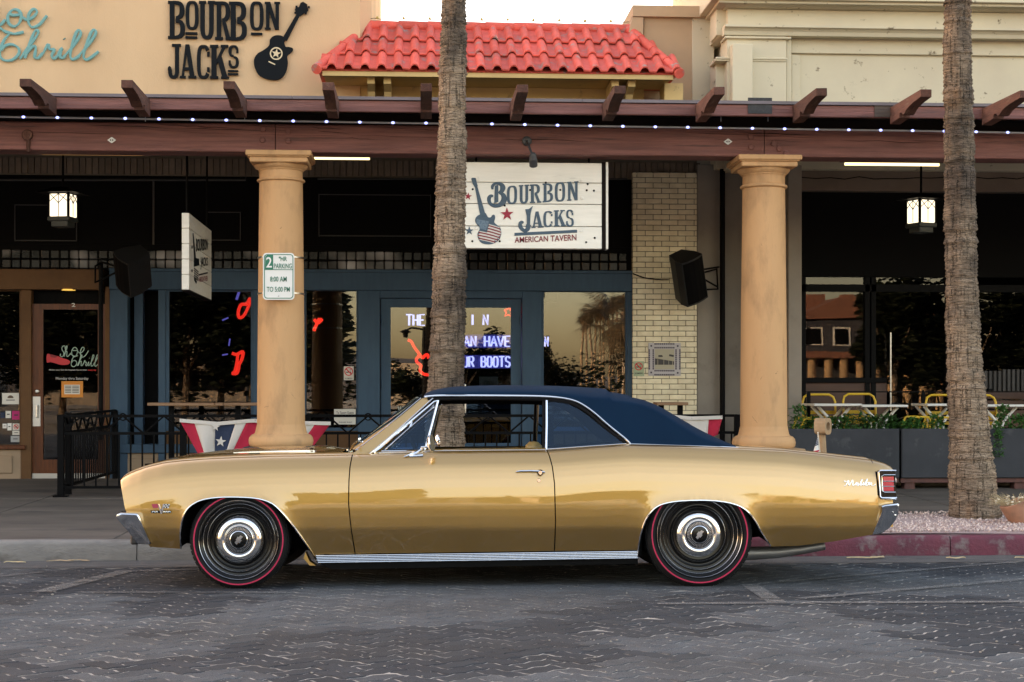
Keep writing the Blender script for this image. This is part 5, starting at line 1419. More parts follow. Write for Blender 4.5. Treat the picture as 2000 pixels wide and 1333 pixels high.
# slab-serif display letters made of bars, bowls and wedges in a unit box
def bar(x0, y0, x1, y1): return ('p', [(x0, y0), (x1, y0), (x1, y1), (x0, y1)])
def arc_(cx, cy, rx, ry, a0, a1, tx, ty, n=14, e=2.6):
    o, i = [], []
    for k in range(n + 1):
        a = radians(lerp(a0, a1, k / n)); c, s = cos(a), sin(a)
        f = lambda v: math.copysign(abs(v) ** (2 / e), v)
        o.append((cx + rx * f(c), cy + ry * f(s))); i.append((cx + (rx - tx) * f(c), cy + (ry - ty) * f(s)))
    return ('b', o, i)
TX, TY_ = .27, .085
GLY = {
 'B': [bar(.10, 0, .38, 1), bar(0, 0, .5, .075), bar(0, .925, .5, 1), arc_(.46, .755, .50, .245, -90, 90, TX, TY_), arc_(.46, .26, .54, .26, -90, 90, TX, TY_)],
 'O': [arc_(.5, .5, .5, .5, 0, 360, TX, TY_, 32, 3.2)],
 'U': [bar(.08, .3, .36, 1), bar(.64, .3, .92, 1), bar(0, .93, .44, 1), bar(.56, .93, 1, 1), arc_(.5, .32, .42, .32, 180, 360, .28, .09)],
 'R': [bar(.10, 0, .38, 1), bar(0, 0, .48, .075), bar(0, .925, .5, 1), arc_(.44, .735, .50, .265, -90, 90, TX, TY_), ('p', [(.42, .5), (.66, .5), (.98, 0), (.70, 0)]), bar(.66, 0, 1.04, .075)],
 'N': [bar(.08, 0, .30, 1), bar(.70, 0, .92, 1), bar(0, 0, .38, .07), bar(0, .93, .34, 1), bar(.62, .93, 1, 1), ('p', [(.10, 1), (.36, 1), (.90, 0), (.66, 0)])],
 'J': [bar(.56, .25, .86, 1), bar(.34, .925, 1, 1), arc_(.45, .26, .41, .26, 180, 360, .29, .09), arc_(.16, .27, .14, .09, 0, 360, .139, .089, 16, 2)],
 'A': [('p', [(.36, 1), (.60, 1), (.94, 0), (.64, 0)]), ('p', [(.36, 1), (.50, 1), (.24, 0), (.10, 0)]), bar(.24, .24, .76, .32), bar(0, 0, .36, .07), bar(.54, 0, 1.04, .07)],
 'C': [arc_(.52, .5, .50, .5, 38, 322, TX, TY_, 26, 3.2), bar(.80, .66, .98, .80), bar(.80, .20, .98, .34)],
 'K': [bar(.08, 0, .36, 1), bar(0, 0, .46, .075), bar(0, .925, .46, 1), ('p', [(.34, .40), (.34, .52), (.74, 1), (.94, 1)]), ('p', [(.42, .56), (.62, .72), (1.0, 0), (.70, 0)]), bar(.60, .93, 1.02, 1), bar(.62, 0, 1.06, .07)],
 'S': [arc_(.5, .74, .44, .26, 20, 270, .25, .085, 18), arc_(.5, .255, .46, .26, -165, 90, .26, .085, 18), bar(.74, .66, .93, .82), bar(.06, .16, .25, .33)],
 'T': [bar(.36, 0, .64, 1), bar(0, .92, 1, 1), bar(.2, 0, .8, .07), bar(0, .76, .09, .95), bar(.91, .76, 1, .95)],
 'E': [bar(.08, 0, .34, 1), bar(0, 0, .9, .08), bar(0, .92, .88, 1), bar(.3, .46, .74, .54), bar(.82, .72, .9, .95), bar(.84, .05, .92, .26)],
}
def glyph(mb, ch, fn, dep, jit=True):
    """fn maps (u, v) to a point on the sign's face; dep is the vector towards the wall"""
    for k, g in enumerate(GLY[ch]):
        e = Vector(dep) * (1 + (.03 * k if jit else 0)); of = Vector(dep) * (-.03 * k)
        if g[0] == 'p': mb.prism([fn(u, v) + of for u, v in g[1]], e)
        else:
            o, i = g[1], g[2]
            for a in range(len(o) - 1):
                mb.prism([fn(*o[a]) + of, fn(*o[a + 1]) + of, fn(*i[a + 1]) + of, fn(*i[a]) + of], e, True, True)
def star(cx, cy, r, rot=0.0, inner=.40, n=5):
    return [(cx + (r if k % 2 == 0 else r * inner) * sin(rot + pi * k / n), cy - (r if k % 2 == 0 else r * inner) * cos(rot + pi * k / n)) for k in range(2 * n)]

# ------------------------------------------------------------------ wall letters: BoURBoN JACKs and the guitar
SY = WY - .045; DEP = (0, .03, 0)
ws_ = thing('wall_sign', 'black cut-out tavern lettering with a black guitar on the stucco wall', 'sign', P(440, 90, WY))
def wl(name, ch, a, b, c, d):
    m = MB(); glyph(m, ch, prect(a, b, c, d, SY), DEP); return m.build(name, MT['letter_black'], ws_, fix=False)
for ch, r in (('B', (328, 2, 361, 76)), ('O', (362.5, 2, 387.5, 58)), ('U', (388.5, 2, 419.5, 77)), ('R', (420, 3, 451, 78)), ('B', (447, 3.5, 482, 79)), ('O', (488, 3, 514.5, 59)), ('N', (517, 4, 547, 58)),
              ('J', (327, 86, 353, 154)), ('A', (351, 87, 382, 153)), ('C', (384, 88, 409.5, 154)), ('K', (410, 88, 445, 154)), ('S', (445, 88.5, 467, 133))):
    wl('letter', ch, *r)
for r in ((362, 63, 385, 67.5), (362, 71, 385, 75.5), (490, 64, 512, 68.5), (445, 137, 465, 140.5), (445, 143, 465, 147)):
    m = MB(); m.pbox(*r, SY, .03); m.build('underline', MT['letter_black'], ws_)
gb = spline([(496, 117), (498, 134), (508, 149), (529, 156), (547, 154), (558, 141), (562, 123), (561, 109), (569.5, 102), (572, 95), (564, 92), (558.5, 92), (555, 84), (556.5, 75), (548, 69.5), (536, 70), (527.5, 77), (525.5, 89), (515, 98), (503, 105)], 4, True) if False else \
     spline([(a, b, 0) for a, b in ((496, 117), (498, 134), (508, 149), (529, 156), (547, 154), (558, 141), (562, 123), (561, 109), (569.5, 102), (572, 95), (564, 92), (558.5, 92), (555, 84), (556.5, 75), (548, 69.5), (536, 70), (527.5, 77), (525.5, 89), (515, 98), (503, 105))], 4, True)
m = MB(); m.prism([P(p.x, p.y, SY) for p in gb], DEP); m.prism([P(a, b, SY - .001) for a, b in ((551, 76), (579, 28), (585, 31), (560, 80))], DEP)
m.prism([P(a, b, SY - .002) for a, b in ((578, 28), (587, 6), (592, 3.5), (600, 9), (600, 15), (592, 27), (586, 32))], DEP)
for a, b in ((579, 13), (578, 19), (577, 25), (603, 14), (600, 20), (597, 26)): m.prism([P(a - 2, b - 1.6, SY), P(a + 2, b - 1.6, SY), P(a + 2, b + 1.6, SY), P(a - 2, b + 1.6, SY)], DEP)
m.prism([P(a, b, SY + .001) for a, b in ((577, 14), (602, 15), (599, 26), (577, 25))], (0, .02, 0))
gt_ = m.build('guitar', MT['letter_black'], ws_, fix=True)
m = MB(); Y1 = SY - .006
o = [P(539.5 + 12.5 * cos(2 * pi * k / 28), 105 + 12.5 * sin(2 * pi * k / 28), Y1) for k in range(28)]; i = [P(539.5 + 10 * cos(2 * pi * k / 28), 105 + 10 * sin(2 * pi * k / 28), Y1) for k in range(28)]
m.ring(o, i, (0, .004, 0)); m.prism([P(a, b, Y1) for a, b in star(539.5, 105, 9.5, .15)], (0, .004, 0))
m.prism([P(a, b, Y1) for a, b in ((525, 119.5), (538, 125.5), (537, 127.5), (524, 121.5))], (0, .004, 0)); m.build('rosette', MT['letter_cream'], gt_, fix=True)

# teal script on the left
SCRIPT = {
 'S': [[(-46, 64), (-42, 46), (-58, 38), (-84, 54), (-80, 82), (-60, 106), (-62, 136), (-86, 150), (-108, 136), (-98, 120)]],
 'h1': [[(-66, 140), (-34, 90), (-16, 46), (-24, 40), (-36, 70), (-52, 148)], [(-50, 130), (-30, 96), (-18, 100), (-22, 130), (-14, 148), (8, 136), (30, 110)]],
 'o': [[(62, 62), (44, 90), (48, 130), (78, 150), (108, 128), (118, 88), (100, 58), (72, 56), (54, 74), (70, 86), (112, 84)]],
 'e': [[(118, 92), (150, 112), (186, 96), (206, 66), (186, 52), (160, 84), (160, 130), (182, 154), (222, 136), (262, 88)]],
 'T': [[(-40, 168), (0, 160), (30, 178), (80, 190), (132, 180)], [(52, 190), (20, 230), (-4, 300), (20, 336), (66, 336), (102, 306), (104, 272), (70, 250), (30, 256), (6, 282)]],
 'h': [[(112, 330), (160, 262), (206, 200), (212, 176), (198, 172), (180, 206), (138, 326)], [(140, 312), (176, 266), (198, 262), (196, 296), (194, 322), (214, 324), (240, 296)]],
 'r': [[(240, 300), (268, 250), (276, 276), (302, 278), (288, 312), (300, 328), (322, 312)]],
 'i': [[(318, 314), (346, 270), (334, 312), (346, 326), (366, 310)], [(357, 216), (360, 220)]],
 'l': [[(362, 312), (410, 256), (446, 200), (448, 176), (434, 172), (416, 206), (392, 300), (402, 332), (430, 322), (446, 306)], [(444, 306), (494, 250), (530, 196), (532, 172), (518, 170), (498, 206), (466, 304), (478, 334), (508, 322), (550, 288)]]}
ss = thing('script_sign', 'teal script letters of the shoe shop on the stucco wall', 'sign', P(90, 70, WY))
for k, strokes in SCRIPT.items():
    m = MB()
    for s_ in strokes:
        pts = [P(p.x / 2.854, p.y / 2.854, WY - .035) for p in spline([(a, b, 0) for a, b in s_], 5)]
        n = len(pts); m.tube(pts, [.013 + .008 * abs(sin(i / n * 9)) for i in range(n)], 8, squash=.55, up=(0, 1, 0))
    m.build('letter', MT['letter_teal'], ss, smooth='auto')

# ------------------------------------------------------------------ hanging board of the tavern
BYs = 15.99
bd = thing('board_sign', 'white plank sign with blue tavern lettering hanging under the arcade beam', 'sign', P(1040, 320, BYs))
sx0, sx1 = PX(858, BYs), PX(1175.5, BYs)
pl_y = [317.5, 357, 399, 442.5, 486.5]
for a, b in zip(pl_y, pl_y[1:]):
    m = MB(); m.bbox((sx0, BYs + random.uniform(-.002, .002), PZ(b - .3, 1040, BYs) + .0018), (sx1, BYs + .12, PZ(a + .3, 1040, BYs) - .0018), .004); m.build('plank', MT['sign_white'], bd)
m = MB(); m.box((PX(1176, BYs), BYs - .004, PZ(487.5, 1180, BYs)), (PX(1183, BYs), BYs + .12, PZ(317, 1180, BYs))); m.build('edge_bar', MT['timber_dark'], bd)
m = MB(); m.bbox((PX(1183.3, BYs), BYs + .0, PZ(487, 1180, BYs)), (PX(1188, BYs), BYs + .13, PZ(317, 1180, BYs)), .003); m.build('edge_board', MT['sign_white'], bd)
for px in (930, 1150):
    m = MB(); m.tube([P(px, 318, BYs + .06), P(px, 280, BYs + .06)], .012, 6); m.build('hanger', MT['black_metal'], bd)
FYs = BYs - .007; DP = (0, .006, 0)
def zc(x, y): return (890 + x / 6.25, 300 + y / 6.25)
def bl4(tl, tr, br, bl, Y=FYs):
    tl, tr, br, bl = zc(*tl), zc(*tr), zc(*br), zc(*bl)
    def fn(u, v):
        a = (lerp(bl[0], br[0], u), lerp(bl[1], br[1], u)); b = (lerp(tl[0], tr[0], u), lerp(tl[1], tr[1], u))
        return P(lerp(a[0], b[0], v), lerp(a[1], b[1], v), Y)
    return fn
lb = MB()
for ch, q in (('O', ((625, 400), (750, 390), (750, 615), (625, 622))), ('U', ((772, 388), (895, 380), (895, 610), (772, 618))), ('R', ((905, 380), (1035, 372), (1040, 602), (905, 608))),
              ('B', ((1062, 368), (1185, 365), (1190, 588), (1062, 600))), ('O', ((1210, 355), (1337, 350), (1337, 585), (1210, 592))), ('N', ((1360, 348), (1500, 338), (1500, 570), (1360, 580))),
              ('A', ((925, 712), (1068, 705), (1068, 905), (925, 912))), ('C', ((1068, 708), (1185, 700), (1185, 895), (1068, 903))), ('K', ((1200, 695), (1330, 690), (1340, 888), (1200, 895))), ('S', ((1343, 690), (1440, 684), (1448, 890), (1343, 896)))):
    glyph(lb, ch, bl4(*q), DP)
def zpoly(mb, pts, Y=FYs, dp=DP): mb.prism([P(*zc(a, b), Y) for a, b in pts], dp)
def zrib(mb, pts, r, Y=FYs + .003, n=6):
    sp_ = spline([(a, b, 0) for a, b in pts], n); k = len(sp_)
    rr = r if isinstance(r, (int, float)) else None
    mb.tube([P(*zc(p.x, p.y), Y) for p in sp_], [(rr if rr else interp([(i / (len(r) - 1), v) for i, v in enumerate(r)], j / (k - 1))) for j in range(k)], 8, squash=.22, up=(0, 1, 0))
zrib(lb, [(450, 440), (448, 405), (475, 372), (520, 368), (560, 385), (575, 420), (560, 460), (520, 482)], [.010, .016, .012, .014, .022, .028, .022, .008])
zrib(lb, [(530, 482), (575, 505), (592, 555), (570, 605), (510, 640), (450, 635), (412, 595), (408, 545), (430, 520), (458, 522)], [.008, .022, .030, .028, .018, .016, .018, .020, .016, .010])
zpoly(lb, [(478, 392), (520, 384), (520, 590), (470, 612)], FYs - .001)
zpoly(lb, [(850, 682), (890, 680), (944, 642), (925, 690), (912, 760), (908, 880), (870, 890), (868, 760)], FYs - .001)
zrib(lb, [(890, 870), (880, 920), (850, 944), (815, 930), (790, 895), (788, 855), (808, 838), (826, 850)], [.026, .022, .018, .018, .020, .018, .014, .010])
zpoly(lb, [(718, 970), (1482, 932), (1482, 968), (718, 1006)])
# guitar of the board
gtr = spline([(a, b, 0) for a, b in ((310, 740), (262, 765), (238, 805), (246, 850), (285, 895), (290, 935), (268, 975), (275, 1040), (318, 1095), (395, 1112), (470, 1098), (530, 1055), (556, 985), (545, 910), (500, 870), (470, 838), (482, 790), (474, 752), (448, 752), (430, 778), (395, 778), (360, 725))], 4, True)
def inside(poly, x, y):
    c = False; n = len(poly)
    for k in range(n):
        a, b = poly[k], poly[k - 1]
        if (a.y > y) != (b.y > y) and x < (b.x - a.x) * (y - a.y) / (b.y - a.y) + a.x: c = not c
    return c
lb.prism([P(*zc(p.x, p.y), FYs + .002) for p in gtr], (0, .004, 0))
zpoly(lb, [(232, 400), (262, 392), (370, 770), (300, 760)], FYs - .0005); zpoly(lb, [(190, 308), (205, 297), (245, 300), (262, 372), (270, 400), (232, 412), (208, 372)], FYs - .0006)
lbo = lb.build('lettering', MT['sign_blue'], bd, fix=True)
st_w = MB(); st_r = MB()
def clip_stripe(y0a, y1a, slope, xa, xb, mb, Y):
    n = 26; run = []
    for k in range(n + 1):
        x = lerp(xa, xb, k / n); top, bot = y0a + slope * (x - 300) + .00035 * (x - 420) ** 2, y1a + slope * (x - 300) + .00035 * (x - 420) ** 2
        if inside(gtr, x, top) and inside(gtr, x, bot): run.append((x, top, bot))
        else:
            if len(run) > 1: mb.grid([[P(*zc(a, t), Y) for a, t, b in run], [P(*zc(a, b), Y) for a, t, b in run]])
            run = []
    if len(run) > 1: mb.grid([[P(*zc(a, t), Y) for a, t, b in run], [P(*zc(a, b), Y) for a, t, b in run]])
for k in range(6):
    y = 840 + k * 36; xa = 405 - k * 10 if k < 3 else 268
    clip_stripe(y - 4, y + 32.5, .26, max(262, xa), 560, st_w, FYs - .001)
    clip_stripe(y + 7, y + 23, .26, max(262, xa), 560, st_r, FYs - .002)
st_w.build('flag_stripes', MT['bunting_white'], lbo); st_r.build('flag_stripes', MT['sign_maroon'], lbo)
fl_ = MB(); zpoly(fl_, [(256, 802), (408, 830), (372, 936), (296, 918), (286, 880), (250, 845)], FYs - .0005, (0, .002, 0)); fl_.build('flag_canton', pmat('faded_blue', (.14, .20, .26), .7, col2=(.09, .14, .2), vscale=60, lo=.5, hi=.55), lbo, fix=True)
sr = MB(); zpoly(sr, star(627, 742, 82, -.03)); zpoly(sr, star(152, 524, 48, .1)); sr.build('red_star', MT['sign_red'], lbo, fix=True)
sbl = MB(); zpoly(sbl, star(166, 945, 56, 0)); sbl.build('blue_star', MT['sign_blue'], lbo, fix=True)
tx_ = MB()
text_on(tx_, 'AMERICAN', bl4((720, 1022), (1128, 1004), (1128, 1075), (720, 1093), FYs), .012); text_on(tx_, 'TAVERN', bl4((1158, 1003), (1474, 988), (1474, 1062), (1158, 1076), FYs), .012)
tx_.build('red_lettering', MT['sign_maroon'], bd)
sc_ = MB()
for x, y in ((1612, 375), (1600, 450), (1688, 455), (908, 447), (1277, 446), (208, 437), (1697, 1032), (1593, 1085), (203, 1072), (537, 1072), (598, 636), (1100, 357)):
    p = P(*zc(x, y), BYs - .004); sc_.lathe([(.011, 0), (.009, -.004), (0, -.005)], p, 10, 'y')
sc_.build('screw', MT['black_metal'], bd)['kind'] = 'stuff'
sw_ = MB()
for x, y in ((265, 310), (1535, 330), (1543, 545), (1532, 943), (256, 915)):
    p = P(*zc(x, y), BYs - .004); sw_.lathe([(.018, 0), (.015, -.004), (0, -.005)], p, 12, 'y')
sw_.build('screw_cap', MT['sign_white'], bd)

# ------------------------------------------------------------------ blade sign at right angles to the front
bl_o = thing('blade_sign', 'weathered white double-sided tavern sign hanging edge-on beside the left column', 'sign', P(384, 415, 17.5))
bx0, bx1, by0 = PX(355, 16.6), PX(369.5, 16.6), 16.6
# the face recedes: find its far end on the ray through px 413
xf = bx1; rr_ = ray(413, 500); by1 = xf / rr_[0] * rr_[1] if abs(rr_[0]) > 1e-6 else 18.5
z1, z0 = PZ(416, 362, by0), PZ(566.5, 362, by0)
n = 5
for k in range(n):
    a, b = lerp(z0, z1, k / n), lerp(z0, z1, (k + 1) / n)
    m = MB(); m.bbox((bx0, by0, a + .002), (bx1, by1, b - .002), .004); m.build('plank', MT['sign_white'], bl_o)
m = MB(); m.box((bx0 - .004, by0 - .003, z0 - .012), (bx1 + .004, by1, z0)); m.build('lower_edge', MT['timber_dark'], bl_o)
def bf(px, py):                       # photo point on the receding face
    d = ray(px, py); t = (xf + .004) / d[0]; return Vector((xf + .004, d[1] * t, H + d[2] * t))
def bq(x, y): return bf(340 + x / 6.665, 400 + y / 6.665)
m = MB()
def bpoly(mb, pts, o=0): mb.prism([bq(a, b) + Vector((.001 * o, 0, 0)) for a, b in pts], (-.003, 0, 0))
bpoly(m, [(243, 375), (252, 372), (285, 700), (262, 690)], 1); bpoly(m, [(262, 690), (325, 705), (330, 790), (260, 810)]); bpoly(m, [(262, 930), (300, 1005), (290, 1030), (265, 985)])
for k in range(5): bpoly(m, [(262, 820 + 30 * k), (318, 870 + 28 * k), (318, 884 + 28 * k), (262, 834 + 30 * k)])
text_on(m, 'BOURBON', lambda u, v: bq(lerp(288, 440, u), lerp(lerp(615, 590, u), lerp(440, 450, u), v)), .02)
text_on(m, 'JACKS', lambda u, v: bq(lerp(345, 440, u), lerp(lerp(850, 825, u), lerp(680, 690, u), v)), .02)
bpoly(m, [(325, 905), (438, 878), (438, 898), (325, 925)])
for a, b in ((236, 555), (236, 860), (318, 735)): bpoly(m, [(a - 8, b), (a, b - 22), (a + 8, b + 4), (a, b + 24)])
m.build('lettering', MT['letter_black'], bl_o, fix=True)
m = MB(); text_on(m, 'AMERICAN TAVERN', lambda u, v: bq(lerp(325, 438, u), lerp(lerp(1010, 995, u), lerp(945, 925, u), v)), .03); m.build('red_lettering', MT['sign_maroon'], bl_o)
m = MB(); m.tube([Vector(((bx0 + bx1) / 2, by0 + .1, z1)), Vector(((bx0 + bx1) / 2, by0 + .1, 4.0))], .012, 6); m.tube([Vector(((bx0 + bx1) / 2, by1 - .1, z1)), Vector(((bx0 + bx1) / 2, by1 - .1, 4.1))], .012, 6); m.build('hanger', MT['black_metal'], bl_o)

# ------------------------------------------------------------------ parking sign on the column
PYs = 15.66
ps = thing('parking_sign', 'white and green two hour parking sign strapped to the left column', 'sign', P(544, 540, PYs))
def rrect(x0, y0, x1, y1, r, Y, n=5):
    out = []
    for cx, cy, a in ((x1 - r, y0 + r, -90), (x1 - r, y1 - r, 0), (x0 + r, y1 - r, 90), (x0 + r, y0 + r, 180)):
        for k in range(n + 1): an = radians(a + 90 * k / n); out.append(P(cx + r * cos(an), cy + r * sin(an), Y))
    return out
m = MB(); m.prism(rrect(513.5, 494.5, 575, 586, 7, PYs), (0, .004, 0)); m.build('plate', MT['sheet_white'], ps, fix=True)
m = MB(); m.ring(rrect(515.8, 497, 572.8, 583.5, 6, PYs - .003), rrect(517.2, 498.4, 571.4, 582.1, 5, PYs - .003), (0, .002, 0)); m.pbox(516.5, 526.5, 572, 527.7, PYs - .004, .002); m.build('border', MT['green_sign'], ps)
m = MB(); q = [P(a, b, PYs - .003) for a, b in ((518, 502), (522, 498), (533.5, 498), (533.5, 527), (517.4, 527))]; m.prism(q, (0, .002, 0)); m.build('number_panel', MT['green_sign'], ps, fix=True)
m = MB(); text_on(m, '2', prect(519.8, 502.5, 531, 523, PYs - .005), .012); m.build('number', MT['sheet_white'], ps)
m = MB()
text_on(m, 'HR', prect(548, 501.5, 560.5, 510.5, PYs - .004), .012); text_on(m, '*', prect(544.3, 501, 548, 505.5, PYs - .004), .02); text_on(m, 'PARKING', prect(535, 515, 570, 525, PYs - .004), .010)
text_on(m, '8:00 AM', prect(527.5, 540.5, 560, 550.5, PYs - .004), .010); text_on(m, 'TO 5:00 PM', prect(521, 560.5, 566, 570.5, PYs - .004), .010)
m.build('lettering', MT['green_sign'], ps)
m = MB(); m.lathe([(.008, 0), (.006, -.005), (0, -.006)], P(544, 578.5, PYs), 10, 'y'); m.build('bolt', MT['steel'], ps)
m = MB()
for py in (505, 575):
    c = P(549, py, 15.97); m.lathe([(.231, -.008), (.234, -.008), (.234, .008), (.231, .008)], (c.x, 15.97, c.z), 40)
m.build('strap', MT['steel'], ps, smooth='auto')

# ------------------------------------------------------------------ fixtures of the arcade
# rope light along the beam
LY = 15.66
rp = thing('rope_light', 'pale rope light with small violet bulbs strung above the arcade beam', 'string light', P(1000, 245, LY))
za = PZ(231, 175, LY) ; zb2 = PZ(251.5, 1480, LY)
xa_, xb_ = PX(175, LY), PX(1480, LY)
def rz_(x): return lerp(za, zb2, (x - xa_) / (xb_ - xa_)) + .006 * noise.noise((x * .7, 0, 3))
m = MB(); m.tube([(x / 10, LY, rz_(x / 10)) for x in range(-60, 90)], .010, 6); m.build('sleeve', MT['rope'], rp, smooth='auto')
bmsh = None; x = PX(46.5, LY) - .327 * 3
bulb = MB(); bulb.lathe([(0, -.013), (.008, -.010), (.0115, 0), (.008, .010), (0, .013)], (0, 0, 0), 10)
ub = bpy.data.meshes.new('bulb'); ub.from_pydata([tuple(v) for v in bulb.v], [], bulb.f); ub.materials.append(MT['bulb'])
while x < PX(2060, LY):
    place('bulb', ub, rp, Vector((x, LY - .010, rz_(x))) - base_of(rp), (0, 0, 0), (1.5, 1, 1)); x += .3265
for px in (478, 284, 1408, 1500):
    m = MB(); q = P(px, 228, LY - .012); m.tube([q + Vector((0, 0, -.05)), q + Vector((0, 0, .07))], .004, 5); m.build('clip', MT['rope'], rp)
# fluorescent fittings
for lab, px0, px1, py, mat, YY in (('dim amber fluorescent batten under the arcade beam at left above the lantern', 82, 278, 302, MT['tube_dim'], 17.6), ('amber fluorescent batten just right of the left column', 606, 722, 309.5, MT['tube_lit'], 17.6), ('bright fluorescent batten above the right lantern', 1650, 1834, 321.5, MT['tube_lit'], 17.6)):
    z = PZ(py, (px0 + px1) / 2, YY); x0, x1 = PX(px0, YY), PX(px1, YY)
    t = thing('fluorescent_batten', lab, 'light fitting', ((x0 + x1) / 2, YY, z), 'fluorescent battens under the arcade')
    m = MB(); m.tube([(x0, YY, z), (x1, YY, z)], .017 if mat is MT['tube_lit'] else .010, 10); m.build('tube', mat, t, smooth='auto')
    m = MB(); m.prism([(x0 - .05, YY + .02, z + .02), (x0 - .05, YY + .09, z + .05), (x0 - .05, YY + .09, z + .10), (x0 - .05, YY - .06, z + .10), (x0 - .05, YY - .06, z + .035)], (x1 - x0 + .1, 0, 0)); m.box((x0 + .2, YY - .02, z + .1), (x0 + .24, YY + .02, 4.2)); m.box((x1 - .24, YY - .02, z + .1), (x1 - .2, YY + .02, 4.2)); m.build('housing', MT['black_metal'], t, fix=True)
# pendant lanterns
def lantern(px, py0, py1, YY, rz, label):
    """px, py0, py1: middle and vertical extent of the glass"""
    c = P(px, py1, YY); h = PZ(py0, px, YY) - c.z; s_ = .118
    t = thing('pendant_lantern', label, 'lantern', c, 'craftsman pendant lanterns in the arcade'); t.rotation_euler = (0, 0, rz)
    b = Vector(c); add = lambda m, nm, mt, sm=None: m.build(nm, mt, t, sm)
    for k in range(4):
        mr = Matrix.Rotation(pi / 2 * k, 4, 'Z')
        m = MB(); m.box((-s_ + .012, -s_, .0), (s_ - .012, -s_ + .006, h)); m.v = [b + mr @ v for v in m.v]; pn = add(m, 'pane', MT['lit'])
        m = MB(); r_ = .0045; y = -s_ - .004
        for q in ([(0, 0), (0, h * .58), (0, h)], [(-s_ + .01, h * .66), (0, h)], [(s_ - .01, h * .66), (0, h)], [(0, h * .58), (-s_ + .02, h * .99)], [(0, h * .58), (s_ - .02, h * .99)]):
            m.tube([(a, y, zz) for a, zz in q], r_, 5)
        m.box((-s_ - .01, -s_ - .01, -.02), (-s_ + .014, -s_ + .014, h + .03))
        m.v = [b + mr @ v for v in m.v]; add(m, 'tracery', MT['black_metal'])
    m = MB(); m.bbox((-s_ - .012, -s_ - .012, -.055), (s_ + .012, s_ + .012, -.006), .006); m.bbox((-s_ * .85, -s_ * .85, -.12), (s_ * .85, s_ * .85, -.05), .008); m.v = [b + v for v in m.v]; add(m, 'base', pmat('lantern_verdigris', (.035, .042, .042), .5))
    m = MB(); e = s_ * 1.95; m.add([(-e, -e, h + .01), (e, -e, h + .01), (e, e, h + .01), (-e, e, h + .01), (-s_ * .6, -s_ * .6, h + .085), (s_ * .6, -s_ * .6, h + .085), (s_ * .6, s_ * .6, h + .085), (-s_ * .6, s_ * .6, h + .085)],
                   [(0, 3, 2, 1), (4, 5, 6, 7), (0, 1, 5, 4), (1, 2, 6, 5), (2, 3, 7, 6), (3, 0, 4, 7)]); m.bbox((-s_, -s_, h - .005), (s_, s_, h + .03), .004); m.v = [b + v for v in m.v]; add(m, 'cap', MT['black_metal'])
    m = MB(); m.tube([b + Vector((0, 0, h + .08)), b + Vector((0, 0, 4.35 - c.z))], .014, 8); add(m, 'stem', MT['black_metal'], 'auto')
    if LIGHTS:
        ld = bpy.data.lights.new('lantern_light', 'POINT'); ld.energy = 3.0; ld.color = (1, .8, .5); ld.shadow_soft_size = .09
        lo = bpy.data.objects.new('lantern_light', ld); COL.objects.link(lo); lo.parent = t; lo.location = (0, 0, h * .5)
LIGHTS = False
lantern(123, 381, 424, 18.3, radians(-12), 'lit lantern with cream glass hanging over the shoe shop door')
lantern(1799, 393, 436, 18.3, radians(22), 'lit lantern with cream glass hanging beside the right palm trunk')
# spotlight on the beam
sp_o = thing('spotlight', 'grey spotlight on the arcade beam aimed down at the plank sign', 'spotlight', P(1034, 275, BY))
m = MB(); m.lathe([(0, -.03), (.028, -.03), (.046, -.018), (.05, 0)], P(1029, 276, BY), 20, 'y'); m.build('mount', pmat('dark_grey_metal', (.05, .053, .058), .45), sp_o, smooth='auto')
g0, g1, g2 = P(1029, 276, BY - .03), P(1036, 294, BY - .22), P(1041, 306, BY - .27)
m = MB(); m.tube([g0, g0.lerp(g1, .5), g1, g2], .013, 8); m.build('arm', bpy.data.materials['dark_grey_metal'], sp_o, smooth='auto')
ax = (P(1042, 327, BY - .21) - P(1041, 303, BY - .29)).normalized(); hd_ = P(1041, 303, BY - .29); m = MB()
m.tube([hd_ - ax * .02, hd_, hd_ + ax * .03, hd_ + ax * .035, hd_ + ax * .12, hd_ + ax * .125], [.02, .034, .036, .040, .041, .036], 18); m.build('head', bpy.data.materials['dark_grey_metal'], sp_o, smooth='auto')
# diamond plaques and the wooden peg
for px, py, lab in ((218, 274, 'small white diamond plaque on the arcade beam left of the left column'), (1422, 277, 'small white diamond plaque on the arcade beam above the right column')):
    t = thing('diamond_plaque', lab, 'plaque', P(px, py, BY - .01), 'diamond plaques on the beam')
    m = MB(); m.prism([P(px + a, py + b, BY - .016) for a, b in ((-8.5, 0), (-1, -5.6), (1, -5.6), (8.5, 0), (1, 5.6), (-1, 5.6))], (0, .008, 0)); m.build('plate', MT['sheet_white'], t, fix=True)
    m = MB()
    for sx in (-1, 1): m.prism([P(px + a * sx, py + b, BY - .018) for a, b in ((1, -2), (4, 0), (1, 2))], (0, .002, 0))
    m.build('mark', MT['ink'], t, fix=True)
t = thing('timber_peg', 'round brown wooden peg on the far left of the arcade beam', 'peg', P(55, 268, BY))
p = P(54.5, 265, BY); m = MB(); m.lathe([(0, -.045), (.05, -.043), (.055, -.03), (.05, 0)], p, 18, 'y'); m.build('disc', MT['timber_tail'], t, smooth='auto')
m = MB(); m.tube([P(55, 273, BY - .02), P(55.5, 294, BY - .02)], [.022, .016], 10); m.lathe([(0, -.02), (.018, -.01), (.018, .005), (0, .012)], P(55.5, 295, BY - .02), 10); m.build('stem', MT['timber_tail'], t, smooth='auto')
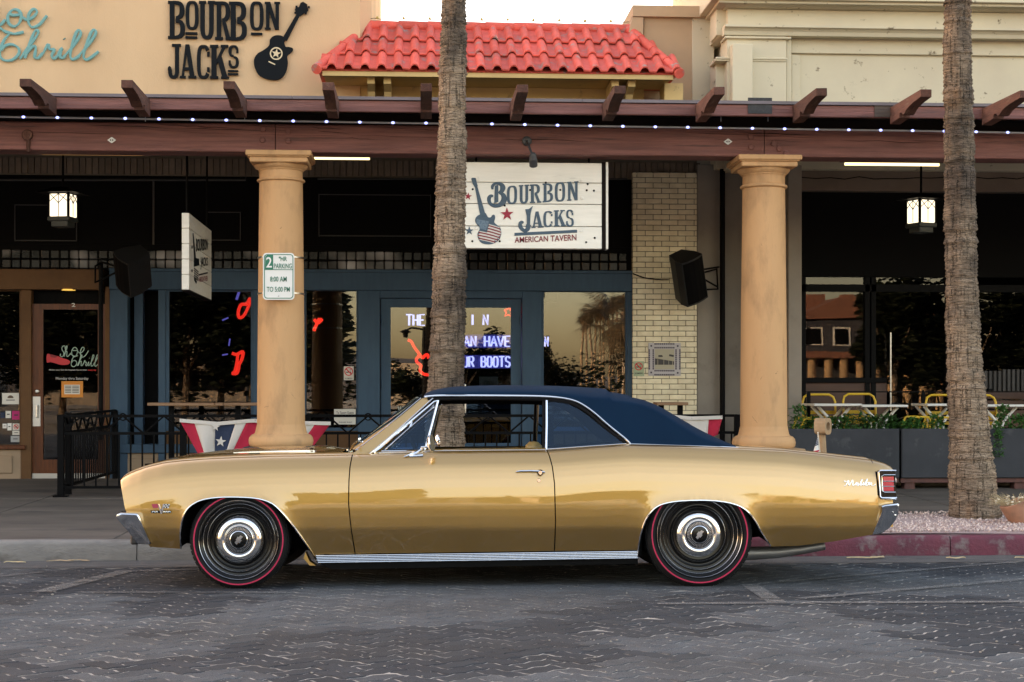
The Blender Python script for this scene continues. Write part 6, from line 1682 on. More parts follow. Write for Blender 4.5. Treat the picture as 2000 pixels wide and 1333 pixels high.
# loudspeakers
def speaker(px, py, YY, rz, tilt, roll, wdt, hgt, dep, label, bracket):
    c = P(px, py, YY); t = thing('loudspeaker', label, 'loudspeaker', c, 'loudspeakers under the arcade')
    mr = Matrix.Translation(c) @ Matrix.Rotation(rz, 4, 'Z') @ Matrix.Rotation(roll, 4, 'Y') @ Matrix.Rotation(tilt, 4, 'X')
    m = MB(); a, b2 = wdt / 2, wdt * .30
    prf = [(-a, -dep / 2), (-a * .5, -dep / 2 - .02), (0, -dep / 2 - .028), (a * .5, -dep / 2 - .02), (a, -dep / 2), (a, -dep * .1), (b2, dep / 2), (-b2, dep / 2), (-a, -dep * .1)]
    m.prism([(x, y, -hgt / 2) for x, y in prf], (0, 0, hgt)); m.v = [mr @ v for v in m.v]; m.build('cabinet', SPK, t, fix=True)
    m = MB(); m.prism([(x * .93, y - .006, -hgt * .46) for x, y in prf[:5]] + [(a * .93, -dep / 2 + .01, -hgt * .46), (-a * .93, -dep / 2 + .01, -hgt * .46)], (0, 0, hgt * .92)); m.v = [mr @ v for v in m.v]; m.build('grille', MT['black_metal'], t, fix=True)
    m = MB()
    for path in bracket: m.tube([P(*q) for q in path], .012, 7)
    m.build('bracket', MT['black_metal'], t, smooth='auto')
SPK = pmat('speaker_cabinet', (.010, .010, .011), .55)
speaker(1341, 542, 19.4, radians(24), radians(20), radians(-24), .33, .60, .32, 'black loudspeaker tilted down on an arm beside the brick pier', [[(1366, 528, 19.5), (1404, 522, 19.8)], [(1370, 543, 19.5), (1400, 560, 19.8)], [(1366, 535, 19.5), (1400, 526, 19.8), (1402, 565, 19.8), (1382, 566, 19.6)]])
speaker(262, 528, 18.9, radians(-42), radians(26), radians(30), .33, .48, .33, 'black loudspeaker tilted down on an arm over the shoe shop door', [[(197, 512, 19.5), (240, 525, 19.1)], [(186, 520, 19.4), (186, 552, 19.4), (232, 530, 19.1)], [(197, 515, 19.5), (186, 520, 19.4)]])
m = MB(); m.tube([P(a, b, 19.86) for a, b in ((1236, 535), (1258, 543), (1280, 546), (1306, 547))], .007, 6); single('cable', m, MT['black_metal'], 'thin black cable drooping across the brick pier to the loudspeaker', 'cable')
# ------------------------------------------------------------------ palms
def bark_material():
    m, t, b = nodes('palm_bark'); L = t.links.new; setin(b, Roughness=.85); b.inputs['Specular IOR Level'].default_value = .25
    geo = N(t, 'ShaderNodeNewGeometry')
    def nz(scale, st, det=6.0, rough=.6):
        mp = N(t, 'ShaderNodeMapping'); mp.inputs['Scale'].default_value = st; L(geo.outputs['Position'], mp.inputs['Vector'])
        n = N(t, 'ShaderNodeTexNoise'); setin(n, Scale=scale, Detail=det, Roughness=rough); L(mp.outputs[0], n.inputs['Vector']); return n.outputs['Fac']
    def mr(v, a, b_, c=0.0, d=1.0):
        r = N(t, 'ShaderNodeMapRange'); setin(r, From_Min=a, From_Max=b_, To_Min=c, To_Max=d); L(v, r.inputs['Value']); return r.outputs[0]
    big = nz(1.7, (1, 1, .8)); rust = nz(3.3, (1.4, 1.4, .6)); fib = nz(34, (.42, .42, 3.4)); ver = nz(34, (1.6, 1.6, .12)); fine = nz(120, (1, 1, 1.6))
    mx = N(t, 'ShaderNodeMix', data_type='RGBA'); mx.inputs[6].default_value = (.115, .088, .068, 1); mx.inputs[7].default_value = (.40, .30, .21, 1); L(mr(big, .38, .62), mx.inputs[0])
    m2 = N(t, 'ShaderNodeMix', data_type='RGBA'); m2.inputs[7].default_value = (.36, .19, .09, 1); L(mx.outputs[2], m2.inputs[6]); L(mr(rust, .55, .78, 0, .75), m2.inputs[0])
    h1 = mr(fib, .40, .60); v1 = mr(ver, .40, .47)
    pr = N(t, 'ShaderNodeMath', operation='MULTIPLY'); L(mr(fib, .34, .56, .30, 1.25), pr.inputs[0]); L(mr(ver, .37, .46, .25, 1.0), pr.inputs[1])
    p2 = N(t, 'ShaderNodeMath', operation='MULTIPLY'); L(pr.outputs[0], p2.inputs[0]); L(mr(fine, .35, .65, .65, 1.3), p2.inputs[1])
    hs = N(t, 'ShaderNodeHueSaturation'); L(m2.outputs[2], hs.inputs['Color']); L(p2.outputs[0], hs.inputs['Value']); L(hs.outputs[0], b.inputs['Base Color'])
    ad = N(t, 'ShaderNodeMath', operation='ADD'); L(p2.outputs[0], ad.inputs[0]); L(v1, ad.inputs[1])
    bp = N(t, 'ShaderNodeBump'); setin(bp, Strength=.9, Distance=.012); L(ad.outputs[0], bp.inputs['Height']); L(bp.outputs[0], b.inputs['Normal'])
    return m
MT['bark'] = bark_material()
def frond_mesh(name, L_=1.5, n=26):
    m = MB()
    ax = [Vector((L_ * .55 * (k / 10), 0, .25 * sin(k / 10 * 2.0) * .4)) for k in range(11)]
    m.tube(ax, [.016 * (1 - .6 * k / 10) for k in range(11)], 5)
    c = ax[-1]
    for k in range(n):                # fan blades
        a = lerp(-1.9, 1.9, k / (n - 1)); d = Vector((cos(a), sin(a), 0)); q = Vector((-sin(a), cos(a), 0)) * .018
        l1 = L_ * (.55 + .15 * cos(a)); dr = -.25 - .25 * abs(a) / 1.9
        p1, p2 = c + d * l1 * .6 + Vector((0, 0, dr * .25)), c + d * l1 + Vector((0, 0, dr))
        m.add([c - q * .3, c + q * .3, p1 + q, p1 - q, p2], [(0, 1, 2, 3), (3, 2, 4)])
    me = bpy.data.meshes.new(name); me.from_pydata([tuple(v) for v in m.v], [], m.f); me.materials.append(MT['palm_frond']); return me
FR = frond_mesh('frond')
def trunk(mb, pts, seg=40, step=.022, seed=0, rough=1.0):
    """pts: (x, y, z, radius) list; ringed, fibrous trunk surface"""
    z = pts[0][2]; rows = []; k = 0
    ringoff = random.Random(seed)
    rr = 0
    while z < pts[-1][2]:
        x = interp([(p[2], p[0]) for p in pts], z); y = interp([(p[2], p[1]) for p in pts], z); r = interp([(p[2], p[3]) for p in pts], z)
        if k % 2 == 0: rr = ringoff.uniform(-.004, .0075) * rough
        saw = rr if k % 2 == 0 else rr - .006 * rough
        row = []
        for a in range(seg):
            an = 2 * pi * a / seg
            d = saw + .009 * rough * noise.noise((cos(an) * 2.2, sin(an) * 2.2, z * 1.6 + seed)) + .006 * rough * noise.noise((cos(an) * 7, sin(an) * 7, z * 9 + seed))
            zz = z + .012 * noise.noise((cos(an) * 1.5, sin(an) * 1.5, z * 3 + seed + 9))
            row.append(Vector((x + (r + d) * cos(an), y + (r + d) * sin(an), zz)))
        rows.append(row); z += step * (.7 + .6 * ringoff.random()); k += 1
    mb.grid(rows, closed=True)
PYm = 13.9
def palm(prof, label, seed, zb):
    """prof: (py, left px, right px) of the trunk"""
    pts = []
    for py, l, r in prof:
        a, b = P(l, py, PYm), P(r, py, PYm); pts.append(((a.x + b.x) / 2, PYm, a.z, (b.x - a.x) / 2))
    pts.sort(key=lambda q: q[2])
    if pts[0][2] > zb: pts.insert(0, (pts[0][0] - .03, PYm, zb, pts[0][3] * 1.14))
    top = pts[-1]; dx = (pts[-1][0] - pts[-3][0]) / (pts[-1][2] - pts[-3][2])
    pts.append((top[0] + dx * .4 * 6.5, PYm, top[2] + 6.5, top[3] * .86))
    t = thing('palm_tree', label, 'palm tree', (pts[0][0], PYm, zb), 'street palms')
    m = MB(); trunk(m, pts, 52, .017, seed, 1.5); m.build('trunk', MT['bark'], t, smooth=True)
    c = Vector((pts[-1][0], PYm, pts[-1][2])); rc = random.Random(seed)
    cr = bpy.data.objects.new('crown', None); COL.objects.link(cr); cr.parent = t; cr.location = c - base_of(t)
    for k in range(36):
        place('frond', FR, cr, (0, 0, rc.uniform(-.4, .2)), (rc.uniform(-.3, .3), rc.uniform(-.9, 1.1), rc.uniform(0, 6.28)), (1.1, 1.1, 1.1))
palm([(0, 862, 910), (60, 860.5, 911), (130, 858, 911.5), (200, 856.5, 910.5), (260, 855, 911), (330, 852, 910), (400, 850, 910.5), (470, 848, 909), (540, 846, 910), (600, 843.5, 909), (660, 839.5, 908.5), (720, 837, 907), (780, 834, 907), (880, 830, 909)], 'fibrous palm trunk rising behind the car roof in the middle', 3, .12)
palm([(0, 1843, 1895), (80, 1843, 1896), (160, 1844, 1897.5), (240, 1845, 1900), (320, 1845.5, 1902), (400, 1846, 1905), (480, 1846.5, 1907), (560, 1846.5, 1909), (640, 1848, 1913), (720, 1850, 1919), (800, 1854, 1928), (860, 1856, 1933), (920, 1855, 1942), (970, 1855, 1948), (1018, 1855, 1955)], 'fibrous palm trunk standing on the pink gravel at right', 8, .10)

# ------------------------------------------------------------------ railing of the tavern terrace
BM = MT['black_metal']; RYf = 16.9
rail_o = thing('railing', 'black metal railing with triangular truss top round the tavern terrace', 'railing', (PX(500, RYf), RYf, .14))
zt1, zt2, zbm = PZ(813, 250, RYf), PZ(847, 250, RYf), PZ(952, 250, RYf); zfl = sw_z(RYf)
xr0_, xr1_ = PX(119, RYf), PX(1440, RYf)
def rod(name, a, b, r, sq=True):
    m = MB(); a, b = Vector(a), Vector(b)
    if sq: m.tube([a, b], r * 1.3, 4)
    else: m.tube([a, b], r, 8)
    return m.build(name, BM, rail_o)
for z in (zt1, zt2, zbm):
    rod('rail', (xr0_, RYf, z), (xr1_, RYf, z), .016); rod('rail', (xr0_, RYf, z), (xr0_, 19.9, z + (.03 if z > .6 else .02)), .016)
posts = [119] + [358, 600, 835, 1075, 1315, 1440]
for px in posts:
    x = PX(px, RYf); m = MB(); m.box((x - .032, RYf - .032, zfl - .01), (x + .032, RYf + .032, zt1 + .012)); m.bbox((x - .075, RYf - .06, zfl), (x + .075, RYf + .06, zfl + .015), .004); m.build('post', BM, rail_o)
for y in (17.25, 19.9):
    m = MB(); m.box((xr0_ - .03, y - .03, sw_z(y) - .01), (xr0_ + .03, y + .03, zt1 + .03)); m.build('post', BM, rail_o)
pk = bpy.data.meshes.new('picket'); b = MB(); b.box((-.008, -.008, 0), (.008, .008, zt2 - zbm)); pk.from_pydata([tuple(v) for v in b.v], [], b.f); pk.materials.append(BM)
x = xr0_ + .121; off = base_of(rail_o)
while x < xr1_ - .03:
    place('picket', pk, rail_o, Vector((x, RYf, zbm)) - off); x += .121
y = RYf + .121
while y < 19.85:
    place('picket', pk, rail_o, Vector((xr0_, y, zbm + .02)) - off); y += .121
x = xr0_; k = 0; sp_ = .43
while x < xr1_ - sp_:
    rod('brace', (x, RYf, zt2), (x + sp_ / 2, RYf, zt1), .009); rod('brace', (x + sp_ / 2, RYf, zt1), (x + sp_, RYf, zt2), .009)
    m = MB(); c = Vector((x + sp_ / 2, RYf, zt1 - .01)); m.tube([c + Vector((.035 * cos(2 * pi * j / 16), 0, .035 * sin(2 * pi * j / 16))) for j in range(16)], .007, 5, closed=True)
    if k % 3 == 1: m.build('ring', BM, rail_o)
    x += sp_; k += 1
y = RYf
while y < 19.5:
    rod('brace', (xr0_, y, zt2 + .01), (xr0_, y + sp_ / 2, zt1 + .01), .009); rod('brace', (xr0_, y + sp_ / 2, zt1 + .01), (xr0_, y + sp_, zt2 + .01), .009); y += sp_

# ------------------------------------------------------------------ bunting
def bunting(name, label, Y, outline_top, bottom, bands, grp, stars=(), seed=0):
    """outline_top: header line px points; bottom(u) px point; bands: list of (u0, u1, material)"""
    t = thing(name, label, 'bunting', P(*outline_top[0], Y), grp)
    def topf(u):
        x = lerp(outline_top[0][0], outline_top[-1][0], u); return (x, interp(outline_top, x))
    def pt(u, v, o=0.0):
        a = topf(u); b = bottom(u); r = noise.noise((u * 7 + seed, v * 1.2, 3)) * .035 * (.3 + v) + .018 * sin(u * 26 + v * 2 + seed) * (.25 + v)
        return P(lerp(a[0], b[0], v), lerp(a[1], b[1], v), Y + r - o)
    for u0, u1, mat in bands:
        m = MB(); m.smooth = True
        def sl_(u, v): return lerp(u0, u1, u)
        m.grid([[pt(lerp(u0, u1, a / 6), b / 16) for a in range(7)] for b in range(17)][::-1]); o = m.build('panel', MT[mat], t)
        md = o.modifiers.new('thickness', 'SOLIDIFY'); md.thickness = .004
    for cx_, cy_, r in stars:
        m = MB(); a = [P(x, y, 16.0) for x, y in ()]
        def s2(px, py):
            # nearest (u, v) of the cloth for a photograph point
            best = None
            for i in range(41):
                for j in range(33):
                    u, v = i / 40, j / 32; A, B = topf(u), bottom(u); d = (lerp(A[0], B[0], v) - px) ** 2 + (lerp(A[1], B[1], v) - py) ** 2
                    if best is None or d < best[0]: best = (d, u, v)
            return best[1], best[2]
        u, v = s2(cx_, cy_); yy = pt(u, v).y - .022
        m.prism([P(a_, b_, yy) for a_, b_ in star(cx_, cy_, r, .12)], (0, .004, 0)); m.build('star', MT['bunting_white'], t, fix=True)
    m = MB(); n = 24
    up = [P(topf(k / n)[0], topf(k / n)[1] - 4, Y - .012) for k in range(n + 1)]; lo = [P(topf(k / n)[0], topf(k / n)[1] + 3, Y - .012) for k in range(n + 1)]
    m.grid([up, lo]); o = m.build('header', MT['bunting_white'], t); md = o.modifiers.new('thickness', 'SOLIDIFY'); md.thickness = .006
    m = MB()
    for u in (.012, .5, .988): m.lathe([(.012, 0), (.010, -.004), (0, -.004)], P(topf(u)[0], topf(u)[1] - 1, Y - .014), 10, 'y')
    m.build('eyelet', MT['ink'], t); return t
def bot(u):
    if u < .5: a = u / .5; return (lerp(388, 455, a), lerp(889, 897, a ** .7))
    a = (u - .5) / .5; return (lerp(455, 612, a), lerp(897, 872, a))
bunting('bunting', 'red, white and blue fan bunting with stars tied to the railing behind the left column', 16.84, [(351, 822), (425, 828.5), (497, 822), (505, 825), (646, 828)], bot,
        [(0, .095, 'bunting_red'), (.095, .235, 'bunting_white'), (.235, .37, 'bunting_blue'), (.37, .445, 'bunting_white'), (.445, .62, 'bunting_red'), (.62, .90, 'bunting_white'), (.90, 1, 'bunting_red')], 'patriotic buntings', [(431, 863, 11), (421, 834, 9), (449, 882, 9)])
def bot2(u): return (lerp(1310, 1402, u), lerp(880, 850, u))
bunting('bunting', 'red and white corner of a bunting on the railing behind the car tail', 16.84, [(1290, 812), (1350, 818), (1411, 816)], bot2, [(0, .35, 'bunting_blue'), (.35, .78, 'bunting_white'), (.78, 1, 'bunting_red')], 'patriotic buntings', seed=4)

# drink ledges
def ledge(px0, px1, py, Y, label, splits):
    t = thing('drink_ledge', label, 'ledge', P((px0 + px1) / 2, py, Y), 'plank drink ledges of the terrace')
    xs = [px0] + splits + [px1]
    for a, b in zip(xs, xs[1:]):
        m = MB(); m.bbox((PX(a, Y) + .003, Y, PZ(py + 3, (px0 + px1) / 2, Y)), (PX(b, Y) - .003, Y + .34, PZ(py - 3, (px0 + px1) / 2, Y)), .005); m.build('plank', MT['table_wood'], t)
    for px in (lerp(px0, px1, .2), lerp(px0, px1, .8)):
        x = PX(px, Y); m = MB(); m.box((x - .03, Y + .13, .14), (x + .03, Y + .19, PZ(py + 3, (px0 + px1) / 2, Y))); m.build('leg', BM, t)
ledge(287, 506, 790, 18.6, 'long plank drink ledge in front of the dark window left of the column', [419, 436])
ledge(1283, 1345, 789, 18.6, 'short plank drink ledge in front of the brick pier', [])

# ------------------------------------------------------------------ patio on the right
PYp = 17.55
pz1, pz0 = PZ(838, 1700, PYp), PZ(935, 1700, PYp)
leafm = bpy.data.meshes.new('leaf'); lm = MB(); lm.add([(0, 0, 0), (.011, .014, .004), (.012, .032, .002), (0, .048, -.004), (-.012, .032, .002), (-.011, .014, .004)], [(0, 1, 2), (0, 2, 3), (0, 3, 4), (0, 4, 5)])
def shrub(mb, c, r, h, n, rg, big=1.0, lean=0):
    for k in range(n):
        a = rg.uniform(0, 6.28); q = rg.random() ** .6; z = rg.random()
        p = Vector(c) + Vector((cos(a) * r * q * (1 - .4 * z), sin(a) * r * q * (1 - .4 * z), h * z))
        M_ = Matrix.Rotation(rg.uniform(0, 6.28), 3, 'Z') @ Matrix.Rotation(rg.uniform(-.5, 1.2), 3, 'X'); s_ = big * rg.uniform(.7, 1.4)
        mb.add([p + M_ @ (v * s_) for v in lm.v], lm.f)
rg = random.Random(5)
xe = [PX(1500, PYp), PX(1759, PYp), PX(2022, PYp), PX(2300, PYp)]
labs = ['dark grey concrete planter behind the boot of the car', 'dark grey concrete planter behind the right palm trunk', 'dark grey concrete planter beyond the right palm at the picture edge']
for k in range(3):
    t = thing('planter_box', labs[k], 'planter', ((xe[k] + xe[k + 1]) / 2, PYp, .14), 'grey planters along the patio')
    m = MB(); a, b = xe[k] + .012, xe[k + 1] - .012; m.bbox((a, PYp, pz0), (b, PYp + .09, pz1), .012); m.bbox((a, PYp + .46, pz0), (b, PYp + .55, pz1 - .01), .012); m.box((a + .01, PYp + .06, pz0), (b - .01, PYp + .5, pz1 - .06)); m.bbox((a, PYp + .02, pz0), (a + .08, PYp + .53, pz1 - .004), .01); m.bbox((b - .08, PYp + .02, pz0), (b, PYp + .53, pz1 - .004), .01)
    m.build('trough', MT['planter'], t)
    for x in (a + .12, b - .14, (a + b) / 2):
        m = MB(); m.bbox((x - .07, PYp + .05, .12), (x + .05, PYp + .20, pz0), .01); m.build('foot', pmat('rust_block', (.12, .05, .04), .85, col2=(.07, .035, .03), vscale=12) if 'rust_block' not in bpy.data.materials else bpy.data.materials['rust_block'], t)
    m = MB(); m.box((a, PYp + .03, pz0 - .05), (b, PYp + .07, pz0 - .002)); m.build('edge_band', bpy.data.materials['rust_block'], t)
for k, px in enumerate((1558, 1590, 1625, 1655, 1688, 1712, 1738, 1764, 1788, 1828, 1958, 1990)):
    x = PX(px, PYp + .28); m = MB(); hh = rg.uniform(.10, .17) + (.10 if px in (1558, 1958) else 0) - (.05 if px in (1764, 1788) else 0)
    shrub(m, (x, PYp + .25, pz1 - .07), .13, hh + .08, 230, rg, .95)
    if px == 1958: shrub(m, (PX(1946, PYp), PYp - .05, pz1 - .32), .07, .38, 160, rg, .8)
    words = {1558: 'leafy shrub in the planter right beside the right column', 1590: 'green shrub in the planter left of the tan ringed post', 1625: 'green shrub in the planter just right of the tan ringed post', 1655: 'green shrub under the left end of the white patio tables', 1688: 'green shrub under the second white table',
             1712: 'green shrub under the right end of the second white table', 1738: 'tallest upright shrub at the right end of the first planter', 1764: 'low shrub at the joint of the two grey planters', 1788: 'small low shrub between the yellow chair legs', 1828: 'low shrub against the left side of the right palm trunk',
             1958: 'trailing plant hanging over the planter right of the palm', 1990: 'green shrub in the planter at the right picture edge'}[px]
    single('shrub', m, MT['leaf'], words, 'shrub', 'shrubs in the grey planters', loc=(x, PYp + .25, pz1 - .06))
# patio floor
pf_ = MB(); pf_.box((PX(1566, 18.2), PYp + .6, .14), (9.5, 19.95, .30)); struct('patio_deck', pf_, MT['concrete'])
DZ = .30
# chairs
def chair(px, Y, py_top, label, rz=0):
    x = PX(px, Y); zt = PZ(py_top, px, Y); t = thing('metal_chair', label, 'chair', (x, Y, DZ), 'yellow metal patio chairs'); b = Vector((x, Y, DZ))
    w_, r = .20, .014; hb = zt - DZ
    m = MB(); pth = [(-w_ + .0, 0, 0), (-w_, .0, .45), (-w_, .04, hb - .09), (-w_ + .02, .055, hb - .03), (-w_ + .07, .06, hb), (w_ - .07, .06, hb), (w_ - .02, .055, hb - .03), (w_, .04, hb - .09), (w_, 0, .45), (w_, 0, 0)]
    m.tube([b + Vector(q) for q in pth], r, 8); m.build('back_frame', MT['yellow'], t, smooth='auto')
    for k in range(3):
        z = hb - .24 - .062 * k; m = MB(); m.grid([[b + Vector((lerp(-w_, w_, u), .045 - .06 * (1 - (2 * u - 1) ** 2) * -.5, z + dz)) for u in (0, .2, .4, .6, .8, 1)] for dz in (0, .042)]); o = m.build('slat', MT['yellow'], t); o.modifiers.new('thickness', 'SOLIDIFY').thickness = .004
    for k in range(5):
        m = MB(); y = -.06 - .085 * k; m.bbox(b + Vector((-w_, y - .03, .44)), b + Vector((w_, y + .03, .45)), .003); m.build('slat', MT['yellow'], t)
    for s in (-1, 1):
        m = MB(); m.tube([b + Vector(q) for q in ((s * w_, .0, .45), (s * w_, -.42, .45), (s * w_, -.46, .42), (s * w_, -.47, 0))], r, 8); m.build('leg', MT['yellow'], t, smooth='auto')
    return t
chair(1601, 18.95, 771, 'yellow metal chair tucked behind the first white table beside the stucco corner')
chair(1680, 18.95, 770, 'yellow metal chair behind the middle white tabletop')
chair(1842, 18.95, 772, 'yellow metal chair behind the left side of the right palm')
chair(1916, 18.95, 772.5, 'yellow metal chair behind the right side of the right palm')
def stool(px, Y, py_top, label):
    x = PX(px, Y); zt = PZ(py_top, px, Y); t = thing('chair_armrest', label, 'chair', (x, Y, DZ), 'low yellow chairs behind the planter'); b = Vector((x, Y, DZ)); t.name = 'low_chair'; BASES[t.name] = b
    for yy in (0, .38):
        m = MB(); h = zt - DZ; m.tube([b + Vector(q) for q in ((-.14, yy, 0), (-.13, yy, h - .16), (-.075, yy, h - .01), (-.05, yy, h), (.075, yy, h), (.095, yy, h - .02), (.10, yy, h - .05), (.06, yy, 0))], .014, 8); m.build('frame', MT['yellow'], t, smooth='auto')
    m = MB(); m.bbox(b + Vector((-.1, 0, .35)), b + Vector((.08, .38, .37)), .004); m.build('seat', MT['yellow'], t)
stool(1800, 18.15, 815, 'low yellow chair frame over the planter, left one of the pair')
stool(1841, 18.15, 816, 'low yellow chair frame over the planter, against the palm trunk')
stool(1583, 18.15, 818, 'low yellow chair frame hidden behind the planter beside the column')
def table(px0, px1, py, Y, label):
    x0, x1 = PX(px0, Y), PX(px1, Y); z = PZ(py, (px0 + px1) / 2, Y); t = thing('patio_table', label, 'table', ((x0 + x1) / 2, Y, DZ), 'white patio tables')
    m = MB(); m.bbox((x0, Y, z - .028), (x1, Y + .62, z), .006); m.build('tabletop', MT['white_paint'], t)
    c = (x0 + x1) / 2
    for s in (-1, 1):
        for yy in (.16, .46):
            m = MB(); m.tube([(c + s * .20, Y + yy, z - .03), (c + s * .07, Y + yy, z - .17), (c + s * .03, Y + yy, z - .24), (c + s * .028, Y + yy, DZ + .04), (c + s * .22, Y + yy, DZ)], .017, 8); m.build('leg', MT['white_paint'], t, smooth='auto')
table(1590, 1684, 789, 18.2, 'white patio table, left of the two that meet, on branching legs')
table(1683, 1774, 791, 18.15, 'white patio table, right of the two that meet, on branching legs')
table(1811, 1880, 789, 18.2, 'white patio table partly hidden by the left side of the palm trunk')
table(1915, 2010, 790.5, 18.2, 'white patio table right of the palm trunk')
# patio railing and bench slats
pr = thing('patio_railing', 'thin black railing behind the yellow patio chairs', 'railing', (PX(1700, 19.3), 19.3, DZ))
m = MB(); m.box((PX(1566, 19.3), 19.29, PZ(767, 1700, 19.3)), (9, 19.32, PZ(764.5, 1700, 19.3))); m.build('rail', BM, pr)
for px in (1580, 1804, 2020):
    m = MB(); x = PX(px, 18.85 if px == 1580 else 19.3); y = 18.85 if px == 1580 else 19.3; m.box((x - .02, y, DZ), (x + .02, y + .04, PZ(765, px, y))); m.build('post', BM, pr)
bn = thing('slat_bench', 'dark brown slatted bench seat back behind the right palm', 'bench', (PX(1980, 19.5), 19.5, DZ))
for k in range(7):
    z = DZ + .15 + .12 * k; m = MB(); m.bbox((PX(1925, 19.5), 19.5, z), (PX(2200, 19.5), 19.53, z + .10), .005); m.build('slat', MT['wicker'], bn)
for px in (1930, 2100): m = MB(); x = PX(px, 19.54); m.box((x, 19.535, DZ), (x + .06, 19.6, DZ + 1.0)); m.build('leg', BM, bn)
# slatted screen far right
sc2 = thing('corrugated_screen', 'dark ribbed metal screen at the right edge behind the patio', 'screen', (PX(1960, 19.8), 19.8, 1.0))
for k in range(22):
    x = PX(1925, 19.8) + k * .06; m = MB(); m.tube([(x, 19.8, PZ(765, 1950, 19.8)), (x, 19.8, PZ(722, 1950, 19.8) - .02 * (k < 4))], .026, 6); m.build('rib', pmat('screen_metal', (.03, .028, .028), .5, rnd=.3) if 'screen_metal' not in bpy.data.materials else bpy.data.materials['screen_metal'], sc2)

# ------------------------------------------------------------------ post with a ring head, little flag, pot
HY = 14.6
hp_ = thing('ringed_post', 'tan concrete post with a ring-shaped head behind the boot of the car', 'post', (PX(1606, HY), HY, .12))
m = MB(); q = [P(a, b, HY) for a, b in ((1598.5, 848), (1615.5, 848), (1616.5, 890), (1608, 890))]
zb_ = .11; lo0, lo1 = P(1604, 886, HY), P(1616.5, 886, HY)
sh_ = [(P(1599, 847, HY), P(1614, 847, HY)), (P(1603, 866, HY), P(1615.5, 866, HY)), (lo0, lo1), (Vector((lo0.x - .01, HY, zb_)), Vector((lo1.x + .01, HY, zb_)))]
rows = []
for a, b in sh_:
    w2 = (b.x - a.x) / 2; cx_ = (a.x + b.x) / 2; rows.append([Vector((cx_ + w2 * cos(k * pi / 4 + pi / 8) * 1.08, HY + .05 + w2 * sin(k * pi / 4 + pi / 8) * 1.08, a.z)) for k in range(8)])
m.grid(rows[::-1], closed=True); m.build('stem', MT['tan'], hp_, fix=True)
m = MB(); c = P(1607, 833, HY + .03); mr = Matrix.Translation(c) @ Matrix.Rotation(radians(52), 4, 'Z')
ro = .078
pl_ = [(math.copysign(abs(cos(2 * pi * k / 24)) ** .65, cos(2 * pi * k / 24)) * ro, math.copysign(abs(sin(2 * pi * k / 24)) ** .65, sin(2 * pi * k / 24)) * ro) for k in range(24)]
hl = [(cos(2 * pi * k / 24) * ro * .52, sin(2 * pi * k / 24) * ro * .52) for k in range(24)]
m.ring([Vector((a, -.055, b)) for a, b in pl_], [Vector((a, -.055, b)) for a, b in hl], (0, .11, 0)); m.v = [mr @ v for v in m.v]; m.build('ring_head', MT['tan'], hp_, fix=True)
m = MB(); m.add([mr @ Vector((a, .02, b)) for a, b in hl], [tuple(range(24))]); m.build('socket', MT['dark'], hp_)
fg = thing('small_flag', 'small american flag on a thin staff stuck beside the tan ringed post', 'flag', P(1600, 890, HY - .05))
FYf = HY - .09
m = MB(); m.tube([P(1597.5, 847, FYf), P(1601.5, 888, FYf), P(1604, 915, FYf)], .006, 6); m.lathe([(0, .012), (.009, 0), (0, -.012)], P(1597.5, 846, FYf), 8); m.build('staff', pmat('pale_wood', (.62, .56, .45), .6), fg, smooth='auto')
def fq(u, v):
    a = (lerp(1598.5, 1601.2, v), lerp(852, 886, v)); b = (lerp(1596, 1587, v), lerp(857, 888, v)); return P(lerp(a[0], b[0], u), lerp(a[1], b[1], u), FYf - .004 + .012 * sin(u * 5 + v * 3))
m = MB(); m.grid([[fq(a / 6, b / 10) for a in range(7)] for b in range(11)]); m.build('cloth', MT['sheet_white'], fg)
m = MB(); m.grid([[fq(a / 6, b / 10 * .70) - Vector((0, .003, 0)) for a in range(7)] for b in range(8)]); m.build('canton', MT['bunting_blue'], fg)
m = MB()
for i in range(5):
    for j in range(6):
        c = fq((i + .5 + .5 * (j % 2)) / 6, (j + .7) / 6.5 * .68) - Vector((0, .006, 0)); s_ = .0030
        m.add([c + Vector((-s_, 0, 0)), c + Vector((0, 0, -s_)), c + Vector((s_, 0, 0)), c + Vector((0, 0, s_))], [(0, 1, 2, 3)])
m.build('star_field', MT['sheet_white'], fg)
m = MB(); m.grid([[fq(a / 6, lerp(.79, .88, b)) - Vector((0, .003, 0)) for a in range(7)] for b in (0, 1)]); m.grid([[fq(a / 6, lerp(.96, 1.0, b)) - Vector((0, .003, 0)) for a in range(7)] for b in (0, 1)]); m.build('stripe', MT['bunting_red'], fg)
# pot
pt_ = thing('flower_pot', 'tipped terracotta pot with dry straw-coloured plants at the right edge', 'flower pot', G(1990, 1022, .12))
c = G(1992, 1022, .12); mr = Matrix.Translation(c + Vector((0, 0, .085))) @ Matrix.Rotation(radians(-22), 4, 'Y')
m = MB(); m.lathe([(0, -.10), (.085, -.10), (.115, -.03), (.135, .07), (.140, .105), (.128, .11), (.115, .05), (.0, .04)], (0, 0, 0), 28); m.v = [mr @ v for v in m.v]; m.build('bowl', MT['terracotta'], pt_, smooth='auto')
m = MB(); rd_ = random.Random(4)
for k in range(170):
    a = rd_.uniform(0, 6.28); q = rd_.random() ** .6 * .13; p0 = c + Vector((-.03 + cos(a) * q, sin(a) * q, .15)); d = Vector((cos(a) * .10 + rd_.gauss(-.03, .03), sin(a) * .08, rd_.uniform(.0, .11)))
    m.tube([p0, p0 + d * .6 + Vector((0, 0, .02)), p0 + d], [.0018, .0014, .0009], 4)
m.build('dry_stems', MT['dry'], pt_)
m = MB()
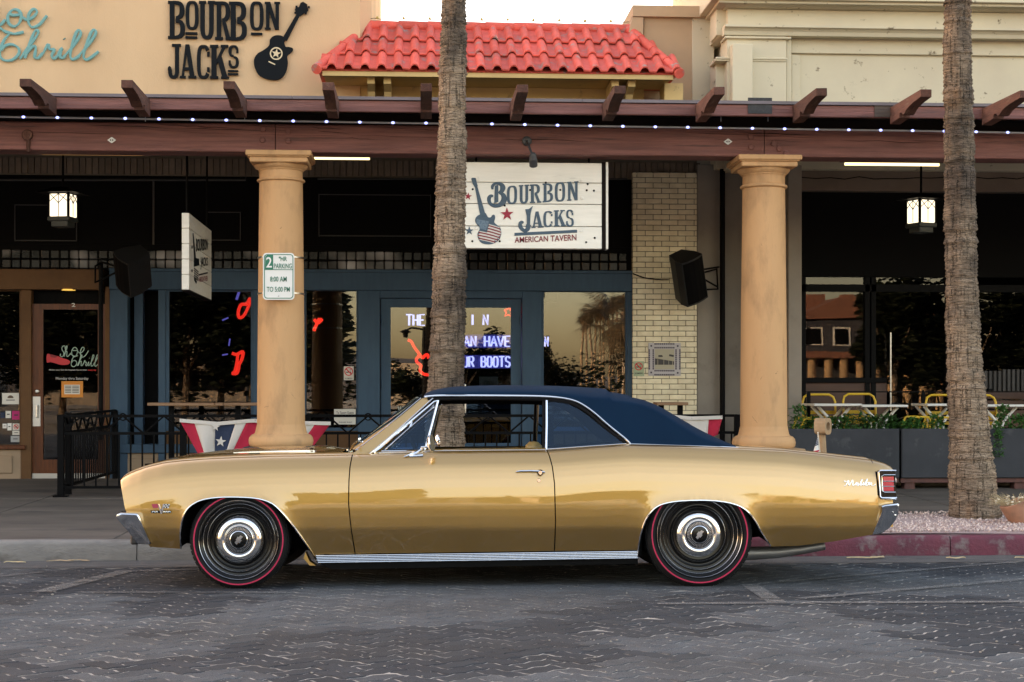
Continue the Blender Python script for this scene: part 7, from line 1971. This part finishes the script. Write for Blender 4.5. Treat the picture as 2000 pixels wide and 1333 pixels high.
for k in range(46):
    a = rd_.uniform(0, 6.28); q = rd_.random() ** .5 * .17; p = c + Vector((-.05 + cos(a) * q, sin(a) * q - .02, .16 + rd_.uniform(0, .08))); r = rd_.uniform(.006, .013)
    m.add([p + Vector((v.x * r, v.y * r, v.z * r * .7)) for v in iv], if_)
m.build('dry_flowers', pmat('dry_petal', (.66, .60, .46), .8), pt_)
# fallen palm scraps along the kerb
def scrap(px, py, L_, wd, rz, label, mat):
    z = 0
    for _ in range(5): p = G(px, py, z); z = road_z(p.y) + .006
    m = MB(); n = 9; c_, s_ = cos(rz), sin(rz); rows = []
    for k in range(n):
        u = k / (n - 1); w_ = wd * sin(pi * min(1, max(.04, u))) ** .6; x = (u - .5) * L_; b = .02 * sin(u * 7 + px)
        rows.append([Vector((p.x + (x * c_ - (b + o) * s_), p.y + (x * s_ + (b + o) * c_), z + .004 + hh * .5 + .012 * abs(noise.noise((u * 3, px, 1))))) for o, hh in ((-w_ / 2, .004), (0, .014), (w_ / 2, .003))])
    m.grid(rows); o = single('dead_leaf', m, mat, label, 'leaf', 'dead leaves along the kerb'); o.modifiers.new('thickness', 'SOLIDIFY').thickness = .0015
DRY2 = pmat('dead_leaf', (.36, .28, .17), .8, col2=(.24, .17, .10), vscale=30)
scrap(118, 1097.5, .20, .035, .1, 'dry tan leaf scrap by the left kerb, longer of the two side by side', DRY2); scrap(155, 1097, .18, .03, -.2, 'dry brown leaf scrap touching the longer one by the left kerb', DRY2)
scrap(30, 1100.5, .16, .025, 0, 'pale flat leaf scrap by the kerb at the left edge', MT['dry']); scrap(1690, 1091, .30, .05, .05, 'long pale crumpled leaf scrap below the red kerb behind the car', MT['dry'])
scrap(1716, 1090, .14, .06, .5, 'short crumpled leaf lying on the long scrap below the red kerb', DRY2); scrap(1868, 1092, .15, .03, 0, 'small pale leaf scrap below the red kerb under the palm', MT['dry']); scrap(1990, 1091, .1, .03, .2, 'pale leaf scrap below the red kerb at the right edge', MT['dry'])
# ------------------------------------------------------------------ things in and on the windows
def neon(strokes, Y, r, mat, name, label, cat='neon sign', group=None, n=5):
    m = MB()
    for s in strokes: m.tube([P(p.x, p.y, Y) for p in spline([(a, b, 0) for a, b in s], n)], r, 6)
    return single(name, m, mat, label, cat, group, smooth=True)
IY = WY + .45
NEONB = pmat('neon_halo_board', (.10, .10, .42), .6)  # blue board added behind the longer words to give a violet halo
def z4(pts): return [(760 + x / 5.882, 570 + y / 5.882) for x, y in pts]
neon([z4([(215, 555), (255, 575), (290, 640), (335, 700), (385, 760), (410, 735), (440, 725), (455, 770)]), z4([(335, 720), (345, 740), (315, 770), (320, 810), (365, 850), (355, 900), (385, 940), (430, 955), (480, 950), (560, 900), (580, 830), (540, 780), (470, 760)])], IY, .019, MT['neon_red'], 'neon_guitar', 'red neon guitar outline glowing in the left tavern door')
def neon_text(body, px0, py0, px1, py1, label):
    st = {'T': [[(0, 1), (1, 1)], [(.5, 1), (.5, 0)]], 'H': [[(.1, 0), (.1, 1)], [(.9, 0), (.9, 1)], [(.1, .5), (.9, .5)]], 'E': [[(.9, 1), (.1, 1), (.1, 0), (.9, 0)], [(.1, .5), (.7, .5)]], 'I': [[(.5, 0), (.5, 1)]], 'N': [[(.1, 0), (.1, 1), (.9, 0), (.9, 1)]],
          'A': [[(0, 0), (.5, 1), (1, 0)], [(.2, .35), (.8, .35)]], 'V': [[(0, 1), (.5, 0), (1, 1)]], 'U': [[(.1, 1), (.1, .2), (.3, 0), (.7, 0), (.9, .2), (.9, 1)]], 'R': [[(.1, 0), (.1, 1), (.7, 1), (.9, .85), (.9, .65), (.7, .5), (.1, .5)], [(.5, .5), (.95, 0)]],
          'B': [[(.1, 0), (.1, 1), (.65, 1), (.85, .85), (.85, .65), (.65, .52), (.1, .52)], [(.65, .52), (.9, .38), (.9, .14), (.65, 0), (.1, 0)]], 'O': [[(.3, 0), (.1, .2), (.1, .8), (.3, 1), (.7, 1), (.9, .8), (.9, .2), (.7, 0), (.3, 0)]], 'S': [[(.9, .85), (.65, 1), (.3, 1), (.1, .82), (.15, .6), (.85, .4), (.9, .18), (.7, 0), (.3, 0), (.1, .15)]]}
    m = MB(); n = len(body); wch = (px1 - px0) / n
    for k, ch in enumerate(body):
        if ch == ' ': continue
        for s in st[ch]:
            for o in (-.15, .15):     # double-line letters
                pts = [P(px0 + wch * (k + .06 + .84 * (u + o * .55)), lerp(py1, py0, v), IY + .1) for u, v in s]
                m.tube(pts, .0085, 5)
    bk_ = MB(); bk_.pbox(px0 - 3, py0 - 3, px1 + 3, py1 + 3, IY + .16, .01)
    t_ = thing('neon_lettering', label, 'neon sign', P((px0 + px1) / 2, (py0 + py1) / 2, IY + .1), 'violet neon words behind the tavern doors'); m.build('tube', MT['neon_violet'], t_); len(body) > 3 and bk_.build('halo_board', NEONB, t_); return t_
    return single('neon_lettering', m, MT['neon_violet'], label, 'neon sign', 'violet neon words behind the tavern doors')
neon_text('THE', 793, 615, 831, 636, 'violet neon word THE at the top of the left tavern door')
neon_text('I N', 917, 615, 955, 635, 'violet neon letters at the top of the right tavern door')
neon_text('AN HAVE', 905, 657, 998, 677, 'violet neon words ending in HAVE across the middle of the right door')
neon_text('UR BOOTS', 903, 697, 998, 717, 'violet neon words ending in BOOTS in the lower right door')
neon_text('N', 1063, 658, 1072, 677, 'single violet neon letter at the left edge of the right window')
neon([[(985, 606), (992, 604), (995, 600), (997, 607), (1003, 608), (998, 612), (999, 619), (993, 615), (986, 618), (989, 611), (985, 606)]], IY + .1, .011, MT['neon_red'], 'neon_star', 'small red neon star in the top corner of the right door', n=1)
def z7(pts): return [(x / 2.836, 430 + y / 2.836) for x, y in pts]
neon([z7([(1385, 430), (1380, 470), (1350, 530), (1325, 540), (1320, 510), (1335, 470), (1365, 465), (1385, 435)])], IY, .021, MT['neon_red'], 'neon_boot', 'red neon outline at the top of the dark window left of the column')
neon([z7([(1285, 738), (1310, 745), (1345, 730), (1340, 770), (1325, 800), (1320, 830), (1310, 850), (1288, 850), (1300, 838), (1310, 800), (1318, 745)])], IY, .021, MT['neon_red'], 'neon_boot', 'red neon boot low in the dark window left of the column')
neon([z7([(1770, 545), (1755, 575), (1738, 615)]), z7([(1740, 550), (1760, 570), (1785, 548)])], IY, .022, MT['neon_red'], 'neon_cactus', 'red neon squiggle behind the narrow window right of the column')
m = MB(); text_on(m, 'CAFE', prect(681.5, 599, 694, 605.5, IY - .2), .03); single('lit_letters', m, MT['neon_red'], 'tiny red lit letters at the top right of the narrow window', 'neon sign')
for a, b, c_, d, lab in ((462, 570, 467, 586, 'short violet light stick at the top of the dark window'), (447, 662, 449, 676, 'thin violet light stick in the middle of the dark window'), (434, 621, 446, 626, 'slanting violet light stick above the neon boot'), (434, 692, 445, 694, 'faint level violet light stick left of the neon boot')):
    m = MB(); m.tube([P(c_, b, IY + .3), P(a, d, IY + .3)], .010 if a != 462 else .018, 6); single('light_stick', m, MT['led_violet'], lab, 'light stick', 'violet light sticks in the tavern')
GY = WY - .004                        # sheets stuck on the glass
def sheet(name, label, px0, py0, px1, py1, Y, mat, parts, cat='notice', group=None):
    t = thing(name, label, cat, P((px0 + px1) / 2, (py0 + py1) / 2, Y), group)
    m = MB(); m.pbox(px0, py0, px1, py1, Y, .003); m.build('sheet', mat, t)
    for k, (pn, pm, fn) in enumerate(parts):
        m = MB(); fn(m, Y - .002 - .001 * k); m.build(pn, pm, t)
    return t
def nosmoke(cx_, cy_, r):
    def f(m, Y):
        o = [P(cx_ + r * cos(2 * pi * k / 24), cy_ + r * sin(2 * pi * k / 24), Y) for k in range(24)]; i = [P(cx_ + r * .78 * cos(2 * pi * k / 24), cy_ + r * .78 * sin(2 * pi * k / 24), Y) for k in range(24)]
        m.ring(o, i, (0, .001, 0)); a = r * .64; m.prism([P(cx_ - a - .8, cy_ - a + .8, Y), P(cx_ - a + .8, cy_ - a - .8, Y), P(cx_ + a + .8, cy_ + a - .8, Y), P(cx_ + a - .8, cy_ + a + .8, Y)], (0, .001, 0))
    return f
def cig(cx_, cy_, r):
    def f(m, Y):
        m.prism([P(cx_ - r * .6, cy_ + r * .05, Y), P(cx_ + r * .55, cy_ + r * .05, Y), P(cx_ + r * .55, cy_ + r * .28, Y), P(cx_ - r * .6, cy_ + r * .28, Y)], (0, .0006, 0))
        m.tube([P(cx_ + r * .4, cy_ - r * .05, Y), P(cx_ + r * .25, cy_ - r * .35, Y), P(cx_ + r * .5, cy_ - r * .55, Y)], .003, 4)
    return f
tx_f = lambda s, r, b=.01: (lambda m, Y: text_on(m, s, prect(*r, Y), b))
GREEN = pmat('pale_green_tile', (.36, .42, .27), .5)
sheet('no_smoking_sign', 'white no smoking notice in the narrow window right of the column', 671.5, 716, 691, 743, WY + .03, MT['paper'], [('mark', MT['ink'], cig(681, 726, 8.5)), ('prohibition_ring', MT['red_ink'], nosmoke(681, 726, 8.5)), ('lettering', MT['ink'], tx_f('NO SMOKING', (674, 738, 688, 741)))], 'sign', 'no smoking signs')
sheet('no_smoking_sign', 'pale green no smoking sign on the brick pier', 1237.5, 706, 1258, 735, WY - .108, GREEN, [('mark', MT['ink'], cig(1247.5, 716, 7.8)), ('prohibition_ring', MT['red_ink'], nosmoke(1247.5, 716, 7.8)), ('lettering', MT['ink'], tx_f('NO SMOKING', (1240, 728, 1255, 731)))], 'sign', 'no smoking signs')
sheet('notice', 'white printed notice low in the narrow window right of the column', 652.5, 799.5, 694.5, 829.5, WY - .02, MT['paper'], [('lettering', MT['ink'], lambda m, Y: (text_on(m, 'To Tavern Guests', prect(657, 804, 691, 809, Y), .01), text_on(m, 'PLEASE WAIT', prect(662, 824, 688, 826.5, Y), .01)))])
dim = pmat('poster_black', (.012, .011, .010), .6); dimt = pmat('poster_lettering', (.16, .15, .13), .7)
sheet('poster', 'dark poster with pale lettering behind the narrow window right of the column', 659, 572, 697, 710, WY + .14, dim, [('lettering', dimt, lambda m, Y: (text_on(m, 'AREAS', prect(665, 624, 695, 634, Y), .005), text_on(m, 'F', prect(666, 671, 671, 688, Y), .01), text_on(m, 'LAPJA', prect(673, 676, 695, 687, Y), .005))), ('picture', pmat('poster_ochre', (.07, .05, .015), .7), lambda m, Y: m.pbox(661, 640, 696, 664, Y, .001))], 'poster')
m = MB(); text_on(m, 'WEL', prect(777, 794, 798, 808, WY + .03), .01); single('window_lettering', m, MT['window_white'], 'white chalk-like letters low on the left tavern door glass', 'lettering')
sheet('door_notice', 'grey notice sheet behind the lower right tavern door glass', 936, 736, 973, 766, WY + .10, pmat('dim_paper', (.12, .12, .13), .7), [('lettering', MT['ink'], tx_f('OPEN', (945, 744, 964, 754)))])
# television behind the top left of the right window
m = MB(); m.bbox(P(1062, 590, WY + .5), P(1089, 570, WY + .62), .01); single('speaker_box', m, MT['black_metal'], 'black box speaker in the top left corner of the right tavern window', 'loudspeaker')
# shoe shop door
SD = WY + .045
def shoe_script():
    t = thing('door_lettering', 'pale green shoe shop script and opening days on the wooden door glass', 'lettering', P(140, 700, SD))
    m = MB(); lay = [('S', 38.5, 13.9, .0), ('h1', 38.5, 13.9, 0), ('o', 38.5, 13.9, 0), ('e', 38.5, 13.9, 0)]
    for k, ss_ in SCRIPT.items():
        top = k in ('S', 'h1', 'o', 'e')
        for s in ss_:
            pts = []
            for p in spline([(a, b, 0) for a, b in s], 4):
                x = (118 + (p.x + 104) * .150) if top else (139 + (p.x + 4) * .098); y = (676 + (p.y - 38) * .19) if top else (693 + (p.y - 165) * .135); pts.append(P(x, y, SD - .004))
            m.tube(pts, .006, 6, squash=.3, up=(0, 1, 0))
    m.build('script', pmat('mint_lettering', (.27, .38, .32), .6), t)
    m = MB(); sh = spline([(a, b, 0) for a, b in ((91.5, 693), (97, 692), (106, 695), (113, 696), (122, 700), (132, 703), (137, 707), (133, 712), (121, 713.5), (108, 710), (98, 707.5), (91.5, 708))], 3, True)
    m.prism([P(p.x, p.y, SD - .003) for p in sh], (0, .002, 0)); m.build('shoe', pmat('shoe_red', (.48, .012, .02), .5), t, fix=True)
    m = MB(); m.prism([P(a, b, SD - .004) for a, b in ((97, 692), (113, 696), (108, 699.5), (99, 698))], (0, .001, 0)); m.build('shoe_mouth', pmat('shoe_dark', (.2, .008, .012), .6), t, fix=True)
    m = MB(); text_on(m, 'Making your feet the happiest feet in town', prect(96, 721.5, 170, 725, SD - .003), .02); text_on(m, 'Monday thru Saturday', prect(109, 737, 173, 743.5, SD - .003), .01); m.build('lettering', pmat('door_print', (.45, .45, .44), .6), t)
    m = MB(); text_on(m, 'every day', prect(172, 721.5, 188, 725.5, SD - .003), .02); m.build('red_lettering', MT['red_ink'], t)
    m = MB(); text_on(m, '2', prect(140, 592.5, 147, 599.5, WY + .02), .01); m.build('number', MT['sheet_white'], t)
shoe_script()
def lines(x0, x1, ys, two=True):
    def f(m, Y):
        for y in ys:
            m.pbox(x0, y, lerp(x0, x1, .45), y + 1.3, Y, .0006); m.pbox(lerp(x0, x1, .52), y, x1, y + 1.3, Y, .0006)
    return f
sheet('hours_card', 'orange card of opening hours on the wooden shoe shop door', 120, 745, 162, 776.5, SD - .006, MT['orange_paper'], [('panel', MT['paper'], lambda m, Y: m.pbox(125.5, 752, 156, 770.5, Y, .001)), ('printed_lines', MT['ink'], lines(127, 154, (754, 757, 760, 763, 766)))], 'card')
SW = WY + .07
sheet('window_sheet', 'white sheet with a dark arch mark in the shoe shop window', 4, 768, 37, 790, SW, MT['paper'], [('mark', pmat('arch_mark', (.09, .06, .04), .7), lambda m, Y: m.prism([P(20.5 + 6 * cos(a), 778 - 5.5 * sin(a), Y) for a in [pi * k / 8 for k in range(9)]], (0, .0006, 0))), ('printed_lines', MT['ink'], lambda m, Y: m.pbox(12, 781, 29, 782.5, Y, .0006))], 'notice', 'stickers in the shoe shop window')
for lab, r, mt in (('magenta square sticker in the shoe shop window', (23.5, 803, 39, 820), 'magenta_paper'), ('small pale sticker left of the magenta one', (11, 803, 21.5, 817), 'paper'), ('violet round-edged sticker at the far left of the shop window', (1, 806, 9, 817), 'bunting_blue'),
                    ('small blue and white sticker under the pale one', (5, 828, 13, 837), 'sheet_white'), ('narrow white sticker beside the no smoking sticker', (14.5, 827, 22.5, 841), 'sheet_white'), ('white label under the no smoking sticker', (24, 841.5, 39, 850), 'paper'), ('grey label at the bottom of the shop window', (21, 852, 39, 864), 'dust')):
    sheet('sticker', lab, *r, SW, MT[mt] if mt != 'dust' else pmat('grey_label', (.35, .36, .36), .7), [('printed_lines', MT['ink'], lambda m, Y, r=r: m.pbox(lerp(r[0], r[2], .25), lerp(r[1], r[3], .4), lerp(r[0], r[2], .75), lerp(r[1], r[3], .55), Y, .0006))], 'sticker', 'stickers in the shoe shop window')
sheet('sticker', 'white no smoking sticker in the shoe shop window', 24.5, 827.5, 39, 840.5, SW, MT['paper'], [('prohibition_ring', MT['red_ink'], nosmoke(31.5, 834, 5)), ('mark', MT['ink'], cig(31.5, 834, 5))], 'sticker', 'stickers in the shoe shop window')

# tiled history plaque on the brick pier
def plaque():
    Y = WY - .112; z8 = lambda x, y: (1230 + x / 11.108, 640 + y / 11.108)
    t = thing('history_plaque', 'square ceramic plaque with a dark dotted frame and a street view on the brick pier', 'plaque', P(1298, 702, Y))
    a, b = z8(405, 335), z8(1105, 1048); m = MB(); m.pbox(a[0], a[1], b[0], b[1], Y, .01); m.build('tile', pmat('plaque_tile', (.46, .43, .45), .4), t)
    m = MB()
    for i in range(11):
        u = 535 + i * 40.5
        for v in (342, 424, 924, 1010): p, q = z8(u, v), z8(u + 30, v + 32); m.pbox(p[0], p[1], q[0], q[1], Y - .002, .002)
        for v in (408, 494, 988, 1072):
            p, q = z8(v, u - 60), z8(v + 32, u - 28); m.pbox(p[0], p[1], q[0], q[1], Y - .002, .002)
    for x, y in ((448, 382), (1022, 385), (448, 960), (1022, 968)): p, q = z8(x, y), z8(x + 36, y + 36); m.pbox(p[0], p[1], q[0], q[1], Y - .002, .002)
    m.build('mosaic_dots', pmat('mosaic', (.03, .018, .045), .3), t)['kind'] = 'stuff'
    m = MB(); p, q = z8(545, 470), z8(965, 910); m.pbox(p[0], p[1], q[0], q[1], Y - .0025, .002); m.build('picture', pmat('sepia', (.42, .38, .28), .5), t)
    m = MB(); m.prism([P(*z8(x, y), Y - .004) for x, y in ((545, 670), (960, 735), (960, 810), (545, 810))], (0, .001, 0)); m.prism([P(*z8(x, y), Y - .004) for x, y in ((620, 600), (705, 600), (720, 640), (620, 640))], (0, .001, 0)); m.prism([P(*z8(x, y), Y - .004) for x, y in ((860, 580), (960, 600), (950, 640), (850, 620))], (0, .001, 0)); m.build('drawing', pmat('sepia_dark', (.04, .035, .035), .5), t, fix=True)
    m = MB()
    for x in (605, 735, 842, 925): p, q = z8(x, 690), z8(x + 9, 812); m.pbox(p[0], p[1], q[0], q[1], Y - .006, .001)
    m.prism([P(*z8(x, y), Y - .006) for x, y in ((545, 640), (965, 690), (965, 720), (545, 668))], (0, .001, 0)); m.build('drawing_columns', bpy.data.materials['sepia'], t, fix=True)
plaque()
# tiny bulbs on the ridge of the tiled roof
t = thing('ridge_lights', 'tiny bulbs on a thin wire along the ridge of the red tiled roof', 'string light', (rxl, RY, rz + .1))
m = MB(); m.tube([(lerp(rxl, rxr, k / 60), RY, rz + .108 + .008 * sin(k * 1.6)) for k in range(61)], .004, 5); m.build('wire', MT['black_metal'], t)
for k in range(10):
    m = MB(); x = lerp(rxl, rxr, (k + .3) / 10); m.lathe([(0, .0), (.016, .005), (.018, .018), (.012, .032), (0, .036)], (x, RY, rz + .105), 8); m.build('bulb', pmat('amber_bulb', (.50, .40, .10), .3) if 'amber_bulb' not in bpy.data.materials else bpy.data.materials['amber_bulb'], t)
# tables, chairs and bottles faintly seen inside
m = MB(); m.bbox((PX(1580, 21.5), 21.5, .3), (PX(1690, 21.5), 21.9, 1.1), .02); single('bar_counter', m, MT['wicker'], 'dark bar counter inside the restaurant window', 'counter')
# ------------------------------------------------------------------ the other side of the street, seen in the glass and the paint
rgf = random.Random(21)
lmf = MB(); lmf.add([(-.5, 0, 0), (0, -.28, .1), (.5, 0, 0), (0, .28, .1)], [(0, 1, 2, 3)])
def far_tree(x, y, h, r, label, seed, nl=1700):
    rg = random.Random(seed); t = thing('street_tree', label, 'tree', (x, y, .05), 'trees across the street')
    m = MB(); m.tube([(x, y, 0), (x + .1, y, h * .3), (x, y + .1, h * .55)], [.22, .16, .1], 8)
    for k in range(5):
        a = k * 1.25; m.tube([(x, y, h * .3), (x + cos(a) * r * .5, y + sin(a) * r * .5, h * .62)], [.10, .04], 6)
    m.build('trunk', MT['bark'], t)
    m = MB(); cl = [(rg.uniform(-.6, .6) * r, rg.uniform(-.6, .6) * r, h * rg.uniform(.30, .88), r * rg.uniform(.30, .52)) for _ in range(11)]
    for k in range(nl):
        c = rg.choice(cl); v = Vector((rg.gauss(0, 1), rg.gauss(0, 1), rg.gauss(0, .8))); v = v.normalized() * c[3] * rg.random() ** .35
        M_ = Matrix.Rotation(rg.uniform(0, 6.28), 3, 'Z') @ Matrix.Rotation(rg.uniform(-1, 1), 3, 'X') @ Matrix.Scale(rg.uniform(.22, .46) * (1.7 if nl > 2000 else 1), 3)
        p = Vector((x + c[0], y + c[1], c[2])) + v; m.add([p + M_ @ q for q in lmf.v], lmf.f)
    m.build('crown', MT['leaf_dark'], t)
def far_palm(x, y, h, seed, label, big=1.0):
    rg = random.Random(seed); t = thing('palm_tree', label, 'palm tree', (x, y, .05), 'palms across the street')
    m = MB(); m.tube([(x, y, 0), (x + rg.uniform(-.3, .3), y, h * .5), (x + rg.uniform(-.5, .5), y, h)], [.26, .18, .15], 8); top = m.v[-1]; m.build('trunk', MT['bark'], t, smooth=True)
    cr = bpy.data.objects.new('crown', None); COL.objects.link(cr); cr.parent = t; cr.location = Vector((top.x, top.y, h)) - base_of(t)
    for k in range(34): place('frond', FR, cr, (0, 0, rg.uniform(-1.2, .2)), (rg.uniform(-.4, .4), rg.uniform(-.7, 1.35), rg.uniform(0, 6.28)), (1.25 * big,) * 3)
def mx(px, yt): return M(px, HZ, yt).x
def mz(py, px, yt): return M(px, py, yt).z
for k, (px, py) in enumerate(((1136, 612), (1146, 604), (1154, 600), (1163, 596), (1172, 590), (1180, 594), (1190, 586), (1199, 580), (1209, 575), (1218, 570))):
    yt = -215 + 4 * (k % 3); far_palm(mx(px, yt), yt, mz(py + 6, px, yt), 40 + k, 'tall fan palm in the distant row across the street', .78)
far_palm(mx(1222, -60), -60, mz(610, 1222, -60), 77, 'nearer bushy fan palm across the street', 1.6)
for k, (px, py, yt, w_, lab) in enumerate(((1085, 668, -70, .42, 'dark round tree mirrored low in the right tavern window'), (1052, 645, -66, .40, 'dark tree mirrored at the left edge of the right tavern window'), (985, 625, -60, .36, 'dark tree mirrored behind the neon words of the right door'), (938, 650, -60, .44, 'dark tree mirrored beside the palm trunk in the right door'),
        (905, 665, -58, .42, 'dark tree mirrored behind the middle palm trunk'), (618, 556, -46, .32, 'tall leafy tree mirrored in the narrow window right of the column'), (800, 722, -70, .5, 'low tree mirrored at the bottom of the left tavern door'), (560, 540, -52, .40, 'tall dark tree mirrored just behind the left column'),
        (490, 535, -50, .42, 'tall dark tree mirrored at the right of the dark tavern window'), (430, 545, -54, .42, 'tall dark tree mirrored in the middle of the dark tavern window'), (360, 535, -50, .42, 'tall dark tree mirrored at the left of the dark tavern window'), (285, 530, -52, .42, 'tall dark tree mirrored in the blue recess beside the shop door'),
        (200, 540, -50, .42, 'tall dark tree mirrored at the right of the shop door glass'), (120, 535, -54, .42, 'tall dark tree mirrored in the middle of the shop door glass'), (40, 530, -50, .42, 'tall dark tree mirrored in the shoe shop window'), (-50, 540, -52, .42, 'tall dark tree mirrored beyond the left edge of the shop window'), (-150, 535, -54, .42, 'tall dark tree across the street far left of the shops'),
        (1745, 540, -44, .40, 'tall dark tree mirrored in the middle pane of the restaurant'), (1820, 535, -46, .42, 'tall dark tree mirrored left of the right palm trunk'), (1900, 535, -45, .42, 'tall dark tree mirrored behind the right palm trunk'), (1985, 540, -46, .42, 'tall dark tree mirrored at the right edge of the restaurant'), (2080, 540, -46, .42, 'tall dark tree across the street beyond the right edge'))):
    h = mz(py, px, yt); far_tree(mx(px, yt), yt, h, h * w_, lab, 200 + k, 2600 if py < 560 else 1700)
# a band of trees far along the street reads as one mass
m = MB(); rg = random.Random(9)
for k in range(60):
    x = -110 + k * 4.4 + rg.uniform(-2, 2); y = -98 + rg.uniform(-6, 6); h = rg.uniform(3.6, 5.6) if -25 < x < 45 else rg.uniform(5, 8); r_ = h * .45
    for q in range(150):
        v = Vector((rg.gauss(0, 1), rg.gauss(0, 1), rg.gauss(0, 1))).normalized() * rg.random() ** .4
        M_ = Matrix.Rotation(rg.uniform(0, 6.28), 3, 'Z') @ Matrix.Rotation(rg.uniform(-1, 1), 3, 'X') @ Matrix.Scale(rg.uniform(.5, 1.0), 3)
        c = Vector((x + v.x * r_, y + v.y * r_, h * .5 + v.z * h * .5)); m.add([c + M_ @ q_ for q_ in lmf.v], lmf.f)
o = m.build('far_trees', MT['leaf_dark']); o['kind'] = 'stuff'
# gabled building with a lit arcade, reflected in the restaurant glass
yb = -62
fb = thing('gabled_house', 'two storey house with red gables and an arcade across the street', 'building', (mx(1640, yb), yb, 0))
x0, x1 = mx(1560, yb), mx(1860, yb); h1 = mz(620, 1620, yb); h0 = mz(690, 1620, yb)
m = MB(); m.box((x0, yb - 8, 0), (x1, yb, h1)); m.build('wall', pmat('shaded_wall', (.045, .045, .055), .9), fb)  # shade of the trees in front is put into the wall colour
xm = (x0 * .72 + x1 * .28)
m = MB(); m.prism([(x0 - .5, yb + .4, h1 - .1), (xm, yb + .4, mz(580, 1620, yb)), (xm + 4, yb + .4, mz(578, 1620, yb)), (x1 + .5, yb + .4, h1 - .1)], (0, -9, 0)); m.build('roof', MT['roof_far'], fb, fix=True)
for px in (1578, 1600, 1655): m = MB(); x = mx(px, yb - 3); m.box((x - .4, yb - 3.5, h1), (x + .4, yb - 2.7, mz(570, 1600, yb))); m.build('chimney', MT['roof_far'], fb)
for px in (1568, 1592, 1645, 1700):
    x = mx(px, yb + .03); m = MB(); m.box((x - .55, yb, mz(675, 1620, yb)), (x + .55, yb + .05, mz(640, 1620, yb))); wd_ = m.build('window', MT['white_paint'], fb)
    m = MB(); m.box((x - .42, yb + .05, mz(673, 1620, yb)), (x + .42, yb + .06, mz(643, 1620, yb))); m.build('pane', MT['dark'], wd_)
m = MB(); m.box((x0 - 1, yb + .1, h0 - .4), (x1 + 1, yb + 4.2, h0)); m.build('arcade_roof', MT['roof_far'], fb)
for k in range(11):
    x = lerp(x0, x1, k / 10); m = MB(); m.lathe([(.3, 0), (.27, h0 - .4)], (x, yb + 3.6, 0), 12); m.build('column', MT['tan'], fb, smooth='auto')
# low far buildings and hills
for k, (a, b, py, yt) in enumerate(((760, 870, 712, -150), (300, 480, 690, -120), (-300, -40, 680, -110), (60, 260, 705, -140), (1240, 1500, 690, -120))):
    xa, xb2 = mx(a, yt), mx(b, yt); hh = mz(py, (a + b) / 2, yt); t = thing('far_building', ['low pale building far behind the trees across the street', 'wide low building across the street left of the trees', 'long building far left across the street', 'small low building across the street', 'wide building right of the palm row across the street'][k], 'building', ((xa + xb2) / 2, yt, 0))
    m = MB(); m.box((xa, yt - 10, 0), (xb2, yt, hh)); m.build('wall', MT['wall_far'], t)
    for q in range(4):
        m = MB(); x = lerp(xa, xb2, (q + .5) / 4); m.box((x - 1, yt, hh * .3), (x + 1, yt + .06, hh * .65)); m.build('window', MT['dark'], t)
hl_ = MB(); rows = []
for j in range(5):
    rows.append([Vector((-900 + 30 * k, -640 - j * 40, (0 if j in (0, 4) else (10 + 24 * abs(noise.noise((k * .12, 4.2, 1))) + 9 * noise.noise((k * .5, 1, 1))) * (.6 if j != 2 else 1)) )) for k in range(61)])
hl_.grid(rows); struct('hills', hl_, MT['hill'], smooth=True)
# street lamps across the street
for px, py, yt, lab in ((828, 640, -24, 'double armed street lamp mirrored in the left tavern door'), (1250, 600, -52, 'double armed street lamp across the street facing the brick pier')):
    t = thing('street_lamp', lab, 'street lamp', (mx(px, yt), yt, 0), 'street lamps across the street')
    x = mx(px, yt); h = mz(py, px, yt); m = MB(); m.tube([(x, yt, 0), (x, yt, h)], [.10, .06], 8); m.build('post', BM, t)
    for s in (-1, 1):
        m = MB(); m.tube([(x, yt, h - .1), (x + s * .5, yt, h - .02), (x + s * .7, yt, h - .12)], .035, 6); m.build('arm', BM, t)
        m = MB(); m.lathe([(0, .10), (.22, .0), (.20, -.04), (.11, -.05), (.09, -.22), (0, -.24)], (x + s * .72, yt, h - .16), 12); m.build('lantern', BM, t)
